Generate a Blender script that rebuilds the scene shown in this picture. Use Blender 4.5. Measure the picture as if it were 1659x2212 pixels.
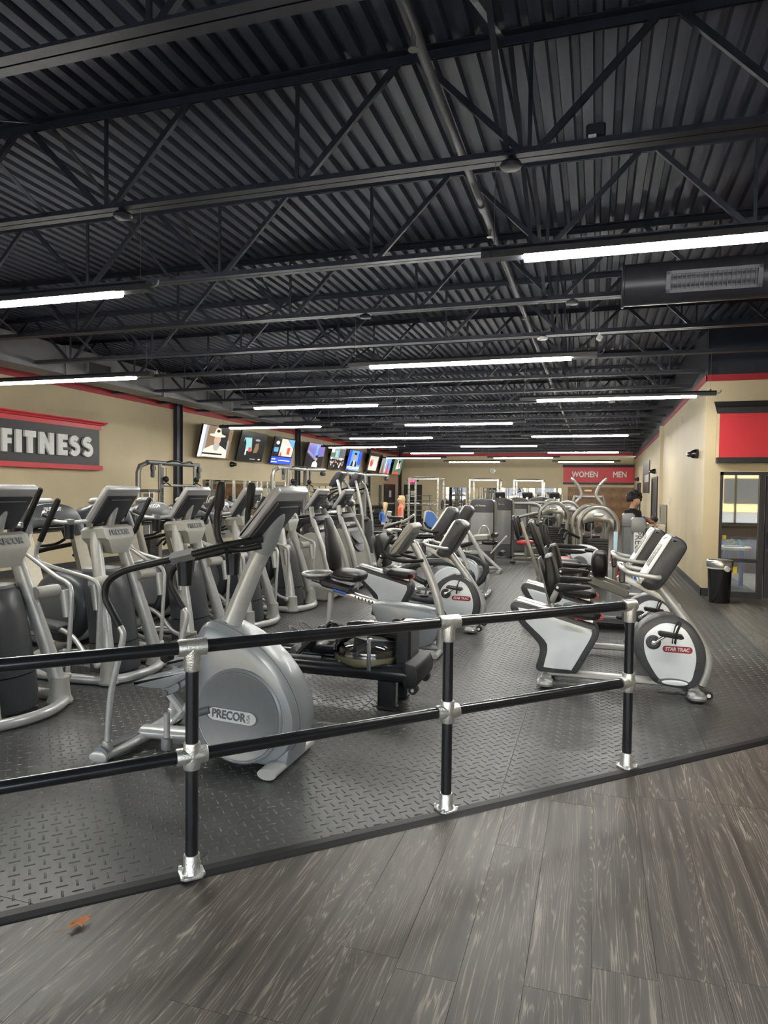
import bpy, math, random
from mathutils import Vector, Matrix, Euler
from math import sin, cos, pi, radians
random.seed(7)
for o in list(bpy.data.objects):
    bpy.data.objects.remove(o)
SC = bpy.context.scene
COL = SC.collection

# ------------------------------------------------------------------ camera
FPX, YAW, PITCH, ROLL, EYE = 1468.0, 0.302, 0.0333, 0.0116, 1.76
_f = Vector((-sin(YAW), cos(YAW), 0)); _r = Vector((cos(YAW), sin(YAW), 0)); _u = Vector((0, 0, 1))
_f2 = cos(PITCH) * _f - sin(PITCH) * _u
_u2 = cos(PITCH) * _u + sin(PITCH) * _f
_r3 = cos(ROLL) * _r + sin(ROLL) * _u2
_u3 = cos(ROLL) * _u2 - sin(ROLL) * _r
cam = bpy.data.cameras.new('camera')
camo = bpy.data.objects.new('camera', cam)
COL.objects.link(camo)
m = Matrix.Identity(4)
for i, v in enumerate((_r3, _u3, -_f2)):
    for j in range(3):
        m[j][i] = v[j]
m[2][3] = EYE
camo.matrix_world = m
cam.sensor_fit = 'HORIZONTAL'; cam.sensor_width = 36.0; cam.lens = 36.0 * FPX / 1659.0
cam.clip_start = 0.05; cam.clip_end = 400
SC.camera = camo

# ------------------------------------------------------------------ world, sun, exposure
SKY_STRENGTH = 5.0
TUBE_STRENGTH = 26.0
SC.view_settings.view_transform = 'Standard'
SC.view_settings.look = 'None'
SC.view_settings.exposure = 2.22
SC.view_settings.gamma = 1.0
SC.view_settings.use_curve_mapping = False
world = bpy.data.worlds.new('sky'); SC.world = world
world.use_nodes = True
nt = world.node_tree; nt.nodes.clear()
sky = nt.nodes.new('ShaderNodeTexSky')
sky.sky_type = 'HOSEK_WILKIE'
sky.sun_direction = Vector((0.35, 0.6, 0.62)).normalized()
sky.turbidity = 3.0
mixn = nt.nodes.new('ShaderNodeMixRGB'); mixn.inputs[0].default_value = 0.45
mixn.inputs[2].default_value = (0.85, 0.92, 1.0, 1)
bg = nt.nodes.new('ShaderNodeBackground'); bg.inputs[1].default_value = SKY_STRENGTH
wo = nt.nodes.new('ShaderNodeOutputWorld')
nt.links.new(sky.outputs[0], mixn.inputs[1]); nt.links.new(mixn.outputs[0], bg.inputs[0]); nt.links.new(bg.outputs[0], wo.inputs[0])
sl = bpy.data.lights.new('sun', 'SUN'); sl.energy = 9.0; sl.angle = radians(0.6); sl.color = (1.0, 0.93, 0.8)
so = bpy.data.objects.new('sun', sl); COL.objects.link(so)
so.rotation_euler = (Vector((0, 0, 1)).rotation_difference(Vector((0.35, 0.6, 0.62)).normalized())).to_euler()

# ------------------------------------------------------------------ materials
MATS = {}
def _nodes(name):
    mt = bpy.data.materials.new(name); mt.use_nodes = True
    MATS[name] = mt
    return mt, mt.node_tree, mt.node_tree.nodes['Principled BSDF']
def mat(name, col, rough=0.5, metal=0.0, var=0.08, scale=12.0, bump=0.0, bscale=None, coat=0.0, spec=0.5, stretch=None, rvar=0.1):
    """a base colour broken up by two octaves of noise, rough variation and a fine bump"""
    mt, t, b = _nodes(name)
    tc = t.nodes.new('ShaderNodeTexCoord'); mp = t.nodes.new('ShaderNodeMapping')
    if stretch: mp.inputs['Scale'].default_value = stretch
    t.links.new(tc.outputs['Object'], mp.inputs[0])
    n = t.nodes.new('ShaderNodeTexNoise'); n.inputs['Scale'].default_value = scale; n.inputs['Detail'].default_value = 4
    t.links.new(mp.outputs[0], n.inputs['Vector'])
    r = t.nodes.new('ShaderNodeValToRGB')
    r.color_ramp.elements[0].position = 0.3; r.color_ramp.elements[1].position = 0.7
    r.color_ramp.elements[0].color = tuple(max(0, c * (1 - var)) for c in col) + (1,)
    r.color_ramp.elements[1].color = tuple(min(1, c * (1 + var)) for c in col) + (1,)
    t.links.new(n.outputs[0], r.inputs[0]); t.links.new(r.outputs[0], b.inputs['Base Color'])
    mr = t.nodes.new('ShaderNodeMapRange')
    mr.inputs['To Min'].default_value = max(0.02, rough * (1 - rvar)); mr.inputs['To Max'].default_value = min(1, rough * (1 + rvar))
    t.links.new(n.outputs[0], mr.inputs['Value']); t.links.new(mr.outputs[0], b.inputs['Roughness'])
    b.inputs['Metallic'].default_value = metal
    b.inputs['Specular IOR Level'].default_value = spec
    if coat:
        b.inputs['Coat Weight'].default_value = coat; b.inputs['Coat Roughness'].default_value = 0.15
    if bump:
        n2 = t.nodes.new('ShaderNodeTexNoise'); n2.inputs['Scale'].default_value = bscale or scale * 8; n2.inputs['Detail'].default_value = 3
        t.links.new(mp.outputs[0], n2.inputs['Vector'])
        bp = t.nodes.new('ShaderNodeBump'); bp.inputs['Strength'].default_value = bump; bp.inputs['Distance'].default_value = 0.01
        t.links.new(n2.outputs[0], bp.inputs['Height']); t.links.new(bp.outputs[0], b.inputs['Normal'])
    return mt
def emit(name, col, s):
    mt, t, b = _nodes(name)
    b.inputs['Base Color'].default_value = tuple(col) + (1,)
    b.inputs['Emission Color'].default_value = tuple(col) + (1,)
    b.inputs['Emission Strength'].default_value = s
    b.inputs['Roughness'].default_value = 0.25
    return mt
def glassy(name, col, rough=0.02, alpha=0.25, ior=1.45):
    """thin clear pane: mostly see-through, with mirror reflections by Fresnel"""
    mt = bpy.data.materials.new(name); mt.use_nodes = True; MATS[name] = mt
    t = mt.node_tree; t.nodes.clear()
    o = t.nodes.new('ShaderNodeOutputMaterial'); mx = t.nodes.new('ShaderNodeMixShader')
    tr = t.nodes.new('ShaderNodeBsdfTransparent'); tr.inputs[0].default_value = tuple(col) + (1,)
    gl = t.nodes.new('ShaderNodeBsdfGlossy'); gl.inputs['Roughness'].default_value = rough
    fr = t.nodes.new('ShaderNodeFresnel'); fr.inputs[0].default_value = ior
    ad = t.nodes.new('ShaderNodeMath'); ad.operation = 'ADD'; ad.inputs[1].default_value = alpha; ad.use_clamp = True
    t.links.new(fr.outputs[0], ad.inputs[0]); t.links.new(ad.outputs[0], mx.inputs[0])
    t.links.new(tr.outputs[0], mx.inputs[1]); t.links.new(gl.outputs[0], mx.inputs[2]); t.links.new(mx.outputs[0], o.inputs[0])
    return mt

mat('wall_tan', (0.63, 0.53, 0.34), 0.62, var=0.05, scale=1.2, bump=0.05, bscale=90)
mat('wall_red', (0.42, 0.018, 0.03), 0.5, var=0.06, scale=3)
mat('trim_navy', (0.018, 0.02, 0.033), 0.45, var=0.15, scale=6)
mat('baseboard', (0.035, 0.035, 0.037), 0.45, var=0.15, scale=8)
mat('deck_steel', (0.047, 0.052, 0.078), 0.55, var=0.35, scale=3.0, stretch=(6, .7, 6), bump=0.08, bscale=40, spec=0.4)
mat('joist_steel', (0.021, 0.0235, 0.036), 0.5, var=0.25, scale=9, bump=0.06)
mat('pipe_grey', (0.085, 0.086, 0.095), 0.5, var=0.15, scale=8)
mat('duct_dark', (0.05, 0.05, 0.062), 0.38, metal=0.35, var=0.15, scale=2.5)
mat('duct_galv', (0.22, 0.22, 0.235), 0.45, metal=0.4, var=0.2, scale=2.0)
mat('wire', (0.3, 0.3, 0.31), 0.35, metal=0.9)
mat('fixture_black', (0.022, 0.024, 0.03), 0.4)
mat('silver_paint', (0.46, 0.465, 0.455), 0.34, metal=0.35, var=0.05, scale=30, coat=0.15)
mat('silver_bright', (0.62, 0.62, 0.60), 0.26, metal=0.75, var=0.05, scale=30)
mat('galv_fitting', (0.66, 0.66, 0.63), 0.36, metal=0.85, var=0.16, scale=40, bump=0.25, bscale=140)
mat('champagne', (0.27, 0.262, 0.24), 0.33, metal=0.55, var=0.05, scale=25)
mat('grey_paint', (0.19, 0.2, 0.21), 0.38, metal=0.2, var=0.04, scale=20, coat=0.25)
mat('blue_grey', (0.222, 0.238, 0.255), 0.36, metal=0.15, var=0.04, scale=14, coat=0.25)
mat('console_light', (0.42, 0.42, 0.43), 0.36, metal=0.15, var=0.04, scale=20, coat=0.2)
mat('console_dark', (0.03, 0.031, 0.04), 0.42, var=0.1, scale=40, bump=0.08, bscale=300)
mat('plastic_grey', (0.045, 0.048, 0.054), 0.38, spec=0.4, var=0.07, scale=30, coat=0.1, bump=0.05, bscale=350)
mat('plastic_mid', (0.105, 0.11, 0.116), 0.42, var=0.06, scale=30, bump=0.05, bscale=350)
mat('putty', (0.31, 0.307, 0.275), 0.45, var=0.04, scale=20)
mat('black_rubber', (0.012, 0.012, 0.013), 0.5, spec=0.35, var=0.2, scale=30)
mat('black_gloss', (0.012, 0.012, 0.014), 0.22, var=0.2, scale=20, coat=0.4)
mat('black_steel', (0.011, 0.012, 0.015), 0.25, metal=0.0, var=0.25, scale=9, coat=0.35)
mat('vinyl_black', (0.012, 0.012, 0.013), 0.36, var=0.2, spec=0.32, scale=16, bump=0.12, bscale=220)
mat('white_panel', (0.70, 0.74, 0.78), 0.3, metal=0.1, var=0.03, scale=8, coat=0.3)
mat('white_plain', (0.78, 0.78, 0.76), 0.5, var=0.03)
mat('letter_white', (0.86, 0.87, 0.86), 0.5, var=0.03)
mat('sign_black', (0.022, 0.023, 0.026), 0.5, var=0.15, scale=3)
mat('sign_red', (0.68, 0.032, 0.048), 0.45, var=0.06, scale=2)
mat('badge_silver', (0.66, 0.67, 0.66), 0.3, metal=0.25, var=0.04)
mat('logo_red', (0.30, 0.012, 0.03), 0.35, var=0.05)
mat('lever_red', (0.55, 0.03, 0.03), 0.4, var=0.05)
mat('chrome', (0.75, 0.75, 0.76), 0.12, metal=1.0, var=0.03)
mat('tower_grey', (0.085, 0.088, 0.095), 0.33, metal=0.25, var=0.05, scale=(8), coat=0.2)
mat('tower_frost', (0.25, 0.255, 0.26), 0.22, metal=0.2, var=0.05, scale=6, coat=0.4)
mat('hood_metal', (0.24, 0.24, 0.235), 0.24, metal=0.7, var=0.05, scale=12, coat=0.3)
mat('weight_black', (0.016, 0.016, 0.017), 0.45, var=0.2)
mat('pin_yellow', (0.75, 0.45, 0.05), 0.4)
mat('vinyl_red', (0.50, 0.025, 0.035), 0.4, var=0.1, bump=0.1, bscale=200)
mat('placard_blue', (0.42, 0.62, 0.72), 0.4)
mat('sticker_blue', (0.05, 0.12, 0.45), 0.35)
mat('poster_blue', (0.05, 0.15, 0.42), 0.35)
mat('cabinet_black', (0.022, 0.023, 0.026), 0.45, var=0.2)
mat('door_dark', (0.024, 0.023, 0.024), 0.4, var=0.2, scale=4, stretch=(3, 3, .3))
mat('wood_brown', (0.27, 0.135, 0.06), 0.45, var=0.45, scale=2.6, stretch=(1, 1, 1))
mat('wood_dark', (0.055, 0.03, 0.026), 0.5, var=0.3, scale=3, stretch=(6, 6, .5))
mat('paper', (0.75, 0.75, 0.72), 0.7)
mat('stainless', (0.62, 0.62, 0.61), 0.28, metal=0.9, var=0.06, scale=3, stretch=(1, 1, 30))
mat('skin', (0.52, 0.30, 0.21), 0.5, var=0.05, scale=20)
mat('skin_brown', (0.30, 0.16, 0.10), 0.5, var=0.05, scale=20)
mat('hair_blonde', (0.58, 0.41, 0.20), 0.5, var=0.3, scale=40, stretch=(1, 1, .2), bump=0.4, bscale=120)
mat('hair_black', (0.010, 0.009, 0.009), 0.45, var=0.4, scale=60, bump=0.8, bscale=90)
mat('cloth_orange', (0.85, 0.16, 0.09), 0.8, var=0.08, scale=18, bump=0.25, bscale=30)
mat('cloth_blue', (0.075, 0.20, 0.62), 0.8, var=0.1, scale=18, bump=0.25, bscale=30)
mat('cloth_royal', (0.02, 0.05, 0.42), 0.8, var=0.1, scale=18, bump=0.25, bscale=30)
mat('cloth_black', (0.012, 0.012, 0.015), 0.85, var=0.2, scale=18, bump=0.25, bscale=30)
mat('cloth_white', (0.70, 0.69, 0.67), 0.8, var=0.05, scale=18, bump=0.25, bscale=30)
mat('leaf_brown', (0.46, 0.17, 0.055), 0.6, var=0.3, scale=60)
mat('bag_white', (0.78, 0.79, 0.8), 0.3, var=0.05)
mat('table_white', (0.72, 0.70, 0.64), 0.4)
mat('toy_yellow', (0.75, 0.6, 0.05), 0.4); mat('toy_green', (0.1, 0.5, 0.12), 0.4); mat('toy_red', (0.6, 0.05, 0.05), 0.4); mat('toy_blue', (0.04, 0.10, 0.5), 0.4)
mat('carpet_blue', (0.09, 0.13, 0.19), 0.9, var=0.3, scale=40, bump=0.3, bscale=300)
mat('carpet_grey', (0.26, 0.26, 0.28), 0.9, var=0.3, scale=40, bump=0.3, bscale=300)
mat('asphalt', (0.16, 0.16, 0.17), 0.9, var=0.2, scale=2)
mat('facade_tan', (0.62, 0.43, 0.20), 0.8, var=0.06, scale=0.6)
mat('facade_white', (0.7, 0.68, 0.62), 0.8, var=0.05)
mat('car_white', (0.7, 0.7, 0.72), 0.25, coat=0.6); mat('car_grey', (0.2, 0.21, 0.23), 0.25, coat=0.6); mat('car_red', (0.4, 0.03, 0.03), 0.25, coat=0.6)
mat('water', (0.50, 0.48, 0.28), 0.15)
mat('mirror', (0.86, 0.88, 0.86), 0.015, metal=1.0, var=0.0, rvar=0.0)
mat('leaf_green', (0.06, 0.14, 0.03), 0.7, var=0.4, scale=8)
emit('tube', (1.0, 0.985, 0.92), TUBE_STRENGTH)
emit('fill_glow', (1.0, 0.97, 0.9), 7.0)  # glow of the fill panel added in the side room
emit('exit_red', (1.0, 0.03, 0.10), 2.6)
glassy('pane', (0.90, 0.94, 0.93), alpha=0.10)
glassy('store_glass', (0.95, 0.97, 0.97), alpha=0.02)
glassy('tank_clear', (0.86, 0.85, 0.84), alpha=0.12)
glassy('bin_clear', (0.85, 0.86, 0.88), alpha=0.12)

# rubber mat with wear and scuffs
def rubber_mat():
    mt, t, b = _nodes('rubber_mat')
    tc = t.nodes.new('ShaderNodeTexCoord')
    n = t.nodes.new('ShaderNodeTexNoise'); n.inputs['Scale'].default_value = 0.9; n.inputs['Detail'].default_value = 6
    t.links.new(tc.outputs['Object'], n.inputs['Vector'])
    r = t.nodes.new('ShaderNodeValToRGB')
    r.color_ramp.elements[0].position = .3; r.color_ramp.elements[1].position = .72
    r.color_ramp.elements[0].color = (0.042, 0.042, 0.041, 1); r.color_ramp.elements[1].color = (0.076, 0.075, 0.071, 1)
    t.links.new(n.outputs[0], r.inputs[0]); t.links.new(r.outputs[0], b.inputs['Base Color'])
    n2 = t.nodes.new('ShaderNodeTexNoise'); n2.inputs['Scale'].default_value = 260; n2.inputs['Detail'].default_value = 2
    t.links.new(tc.outputs['Object'], n2.inputs['Vector'])
    bp = t.nodes.new('ShaderNodeBump'); bp.inputs['Strength'].default_value = .12; bp.inputs['Distance'].default_value = .004
    t.links.new(n2.outputs[0], bp.inputs['Height']); t.links.new(bp.outputs[0], b.inputs['Normal'])
    mr = t.nodes.new('ShaderNodeMapRange'); mr.inputs['To Min'].default_value = .32; mr.inputs['To Max'].default_value = .46
    t.links.new(n.outputs[0], mr.inputs['Value']); t.links.new(mr.outputs[0], b.inputs['Roughness'])
    b.inputs['Specular IOR Level'].default_value = 0.55
rubber_mat()

# vinyl wood plank: cathedral grain of pale streaks on grey-brown, shifted for each plank by its place
def plank_mat():
    mt, t, b = _nodes('vinyl_plank')
    tc = t.nodes.new('ShaderNodeTexCoord'); oi = t.nodes.new('ShaderNodeObjectInfo')
    ml = t.nodes.new('ShaderNodeVectorMath'); ml.operation = 'SCALE'; ml.inputs[0].default_value = (13.7, 29.3, 7.1)
    t.links.new(oi.outputs['Random'], ml.inputs['Scale'])
    ad = t.nodes.new('ShaderNodeVectorMath'); ad.operation = 'ADD'
    t.links.new(tc.outputs['Object'], ad.inputs[0]); t.links.new(ml.outputs[0], ad.inputs[1])
    mp = t.nodes.new('ShaderNodeMapping'); mp.inputs['Scale'].default_value = (8.0, 0.42, 1)
    t.links.new(ad.outputs[0], mp.inputs[0])
    # low frequency field whose contour lines make the grain
    lo = t.nodes.new('ShaderNodeTexNoise'); lo.inputs['Scale'].default_value = 1.0; lo.inputs['Detail'].default_value = 2.0; lo.inputs['Roughness'].default_value = .45
    t.links.new(mp.outputs[0], lo.inputs['Vector'])
    mu = t.nodes.new('ShaderNodeMath'); mu.operation = 'MULTIPLY'; mu.inputs[1].default_value = 34.0
    t.links.new(lo.outputs[0], mu.inputs[0])
    fi = t.nodes.new('ShaderNodeTexNoise'); fi.inputs['Scale'].default_value = 1.0; fi.inputs['Detail'].default_value = 3
    mp2 = t.nodes.new('ShaderNodeMapping'); mp2.inputs['Scale'].default_value = (150, 4, 1)
    t.links.new(ad.outputs[0], mp2.inputs[0]); t.links.new(mp2.outputs[0], fi.inputs['Vector'])
    a2 = t.nodes.new('ShaderNodeMath'); a2.operation = 'ADD'
    f3 = t.nodes.new('ShaderNodeMath'); f3.operation = 'MULTIPLY'; f3.inputs[1].default_value = 1.1
    t.links.new(fi.outputs[0], f3.inputs[0]); t.links.new(mu.outputs[0], a2.inputs[0]); t.links.new(f3.outputs[0], a2.inputs[1])
    fr = t.nodes.new('ShaderNodeMath'); fr.operation = 'FRACT'; t.links.new(a2.outputs[0], fr.inputs[0])
    rp = t.nodes.new('ShaderNodeValToRGB'); e = rp.color_ramp.elements
    e[0].position = 0.0; e[0].color = (0, 0, 0, 1); e[1].position = 1.0; e[1].color = (0, 0, 0, 1)
    x = e.new(.70); x.color = (0.04, .04, .04, 1); x = e.new(.86); x.color = (1, 1, 1, 1)
    t.links.new(fr.outputs[0], rp.inputs[0])
    # streaks come and go along the board
    pa = t.nodes.new('ShaderNodeTexNoise'); pa.inputs['Scale'].default_value = 1.0; pa.inputs['Detail'].default_value = 4
    mp3 = t.nodes.new('ShaderNodeMapping'); mp3.inputs['Scale'].default_value = (24, 1.1, 1)
    t.links.new(ad.outputs[0], mp3.inputs[0]); t.links.new(mp3.outputs[0], pa.inputs['Vector'])
    pr_ = t.nodes.new('ShaderNodeMapRange'); pr_.inputs['From Min'].default_value = .38; pr_.inputs['From Max'].default_value = .62
    t.links.new(pa.outputs[0], pr_.inputs['Value'])
    st = t.nodes.new('ShaderNodeMath'); st.operation = 'MULTIPLY'; t.links.new(rp.outputs[0], st.inputs[0]); t.links.new(pr_.outputs[0], st.inputs[1])
    base = t.nodes.new('ShaderNodeValToRGB')
    base.color_ramp.elements[0].position = .3; base.color_ramp.elements[1].position = .7
    base.color_ramp.elements[0].color = (0.045, 0.037, 0.031, 1); base.color_ramp.elements[1].color = (0.104, 0.087, 0.073, 1)
    t.links.new(pa.outputs[0], base.inputs[0])
    hs = t.nodes.new('ShaderNodeHueSaturation'); 
    vr = t.nodes.new('ShaderNodeMapRange'); vr.inputs['To Min'].default_value = .88; vr.inputs['To Max'].default_value = 1.12
    t.links.new(oi.outputs['Random'], vr.inputs['Value']); t.links.new(vr.outputs[0], hs.inputs['Value'])
    t.links.new(base.outputs[0], hs.inputs['Color'])
    mx = t.nodes.new('ShaderNodeMixRGB'); t.links.new(st.outputs[0], mx.inputs[0]); t.links.new(hs.outputs[0], mx.inputs[1])
    mx.inputs[2].default_value = (0.33, 0.28, 0.225, 1)
    t.links.new(mx.outputs[0], b.inputs['Base Color'])
    b.inputs['Roughness'].default_value = .42
    bp = t.nodes.new('ShaderNodeBump'); bp.inputs['Strength'].default_value = .12; bp.inputs['Distance'].default_value = .002; bp.invert = True
    t.links.new(st.outputs[0], bp.inputs['Height']); t.links.new(bp.outputs[0], b.inputs['Normal'])
plank_mat()

# ------------------------------------------------------------------ mesh helpers
def cr(pts, sub=6, closed=False):
    """Catmull-Rom resampling of 2D or 3D points"""
    P = [Vector(p) for p in pts]; n = len(P); out = []
    rng = range(n if closed else n - 1)
    for i in rng:
        if closed: p0, p1, p2, p3 = P[(i - 1) % n], P[i], P[(i + 1) % n], P[(i + 2) % n]
        else:
            p1, p2 = P[i], P[i + 1]
            p0 = P[i - 1] if i > 0 else p1 * 2 - p2
            p3 = P[i + 2] if i + 2 < n else p2 * 2 - p1
        for k in range(sub):
            t = k / sub
            out.append(0.5 * ((2 * p1) + (p2 - p0) * t + (2 * p0 - 5 * p1 + 4 * p2 - p3) * t * t + (3 * p1 - p0 - 3 * p2 + p3) * t ** 3))
    if not closed: out.append(P[-1])
    return out

def offset2(poly, d):
    """polygon moved inward by d (any winding)"""
    n = len(poly); P = [Vector((p[0], p[1])) for p in poly]
    A = sum(P[i].x * P[(i + 1) % n].y - P[(i + 1) % n].x * P[i].y for i in range(n))
    s = 1 if A > 0 else -1; out = []
    for i in range(n):
        e1 = (P[i] - P[i - 1]); e2 = (P[(i + 1) % n] - P[i])
        if e1.length < 1e-9: e1 = e2
        if e2.length < 1e-9: e2 = e1
        n1 = Vector((-e1.y, e1.x)).normalized(); n2 = Vector((-e2.y, e2.x)).normalized()
        nn = n1 + n2
        if nn.length < 1e-6: nn = n1
        nn.normalize()
        k = max(0.5, nn.dot(n1))
        out.append(P[i] + nn * (s * d / k))
    return out

class MB:
    def __init__(s): s.v = []; s.f = []
    def ring_faces(s, a, b, n, flip=False):
        for i in range(n):
            j = (i + 1) % n
            q = (a + i, a + j, b + j, b + i)
            s.f.append(q[::-1] if flip else q)
    def box(s, c, d, rot=None):
        o = len(s.v); R = rot.to_matrix() if isinstance(rot, Euler) else rot
        for x in (-.5, .5):
            for y in (-.5, .5):
                for z in (-.5, .5):
                    p = Vector((x * d[0], y * d[1], z * d[2]))
                    if R is not None: p = R @ p
                    s.v.append(p + Vector(c))
        for q in ((0, 1, 3, 2), (4, 6, 7, 5), (0, 4, 5, 1), (2, 3, 7, 6), (0, 2, 6, 4), (1, 5, 7, 3)):
            s.f.append(tuple(o + i for i in q))
        return s
    def rbox(s, c, d, b=0.01, rot=None):
        """box with chamfered edges"""
        R = rot.to_matrix() if isinstance(rot, Euler) else rot
        hx, hy, hz = d[0] / 2, d[1] / 2, d[2] / 2; b = min(b, hx * .95, hy * .95, hz * .95)
        def ring(x0, y0, z, k):
            return [(x0 - k, -y0, z), (x0, -y0 + k, z), (x0, y0 - k, z), (x0 - k, y0, z), (-x0 + k, y0, z), (-x0, y0 - k, z), (-x0, -y0 + k, z), (-x0 + k, -y0, z)]
        rings = [ring(hx - b, hy - b, -hz, b * .6), ring(hx, hy, -hz + b, b), ring(hx, hy, hz - b, b), ring(hx - b, hy - b, hz, b * .6)]
        return s.loft([[(R @ Vector(p) if R is not None else Vector(p)) + Vector(c) for p in r] for r in rings])
    def loft(s, rings, cap=True, close=True):
        n = len(rings[0]); o = len(s.v)
        for r in rings: s.v += [Vector(p) for p in r]
        for k in range(len(rings) - 1): s.ring_faces(o + k * n, o + (k + 1) * n, n) if close else [s.f.append((o + k * n + i, o + k * n + i + 1, o + (k + 1) * n + i + 1, o + (k + 1) * n + i)) for i in range(n - 1)]
        if cap:
            s.f.append(tuple(o + i for i in range(n))[::-1]); s.f.append(tuple(o + (len(rings) - 1) * n + i for i in range(n)))
        return s
    def tube(s, path, r, n=10, sub=0, closed=False, flat=None, up=None):
        """sweep a circle (or an ellipse: flat = second radius factor along up) along a path"""
        P = [Vector(p) for p in path]
        rr = r if isinstance(r, (list, tuple)) else None
        if sub:
            if rr:
                Q = cr([tuple(p) + (0,) if False else p for p in P], sub, closed)
                m_ = len(Q); k_ = len(P) - 1
                rr = [rr[min(k_, int(i * k_ / max(1, m_ - 1)))] + (rr[min(k_, int(i * k_ / max(1, m_ - 1)) + 1)] - rr[min(k_, int(i * k_ / max(1, m_ - 1)))]) * ((i * k_ / max(1, m_ - 1)) % 1) for i in range(m_)]
                P = Q
            else: P = cr(P, sub, closed)
        m_ = len(P); rings = []
        T = [((P[(i + 1) % m_] - P[i - 1]) if closed else (P[min(i + 1, m_ - 1)] - P[max(i - 1, 0)])).normalized() for i in range(m_)]
        u0 = Vector(up) if up else (Vector((0, 0, 1)) if abs(T[0].z) < .9 else Vector((1, 0, 0)))
        u = (u0 - T[0] * u0.dot(T[0])).normalized()
        for i in range(m_):
            if up: u = (Vector(up) - T[i] * Vector(up).dot(T[i])).normalized()
            else: u = (u - T[i] * u.dot(T[i])).normalized()
            w = T[i].cross(u); R_ = rr[i] if rr else r
            rings.append([P[i] + (u * cos(2 * pi * k / n) * (flat or 1) + w * sin(2 * pi * k / n)) * R_ for k in range(n)])
        if closed:
            s.loft(rings + [rings[0]], cap=False)
        else: s.loft(rings)
        return s
    def cyl(s, a, b, r, r2=None, n=14): return s.tube([a, b], [r, r2 if r2 is not None else r], n)
    def lathe(s, prof, org=(0, 0, 0), ax='z', n=24):
        rings = []
        for r, h in prof:
            ring = []
            for k in range(n):
                a = 2 * pi * k / n; x, y = r * cos(a), r * sin(a)
                p = {'z': (x, y, h), 'y': (x, h, -y), 'x': (h, x, y)}[ax]
                ring.append(Vector(p) + Vector(org))
            rings.append(ring)
        return s.loft(rings)
    def prism(s, poly, y0, y1, b=0.0, plane='xz', rot=None, org=(0, 0, 0)):
        """extrude a 2D outline; b bevels both rims. plane xz extrudes along y, yz along x, xy along z"""
        poly = [Vector((p[0], p[1])) for p in poly]
        lay = [(poly, y0), (poly, y1)] if not b else [(offset2(poly, b), y0), (offset2(poly, b * .3), y0 + b * .3 * (1 if y1 > y0 else -1)), (poly, y0 + b * (1 if y1 > y0 else -1)), (poly, y1 - b * (1 if y1 > y0 else -1)), (offset2(poly, b * .3), y1 - b * .3 * (1 if y1 > y0 else -1)), (offset2(poly, b), y1)]
        rings = []
        for pl, h in lay:
            ring = []
            for p in pl:
                q = {'xz': (p[0], h, p[1]), 'yz': (h, p[0], p[1]), 'xy': (p[0], p[1], h)}[plane]
                q = Vector(q)
                if rot is not None: q = (rot.to_matrix() if isinstance(rot, Euler) else rot) @ q
                ring.append(q + Vector(org))
            rings.append(ring)
        return s.loft(rings)
    def cushion(s, c, d, rot=None, e=0.45, nu=16, nv=8):
        """superellipsoid pad"""
        R = rot.to_matrix() if isinstance(rot, Euler) else rot
        pw = lambda x, k: (abs(x) ** k) * (1 if x >= 0 else -1)
        rings = []
        for j in range(nv + 1):
            b = -pi / 2 + pi * j / nv; b = max(-pi / 2 + .02, min(pi / 2 - .02, b)); ring = []
            for i in range(nu):
                a = 2 * pi * i / nu
                p = Vector((d[0] / 2 * pw(cos(b), e) * pw(cos(a), e), d[1] / 2 * pw(cos(b), e) * pw(sin(a), e), d[2] / 2 * pw(sin(b), .8)))
                if R is not None: p = R @ p
                ring.append(p + Vector(c))
            rings.append(ring)
        return s.loft(rings)
    def ball(s, c, r, nu=14, nv=9):
        d = r if isinstance(r, (tuple, list)) else (r, r, r)
        return s.cushion(c, (2 * d[0], 2 * d[1], 2 * d[2]), None, 1.0, nu, nv)
    def build(s, name, m_, parent=None, smooth=True, ang=38):
        me = bpy.data.meshes.new(name)
        me.from_pydata([tuple(v) for v in s.v], [], s.f)
        me.materials.append(MATS[m_] if isinstance(m_, str) else m_)
        if smooth:
            me.polygons.foreach_set('use_smooth', [True] * len(me.polygons))
            me.set_sharp_from_angle(angle=radians(ang))
        o = bpy.data.objects.new(name, me); COL.objects.link(o)
        if parent is not None: o.parent = parent
        return o

def fix_normals(o):
    import bmesh
    bm = bmesh.new(); bm.from_mesh(o.data); bmesh.ops.recalc_face_normals(bm, faces=bm.faces); bm.to_mesh(o.data); bm.free()

def tag(o, label=None, cat=None, group=None, kind=None):
    if label: o['label'] = label
    if cat: o['category'] = cat
    if group: o['group'] = group
    if kind: o['kind'] = kind
    return o
def thing(name, label, cat, loc=(0, 0, 0), rz=0.0, group=None):
    o = bpy.data.objects.new(name, None); COL.objects.link(o)
    o.location = loc; o.rotation_euler = (0, 0, rz); o.empty_display_size = .2
    return tag(o, label, cat, group)
def struct(o): o['kind'] = 'structure'; return o
def dup(root, loc, rz=None, label=None, group=None):
    kids = {}
    for ob in bpy.data.objects:
        if ob.parent: kids.setdefault(ob.parent.name, []).append(ob)
    def cp(o, par):
        c = o.copy(); COL.objects.link(c); c.parent = par
        for k in kids.get(o.name, []): cp(k, c)
        return c
    r = cp(root, None); r.location = loc
    if rz is not None: r.rotation_euler = (0, 0, rz)
    if label: r['label'] = label
    if group: r['group'] = group
    return r
_FONTCACHE = {}
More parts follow.
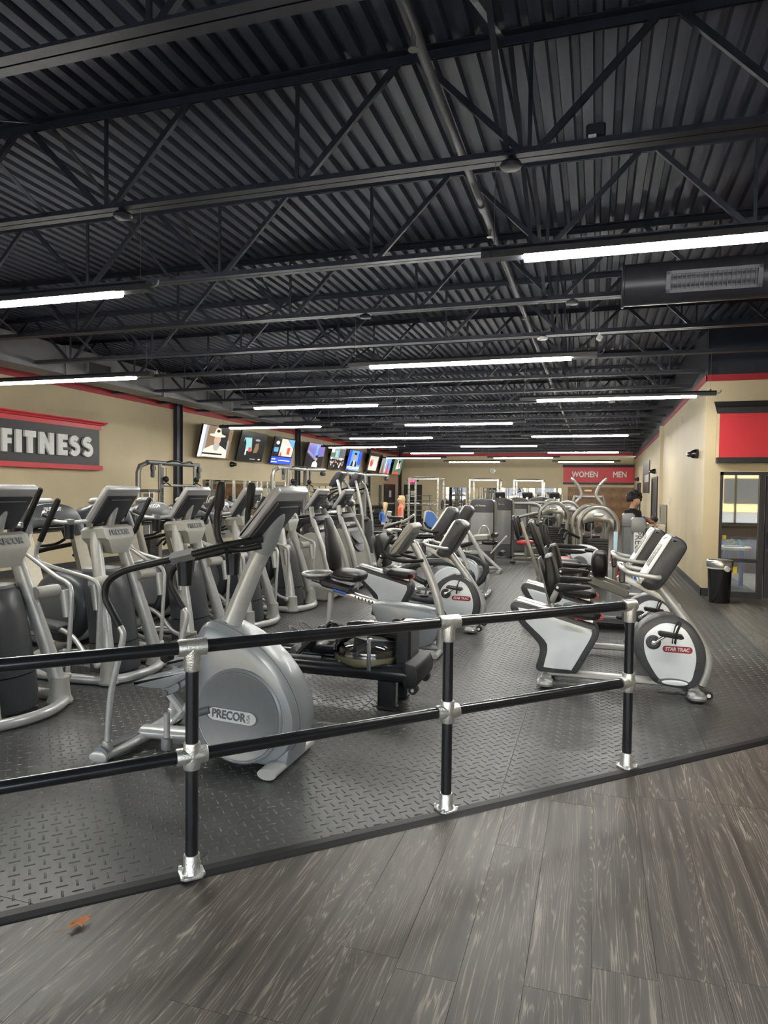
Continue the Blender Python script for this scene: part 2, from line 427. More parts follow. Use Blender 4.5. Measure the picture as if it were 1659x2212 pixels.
def text(name, body, size, depth, m_, parent, loc, rot, bold=0.0, sx=1.0, align='CENTER', shear=0.0, spacing=1.0):
    c = bpy.data.curves.new(name, 'FONT'); c.body = body; c.size = size; c.extrude = depth / 2
    c.align_x = align; c.align_y = 'CENTER'; c.shear = shear; c.space_character = spacing; c.resolution_u = 3
    t = bpy.data.objects.new(name + '_src', c); COL.objects.link(t)
    bpy.context.view_layer.update()
    me = bpy.data.meshes.new_from_object(t.evaluated_get(bpy.context.evaluated_depsgraph_get()))
    bpy.data.objects.remove(t); bpy.data.curves.remove(c)
    if bold:
        # heavier strokes: the outline repeated a little to each side
        V0 = [v.co.copy() for v in me.vertices]; F0 = [tuple(p.vertices) for p in me.polygons]; V = []; F = []
        for q, (dx, dy) in enumerate(((-1, 0), (1, 0), (0, -1), (0, 1), (0, 0))):
            F += [tuple(i + len(V) for i in f) for f in F0]; V += [v + Vector((dx * bold, dy * bold, q * depth * .01)) for v in V0]
        me = bpy.data.meshes.new(name); me.from_pydata([tuple(v) for v in V], [], F)
    me.name = name; me.materials.clear(); me.materials.append(MATS[m_])
    o = bpy.data.objects.new(name, me); COL.objects.link(o)
    if parent is not None: o.parent = parent
    o.location = loc; o.rotation_euler = rot; o.scale = (sx, 1, 1)
    return o
# text facing -Y / +X / -X (reading upright)
FACE_NY = (pi / 2, 0, 0); FACE_PX = (pi / 2, 0, pi / 2); FACE_NX = (pi / 2, 0, -pi / 2)

# ------------------------------------------------------------------ setting: floor
XL, XR, XR2, YB, YC, YF = -10.65, 1.75, 1.85, 37.2, 12.68, -5.0
XE = 7.0
SLOPE = -0.007
def zdeck(y): return 4.77 + SLOPE * y
def zchord(y): return 4.00 + SLOPE * y
def zlight(y): return 3.36 + SLOPE * y
def edge_y(x): return 2.09 + 0.945 * (x + 2.224)

def slab(name, x0, x1, y0, y1, z0, z1, m_, parent=None):
    return MB().box(((x0 + x1) / 2, (y0 + y1) / 2, (z0 + z1) / 2), (abs(x1 - x0), abs(y1 - y0), abs(z1 - z0))).build(name, m_, parent, smooth=False)

floor = struct(slab('floor', XL, XE, YF, YB, -0.12, -0.006, 'wood_dark'))
PW, PL = 0.23, 1.52
pmesh = None
for ci in range(-16, 16):
    x = 0.02 + ci * PW
    off = random.random() * PL
    for k in range(-3, 9):
        y = k * PL + off
        xc, yc = x + PW / 2, y + PL / 2
        if y > YC + .02 or y + PL < -1.2: continue
        if xc > 3.3 or xc < -3.3: continue
        # left of the strip along the wall the boards end under the mat
        if xc + PW < XR and y > edge_y(x + PW) + .05: continue
        # only boards that can come into the picture
        if y + PL < 0.9: continue
        if x > 1.3 and y + PL < 2.6: continue
        if pmesh is None:
            pmesh = MB().rbox((0, 0, -.003), (PW - .0008, PL - .0008, .006), .0006).build('plank', 'vinyl_plank', floor, smooth=False)
            pmesh.location = (xc, yc, 0.0); continue
        c = pmesh.copy(); COL.objects.link(c); c.parent = floor; c.location = (xc, yc, random.uniform(-.0004, 0))

# rubber mat floor: tiles clipped along the diagonal edge
def clip(poly, f):
    out = []
    for i in range(len(poly)):
        a, b = poly[i], poly[(i + 1) % len(poly)]
        fa, fb = f(a), f(b)
        if fa >= 0: out.append(a)
        if (fa >= 0) != (fb >= 0):
            t = fa / (fa - fb); out.append((a[0] + (b[0] - a[0]) * t, a[1] + (b[1] - a[1]) * t))
    return out
MATZ = 0.010
matroot = thing('rubber_mat', 'black rubber diamond plate mats covering the workout floor behind the railing', 'floor mat')
TX, TY = 1.25, 1.83
for i in range(-9, 3):
    for j in range(-1, 21):
        x0 = -0.49 + i * TX; y0 = 0.4 + j * TY
        x1, y1 = x0 + TX - .003, y0 + TY - .003
        x0c, x1c = max(x0, XL), min(x1, XR if y0 < YC else XR2 - .003)
        y1c = min(y1, YB)
        if x1c - x0c < .05 or y1c - y0 < .05: continue
        poly = [(x0c, y0), (x1c, y0), (x1c, y1c), (x0c, y1c)]
        poly = clip(poly, lambda p: p[1] - edge_y(p[0]) - .07)
        if len(poly) < 3: continue
        MB().prism(poly, 0.0, MATZ, plane='xy').build('mat_tile', 'rubber_mat', matroot, smooth=False)
# raised bars of the diamond plate, too many and too small to lift one by one
import numpy as np
def tread():
    a = 0.062; vs = []; n = 0
    c45 = math.sqrt(.5)
    bl, bw, bh = .0245, .0052, .0036
    base = np.array([(-bl, -bw, 0), (bl, -bw, 0), (bl, bw, 0), (-bl, bw, 0), (-bl + .004, -bw * .45, bh), (bl - .004, -bw * .45, bh), (bl - .004, bw * .45, bh), (-bl + .004, bw * .45, bh)])
    rots = [np.array([[c45, -c45], [c45, c45]]), np.array([[c45, c45], [-c45, c45]])]
    bars = [np.column_stack([base[:, :2] @ R.T, base[:, 2]]) for R in rots]
    N = 330
    for i in range(-N, N):
        for j in range(-N, N):
            x = (i * a - j * a) * c45; y = (i * a + j * a) * c45
            if y < 1.0 or y > 16.0 or x < -9.2 or x > XR - .04: continue
            if y - edge_y(x) < .11: continue
            # keep to what the camera can see
            d = -x * sin(YAW) + y * cos(YAW); l = x * cos(YAW) + y * sin(YAW)
            if d < .5 or abs(l) > d * .60 + .3: continue
            vs.append(bars[(i + j) % 2] + np.array([x, y, MATZ])); n += 1
    V = np.concatenate(vs); F = np.array([(0, 1, 5, 4), (1, 2, 6, 5), (2, 3, 7, 6), (3, 0, 4, 7), (4, 5, 6, 7)])
    FF = (F[None] + (np.arange(n) * 8)[:, None, None]).reshape(-1, 4)
    me = bpy.data.meshes.new('tread_bars')
    me.vertices.add(len(V)); me.vertices.foreach_set('co', V.ravel())
    me.loops.add(FF.size); me.loops.foreach_set('vertex_index', FF.ravel())
    me.polygons.add(len(FF)); me.polygons.foreach_set('loop_start', np.arange(0, FF.size, 4)); me.polygons.foreach_set('loop_total', np.full(len(FF), 4))
    me.update(calc_edges=True); me.validate()
    me.materials.append(MATS['rubber_mat'])
    o = bpy.data.objects.new('tread_bars', me); COL.objects.link(o); o.parent = matroot; o['kind'] = 'stuff'
tread()
# black bevelled edging along the diagonal and along the strip by the wall
def strip(name, p0, p1, w, h, m_, parent):
    p0, p1 = Vector(p0), Vector(p1); d = (p1 - p0).normalized(); nrm = Vector((-d.y, d.x, 0))
    r = []
    for p in (p0, p1):
        r.append([p, p + nrm * w, p + nrm * w + Vector((0, 0, h)), p + nrm * w * .45 + Vector((0, 0, h)), p + nrm * w * .1 + Vector((0, 0, h * .35))])
    return MB().loft(r).build(name, m_, parent, smooth=False)
strip('edge_strip', (-5.4, edge_y(-5.4), 0), (XR, edge_y(XR), 0), .08, .016, 'black_rubber', matroot)
slab('edge_strip', XR - .005, XR + .03, edge_y(XR), YC, 0, .013, 'baseboard', matroot)

# ------------------------------------------------------------------ setting: walls
def wallbox(name, x0, x1, y0, y1, z0, z1, m_='wall_tan'): return struct(slab(name, x0, x1, y0, y1, z0, z1, m_))
wallbox('wall_left', XL - .2, XL, YF, YB, 0, 5.0)
wallbox('wall_back', XL, XE, YB, YB + .2, 0, 5.0)
# wall_right in two lengths with a shallow pilaster between
wr = wallbox('wall_right', XR, XR + .15, YC + .15, 20.4, 0, 3.66)
slab('pilaster', XR - .07, XR + .25, 20.4, 20.8, 0, 3.62, 'wall_tan', wr)
wallbox('wall_far_right', XR2, XR2 + .15, 20.8, YB, 0, 3.55)
# dark bulkhead over the partition up to the roof deck
wallbox('wall_upper_right', XR + .02, XR + .17, YC + .02, YB, 3.62, 4.72, 'trim_navy')
# partition facing the camera, with openings for the glazed screen and the door
wf = wallbox('wall_facing', XR, 2.0, YC, YC + .15, 0, 3.66)
slab('lintel', 2.0, XE, YC, YC + .15, 2.12, 3.66, 'wall_tan', wf)
slab('end_pier', 5.4, XE, YC, YC + .15, 0, 2.12, 'wall_tan', wf)
wallbox('wall_upper_facing', XR + .02, XE, YC + .02, YC + .17, 3.66, 4.72, 'trim_navy')
wallbox('wall_side', XE, XE + .2, YF, YC + 6.5, 0, 5.0)
wallbox('wall_kids_back', XR + .15, XE, YC + 6.3, YC + 6.5, 0, 3.6)
kl = thing('added_fill_panel', 'added white fill light panel brightening the glazed side room', 'light', (3.2, 15.0, 2.99))  # added fill lamp, no known fixture; lifts the dim side room and its table
slab('light_diffuser', -.6, .6, -.3, .3, -.03, -.02, 'fill_glow', kl); slab('fill_frame', -.63, .63, -.33, .33, -.02, .0, 'white_plain', kl)
struct(slab('ceiling_kids_room', XR + .15, XE, YC + .15, YC + 6.3, 3.0, 3.1, 'white_plain'))
slab('upper_paint', XL, XL + .008, YF, YB, 3.97, 5.0, 'trim_navy', bpy.data.objects['wall_left']); slab('upper_paint', XL, XE, YB - .008, YB, 3.85, 5.0, 'trim_navy', bpy.data.objects['wall_back'])
# red bands near the top of the walls
def band(name, a, b, z_at, h=.14, t=.012, m_='wall_red'):
    a, b = Vector(a), Vector(b); d = (b - a).normalized(); nrm = Vector((d.y, -d.x, 0))
    ring = lambda p: [p + Vector((0, 0, z_at(p.y))), p + nrm * t + Vector((0, 0, z_at(p.y))), p + nrm * t + Vector((0, 0, z_at(p.y) + h)), p + Vector((0, 0, z_at(p.y) + h))]
    return struct(MB().loft([ring(a), ring(b)]).build(name, m_, smooth=False))
band('trim_1', (XL, YF, 0), (XL, YB, 0), lambda y: 3.90 + SLOPE * y, h=.15)
band('trim_2', (XR, 20.4, 0), (XR, YC - .012, 0), lambda y: 3.74 + SLOPE * y, h=.11)
band('trim_3', (XR2, YB, 0), (XR2, 20.8, 0), lambda y: 3.68 + SLOPE * y, h=.11)
band('trim_4', (XR - .012, YC, 0), (XE, YC, 0), lambda y: 3.74 + SLOPE * y, h=.11)
band('trim_5', (XL, YB, 0), (XR2, YB, 0), lambda y: 3.90 + SLOPE * y, h=.16)
# baseboards
def bb(name, x0, x1, y0, y1): struct(slab(name, x0, x1, y0, y1, 0, .14, 'baseboard'))
bb('baseboard_left', XL, XL + .012, YF, YB); bb('baseboard_back', XL, XR2, YB - .012, YB)
bb('baseboard_right', XR - .012, XR, YC - .012, 20.4); bb('baseboard_far_right', XR2 - .012, XR2, 20.8, YB); bb('baseboard_facing', XR - .012, 2.0, YC - .012, YC)
# dark steel columns standing against the left wall
for k, y in enumerate((15.6, 23.15, 31.4, 36.95)):
    c = thing('steel_column', 'dark steel column on the tan television wall, %s counted from the camera' % ('first', 'second', 'third', 'fourth')[k], 'column', (XL + .07, y, 0), group='steel columns')
    mb = MB(); mb.box((-.01, -.12, 2.05), (.12, .02, 4.1)); mb.box((-.01, .12, 2.05), (.12, .02, 4.1)); mb.box((-.01, 0, 2.05), (.03, .24, 4.1))
    mb.build('steel_section', 'trim_navy', c, smooth=False)
    MB().box((0, 0, .012), (.14, .34, .024)).build('base_plate', 'trim_navy', c, smooth=False)

# ------------------------------------------------------------------ storefront behind the camera (seen in mirrors and glass)
wallbox('wall_front', XL, XE, YF - .2, YF, 3.2, 5.0)
sill = wallbox('wall_front_sill', XL, XE, YF - .2, YF, 0, .5)
w1 = struct(slab('window_1', XL, XE, YF - .14, YF - .06, 3.1, 3.2, 'trim_navy'))
slab('window_rail', XL, XE, YF - .14, YF - .06, .5, .58, 'trim_navy', w1)
n = 11
for k in range(n + 1):
    x = XL + (XE - XL) * k / n
    slab('mullion', x - .04, x + .04, YF - .14, YF - .06, .5, 3.1, 'trim_navy', w1)
    if k < n: slab('window_pane', x + .04, XL + (XE - XL) * (k + 1) / n - .04, YF - .103, YF - .097, .58, 3.1, 'store_glass', w1)
struct(slab('ground_outside', -60, 60, -80, YF - .2, -.2, -.02, 'asphalt'))
b = thing('shop_building', 'tan shop building across the parking lot, mirrored in the gym glass', 'building', (-6, -46, 0))
slab('facade', -34, 34, -8, 0, 0, 8.2, 'facade_tan', b)
slab('cornice', -34.4, 34.4, -8.4, .4, 8.2, 8.9, 'facade_white', b)
for k in range(12):
    x = -31 + k * 5.4
    slab('shop_window', x, x + 3.2, 0, .06, .8, 3.2, 'trim_navy', b)
    slab('upper_window', x + .6, x + 2.4, 0, .06, 4.6, 6.4, 'trim_navy', b)
def car(label, m_, loc, rz):
    t = thing('parked_car', label, 'car', loc, rz)
    body = cr([(-2.2, .35), (-2.25, .75), (-2.0, .92), (-1.2, .98), (.9, .95), (1.9, .85), (2.2, .65), (2.2, .35), (0, .28)], 4, True)
    MB().prism(body, -.88, .88, .08).build('car_body', m_, t)
    MB().prism([(-1.65, .93), (-1.0, 1.42), (.25, 1.45), (1.1, .93)], -.74, .74, .1).build('cabin', 'black_gloss', t)
    for x in (-1.35, 1.35):
        for y in (-.8, .8):
            MB().lathe([(.05, -.1), (.32, -.1), (.34, -.06), (.34, .06), (.32, .1), (.05, .1)], (x, y, .34), 'y', 18).build('wheel', 'black_rubber', t)
car('white car parked outside, mirrored in the glazed screen', 'car_white', (2.2, -11.5, 0), 0.0)
car('grey car parked outside, mirrored in the glazed screen', 'car_grey', (-4.2, -11.8, 0), 0.0)

# ------------------------------------------------------------------ roof deck and joists
ceiling = struct(MB().box((0, 0, 0), (XE - XL + .4, YB - YF + .4, .05), Euler((math.atan(SLOPE), 0, 0))).build('ceiling', 'trim_navy', smooth=False))
ceiling.location = ((XL + XE) / 2, (YF + YB) / 2, zdeck((YF + YB) / 2) + .10)
def deck_sheet(x0, nr, pitch):
    prof = []
    for k in range(nr):
        u = x0 + k * pitch
        prof += [(u, .0), (u + pitch * .52, .0), (u + pitch * .60, .055), (u + pitch * .92, .055)]
    prof.append((x0 + nr * pitch, 0))
    mb = MB(); r0 = []; r1 = []
    for x, z in prof:
        r0.append(Vector((x, YF, zdeck(YF) + z))); r1.append(Vector((x, YB, zdeck(YB) + z)))
    mb.loft([r0, r1], cap=False, close=False)
    o = mb.build('deck_sheet', 'deck_steel', ceiling, smooth=False)
    o.location = -Vector(ceiling.location)
x = XL
while x < XE - .1:
    deck_sheet(x, 6, .152); x += 6 * .152
JY = [2.87 - 1.705 * 3 + 1.705 * k for k in range(0, 24)]
ORD = 'first second third fourth fifth sixth seventh eighth ninth tenth eleventh twelfth thirteenth fourteenth fifteenth sixteenth seventeenth eighteenth nineteenth twentieth twenty-first twenty-second twenty-third'.split()
NODE0, PAN = -3.77, 1.655
nodes = [NODE0 + PAN * k for k in range(-4, 7)]
jn = 0
for jy in JY:
    if jy > YB - .3 or jy < 1.0: continue
    near = jy < 14.5
    zb, zt = zchord(jy), zdeck(jy)
    x_end = XE - .05 if jy < YC else XR + .02
    t = thing('roof_joist', f'black open web steel roof joist, {ORD[jn]} one counted back from the camera', 'roof joist', (0, jy, 0), group='open web roof joists'); jn += 1
    def chord(name, z, flip):
        s_ = -1 if flip else 1
        mb = MB()
        for sy in (-1, 1):
            mb.box(((XL + x_end) / 2, sy * .038, z), (x_end - XL, .064, .007))
            mb.box(((XL + x_end) / 2, sy * .010, z + s_ * .03), (x_end - XL, .007, .06))
        return mb.build(name, 'joist_steel', t, smooth=False)
    chord('bottom_chord', zb - .03, False)
    chord('top_chord', zt - .008, True)
    def web(p, q, w, mb=None):
        p, q = Vector(p), Vector(q); d = q - p; L = d.length
        R = Vector((0, 0, 1)).rotation_difference(d).to_matrix()
        own = mb is None
        m2 = mb or MB()
        m2.box((p + q) / 2, (w, w * .8, L), R)
        if own: m2.build('web_bar', 'joist_steel', t, smooth=False)
    far = None if near else MB()
    for k, nx in enumerate(nodes):
        for (a, c, w) in (((nx, 0, zb), (nx, 0, zt - .03), .026), ((nx + .05, 0, zb), (nx + PAN / 2 - .06, 0, zt - .04), .042), ((nx - .05, 0, zb), (nx - PAN / 2 + .06, 0, zt - .04), .042)):
            if max(a[0], c[0]) > x_end or min(a[0], c[0]) < XL: continue
            web(a, c, w, far)
    if far: far.build('web_bars', 'joist_steel', t, smooth=False)['kind'] = 'stuff'
# cross bridging between neighbouring joists
for bx in (-0.62, -4.35, -8.1):
    for k in range(3, 10):
        y0, y1 = JY[k], JY[k + 1]
        t = thing('bridging_brace', f"crossed bridging angles between roof joists, bay {ORD[k - 3]} of the {'aisle' if bx == -.62 else 'middle' if bx == -4.35 else 'wall'} line", 'brace', (bx, 0, 0), group='joist bridging')
        for a, c, dx in (((0, y0 + .04, zchord(y0)), (0, y1 - .04, zdeck(y1) - .04), -.02), ((0, y0 + .04, zdeck(y0) - .04), (0, y1 - .04, zchord(y1)), .02)):
            a, c = Vector(a) + Vector((dx, 0, 0)), Vector(c) + Vector((dx, 0, 0)); d = c - a
            MB().box((a + c) / 2, (.035, .006, d.length), Vector((0, 0, 1)).rotation_difference(d).to_matrix()).build('angle_bar', 'joist_steel', t, smooth=False)
# sprinkler pipe with heads
t = thing('sprinkler_pipe', 'grey sprinkler pipe running back through the roof joists', 'pipe', (-1.0, 0, 0))
zp = lambda y: 4.28 + SLOPE * y
MB().cyl((0, YF + .1, zp(YF)), (0, YB - .1, zp(YB)), .03, n=12).build('main_pipe', 'pipe_grey', t)
for y in (3.2, 6.0, 9.1, 12.2, 15.3, 18.4, 21.5):
    MB().cyl((0, y - .06, zp(y)), (0, y + .06, zp(y)), .041, n=12).build('coupling', 'pipe_grey', t)
    mb = MB(); mb.cyl((0, y + .45, zp(y) - .03), (0, y + .45, zp(y) - .1), .012, n=8); mb.cyl((0, y + .45, zp(y) - .1), (0, y + .45, zp(y) - .105), .03, n=10)
    mb.build('sprinkler_head', 'champagne', t)
for k, (px, y, m_) in enumerate(((-.58, 4.58, 'joist_steel'), (-3.62, 4.58, 'joist_steel'), (-.75, 9.66, 'white_plain'), (-2.75, 7.96, 'joist_steel'), (-.3, 7.96, 'pipe_grey'), (.3, 16.4, 'white_plain'))):
    t = thing('ceiling_disc', ['dark round cover plate on the joist above the nearest lit tube', 'dark round cover plate on the joist above the tube by the sign wall', 'white round speaker disc under a joist beyond the black duct', 'dark round cover plate above the centre hanging tube', 'grey round cover plate beside the black duct end', 'small white round disc under a joist over the far aisle'][k], 'ceiling disc', (px, y, zchord(y) - .07))
    MB().lathe([(.02, .02), (.065, .018), (.075, .0), (.065, -.015), (.02, -.022)], n=24).build('cover_plate', m_, t)
    MB().cyl((0, 0, .02), (0, 0, .05), .03, n=10).build('mount_stub', 'joist_steel', t)
t = thing('ceiling_sensor', 'small white tilted sensor box hanging from a joist beyond the duct', 'sensor', (0.0, 9.66, zchord(9.66) - .1))
MB().rbox((0, 0, 0), (.07, .05, .08), .01, Euler((0, .5, .5))).build('sensor_body', 'white_plain', t)
MB().cyl((0, 0, .02), (0, 0, .08), .008, n=8).build('bracket', 'white_plain', t)
t = thing('junction_box', 'small dark emergency lamp box on the joist above the nearest tube', 'lamp box', (-.05, 4.62, zchord(4.58) + .03))
MB().rbox((0, 0, .06), (.12, .08, .09), .01).build('box_body', 'fixture_black', t)
MB().rbox((-.02, -.04, .02), (.05, .02, .02), .004).build('lamp_lens', 'white_plain', t)
# round black duct with a grille, entering from the right
t = thing('round_duct', 'black round air duct with a supply grille under the joists', 'duct', (0.2, 7.2, 3.80))
MB().lathe([(.20, 0), (.215, .0), (.215, .02), (.20, .025), (.20, XE - .25), (.02, XE - .25)], (0, 0, 0), 'x', 40).build('duct_body', 'duct_dark', t)
gr = Euler((radians(14), 0, 0))
R = gr.to_matrix()
g = MB()
for (cx, cz, sx, sz) in ((.80, .085, .82, .03), (.80, -.085, .82, .03), (.41, 0, .04, .2), (1.19, 0, .04, .2)):
    g.box(R @ Vector((cx, -.205, cz)), (sx, .03, sz), R)
g.build('grille_frame', 'duct_dark', t, smooth=False)
MB().box(R @ Vector((.8, -.188, 0)), (.76, .01, .16), R).build('grille_back', 'fixture_black', t, smooth=False)
for k in range(19):
    MB().box(R @ Vector((.45 + k * .039, -.203, 0)), (.006, .018, .15), R).build('grille_vane', 'duct_dark', t, smooth=False)
# galvanised rectangular duct along the left wall
t = thing('wall_duct', 'grey rectangular sheet metal duct above the red band on the television wall', 'duct', (0, 0, 0))
def sect(y0, y1, a, c, name='duct_section'):
    ring = lambda q, y: [Vector((q[0], y, q[2])), Vector((q[1], y, q[2])), Vector((q[1], y, q[3])), Vector((q[0], y, q[3]))]
    MB().loft([ring(a, y0), ring(c, y1)]).build(name, 'duct_galv', t, smooth=False)
big, mid, sml = (-10.05, -9.5, 3.84, 4.36), (-10.05, -9.6, 3.84, 4.26), (-10.05, -9.7, 3.80, 4.12)
for y0 in (-1.5, 1.5, 4.5, 7.5, 10.5, 13.5):
    sect(y0, y0 + 2.9, big, big)
    sect(y0 + 2.9, y0 + 3.0, (big[0] - .02, big[1] + .025, big[2] - .025, big[3] + .02), (big[0] - .02, big[1] + .025, big[2] - .025, big[3] + .02), 'duct_flange')
sect(16.5, 17.6, big, mid, 'duct_reducer')
for y0 in (17.6, 20.6): sect(y0, y0 + 2.95, mid, mid)
sect(23.6, 24.6, mid, sml, 'duct_reducer')
for y0 in (24.6, 27.6, 30.6): sect(y0, y0 + 2.95, sml, sml)
for y, q, z in ((11.3, big, 4.07), (15.6, big, 4.07), (21.8, mid, 4.03), (26.2, sml, 3.98)):
    mb = MB(); x = q[1] + .02
    for (dy, dz, sy, sz) in ((0, .13, .72, .04), (0, -.13, .72, .04), (-.34, 0, .04, .3), (.34, 0, .04, .3)): mb.box((x, y + dy, z + dz), (.04, sy, sz))
    f = mb.build('grille_frame', 'duct_galv', t, smooth=False)
    slab('grille_back', x - .022, x - .012, y - .32, y + .32, z - .11, z + .11, 'fixture_black', t)

# ------------------------------------------------------------------ hanging fluorescent fixtures
LIGHTS = [(-0.48, 4.58, 'brightest and nearest hanging light tube, over the black duct'), (-6.03, 4.58, 'nearest hanging light tube on the sign wall side'), (-8.5, 7.96, 'hanging light tube just above the fitness sign'),
 (-2.68, 7.96, 'hanging light tube in the middle of the room, second row'), (-0.95, 11.4, 'hanging light tube ending beside the partition corner'), (-6.08, 11.45, 'hanging light tube over the television wall machines, third row'),
 (-8.58, 14.85, 'hanging light tube above the first wall televisions'), (-4.13, 14.9, 'hanging light tube over the middle machines, fourth row'), (-1.64, 18.1, 'hanging light tube over the aisle, fifth row'),
 (-6.7, 18.2, 'hanging light tube over the middle machines, fifth row'), (-8.72, 21.95, 'hanging light tube along the television wall, sixth row'), (-4.17, 21.87, 'hanging light tube over the middle, sixth row'),
 (-6.75, 25.2, 'hanging light tube over the middle, seventh row'), (-1.67, 24.7, 'hanging light tube over the aisle, seventh row'), (-4.09, 28.4, 'hanging light tube near the back, eighth row'),
 (-8.77, 29.0, 'hanging light tube near the back by the television wall'), (-6.7, 31.8, 'hanging light tube nearest the wall clock'), (-1.66, 31.75, 'hanging light tube in front of the restroom sign')]
lt0 = None
LL = 2.38
for x0, y, lab in LIGHTS:
    y = min(JY, key=lambda q: abs(q - y))
    if lt0 is None:
        lt0 = thing('tube_light', lab, 'light', group='hanging fluorescent fixtures')
        hs = cr([(-.05, -.035), (-.052, .01), (-.035, .035), (.035, .035), (.052, .01), (.05, -.035)], 1)
        MB().prism([(p[0], p[1]) for p in hs], -.28, LL + .28, plane='yz').build('housing', 'fixture_black', lt0, smooth=False)
        MB().tube([(0, 0, -.038), (LL, 0, -.038)], .052, n=14, flat=.55, up=(0, 0, 1)).build('light_diffuser', 'tube', lt0)
        for e in (-.2, LL + .2):
            MB().cyl((e, 0, .03), (e, 0, .06), .012, n=8).build('gripper', 'fixture_black', lt0)
            MB().cyl((e, 0, .05), (e, 0, .61), .0022, n=6).build('hanging_wire', 'wire', lt0)
        MB().tube([(LL + .26, .02, .0), (LL + .32, .02, .0), (LL + .345, .02, .02), (LL + .35, .02, .05)], .006, n=8, sub=3).build('power_cord', 'wire', lt0)
        lt0.location = (x0, y, zlight(y)); o = lt0
    else: o = dup(lt0, (x0, y, zlight(y)), label=lab)

# ------------------------------------------------------------------ pipe railing
P1, P2, P3 = Vector((-1.71, 2.628, 0)), Vector((-0.749, 3.607, 0)), Vector((0.221, 4.547, 0))
RD = (P3 - P1).normalized(); RN = Vector((-RD.y, RD.x, 0))
P0 = P1 - RD * 1.37; Pm = P0 - RD * 1.37
ZT, ZM, PR = 1.045, 0.555, 0.029
rail = thing('pipe_railing', 'black pipe guard railing with cast silver fittings along the mat edge', 'railing')
POSTS = [Pm, P0, P1, P2, P3]
for i, p in enumerate(POSTS):
    MB().cyl(p + Vector((0, 0, .015)), p + Vector((0, 0, ZT)), PR, n=20).build('post', 'black_steel', rail)
    fb = MB()
    fb.lathe([(.05, .012), (.045, .02), (.037, .035), (.0365, .10), (.034, .105), (.029, .105)], tuple(p), 'z', 20)
    base = fb.build('base_flange', 'galv_fitting', rail)
    rot = Matrix(((RD.x, RN.x, 0), (RD.y, RN.y, 0), (0, 0, 1)))
    pl = [(-.055, -.035), (-.035, -.055), (.035, -.055), (.055, -.035), (.055, .035), (.035, .055), (-.035, .055), (-.055, .035)]
    MB().prism(pl, MATZ, MATZ + .013, .002, plane='xy', rot=rot, org=tuple(p)).build('base_plate', 'galv_fitting', base)
    for a in (-1, 1):
        for b_ in (-1, 1):
            q = p + RD * (a * .043) + RN * (b_ * .043)
            MB().cyl(q + Vector((0, 0, MATZ + .012)), q + Vector((0, 0, MATZ + .026)), .008, n=6).build('anchor_bolt', 'galv_fitting', base)
    # top tee (elbow at the last post) and middle cross
    ft = MB()
    end = i == len(POSTS) - 1
    lo = p - RD * .062 + Vector((0, 0, ZT)); hi = p + RD * (.034 if end else .062) + Vector((0, 0, ZT))
    ft.tube([lo, lo + RD * .008, hi - RD * .008, hi], [.0365, .0385, .0385, .039], n=20)
    ft.tube([p + Vector((0, 0, ZT - .105)), p + Vector((0, 0, ZT - .097)), p + Vector((0, 0, ZT - .04)), p + Vector((0, 0, ZT))], [.0355, .0375, .0375, .039], n=20)
    ft.build('elbow_fitting' if end else 'tee_fitting', 'galv_fitting', rail)
    ft = MB()
    lo = p - RD * .068 + Vector((0, 0, ZM)); hi = p + RD * (.03 if end else .068) + Vector((0, 0, ZM))
    ft.tube([lo, lo + RD * .008, hi - RD * .008, hi], [.0365, .0385, .0385, .0365], n=20)
    ft.tube([p + Vector((0, 0, ZM - .06)), p + Vector((0, 0, ZM - .052)), p + Vector((0, 0, ZM + .052)), p + Vector((0, 0, ZM + .06))], [.0355, .0385, .0385, .0355], n=20)
    ft.build('cross_fitting', 'galv_fitting', rail)
for z, nm in ((ZT, 'top_rail'), (ZM, 'middle_rail')):
    for a, c in zip(POSTS[:-1], POSTS[1:]):
        MB().cyl(a + RD * .03 + Vector((0, 0, z)), c - RD * .03 + Vector((0, 0, z)), PR, n=20).build(nm, 'black_steel', rail)

# dry leaf on the boards
t = MB()
lf = [(0, 0), (.016, .012), (.012, .026), (.03, .03), (.034, .045), (.05, .04), (.066, .052), (.06, .03), (.07, .022), (.052, .012), (.05, -.004), (.034, .002), (.02, -.012), (.012, -.004)]
lv = [Vector((x, y, .006 + .012 * abs(math.sin(x * 60 + y * 35)))) for x, y in lf]
t.loft([lv, [v + Vector((0, 0, .0012)) for v in lv]])
t.tube([(0, 0, .008), (-.02, -.006, .006), (-.035, -.004, .004)], .001, n=5)
lo = tag(t.build('dry_leaf', 'leaf_brown', smooth=False), 'small curled brown dry leaf on the boards by the mat edge', 'leaf')
lo.location = (-1.965, 2.14, 0.002); lo.rotation_euler = (0, 0, .5); lo.scale = (1.25, 1.25, 1.3)

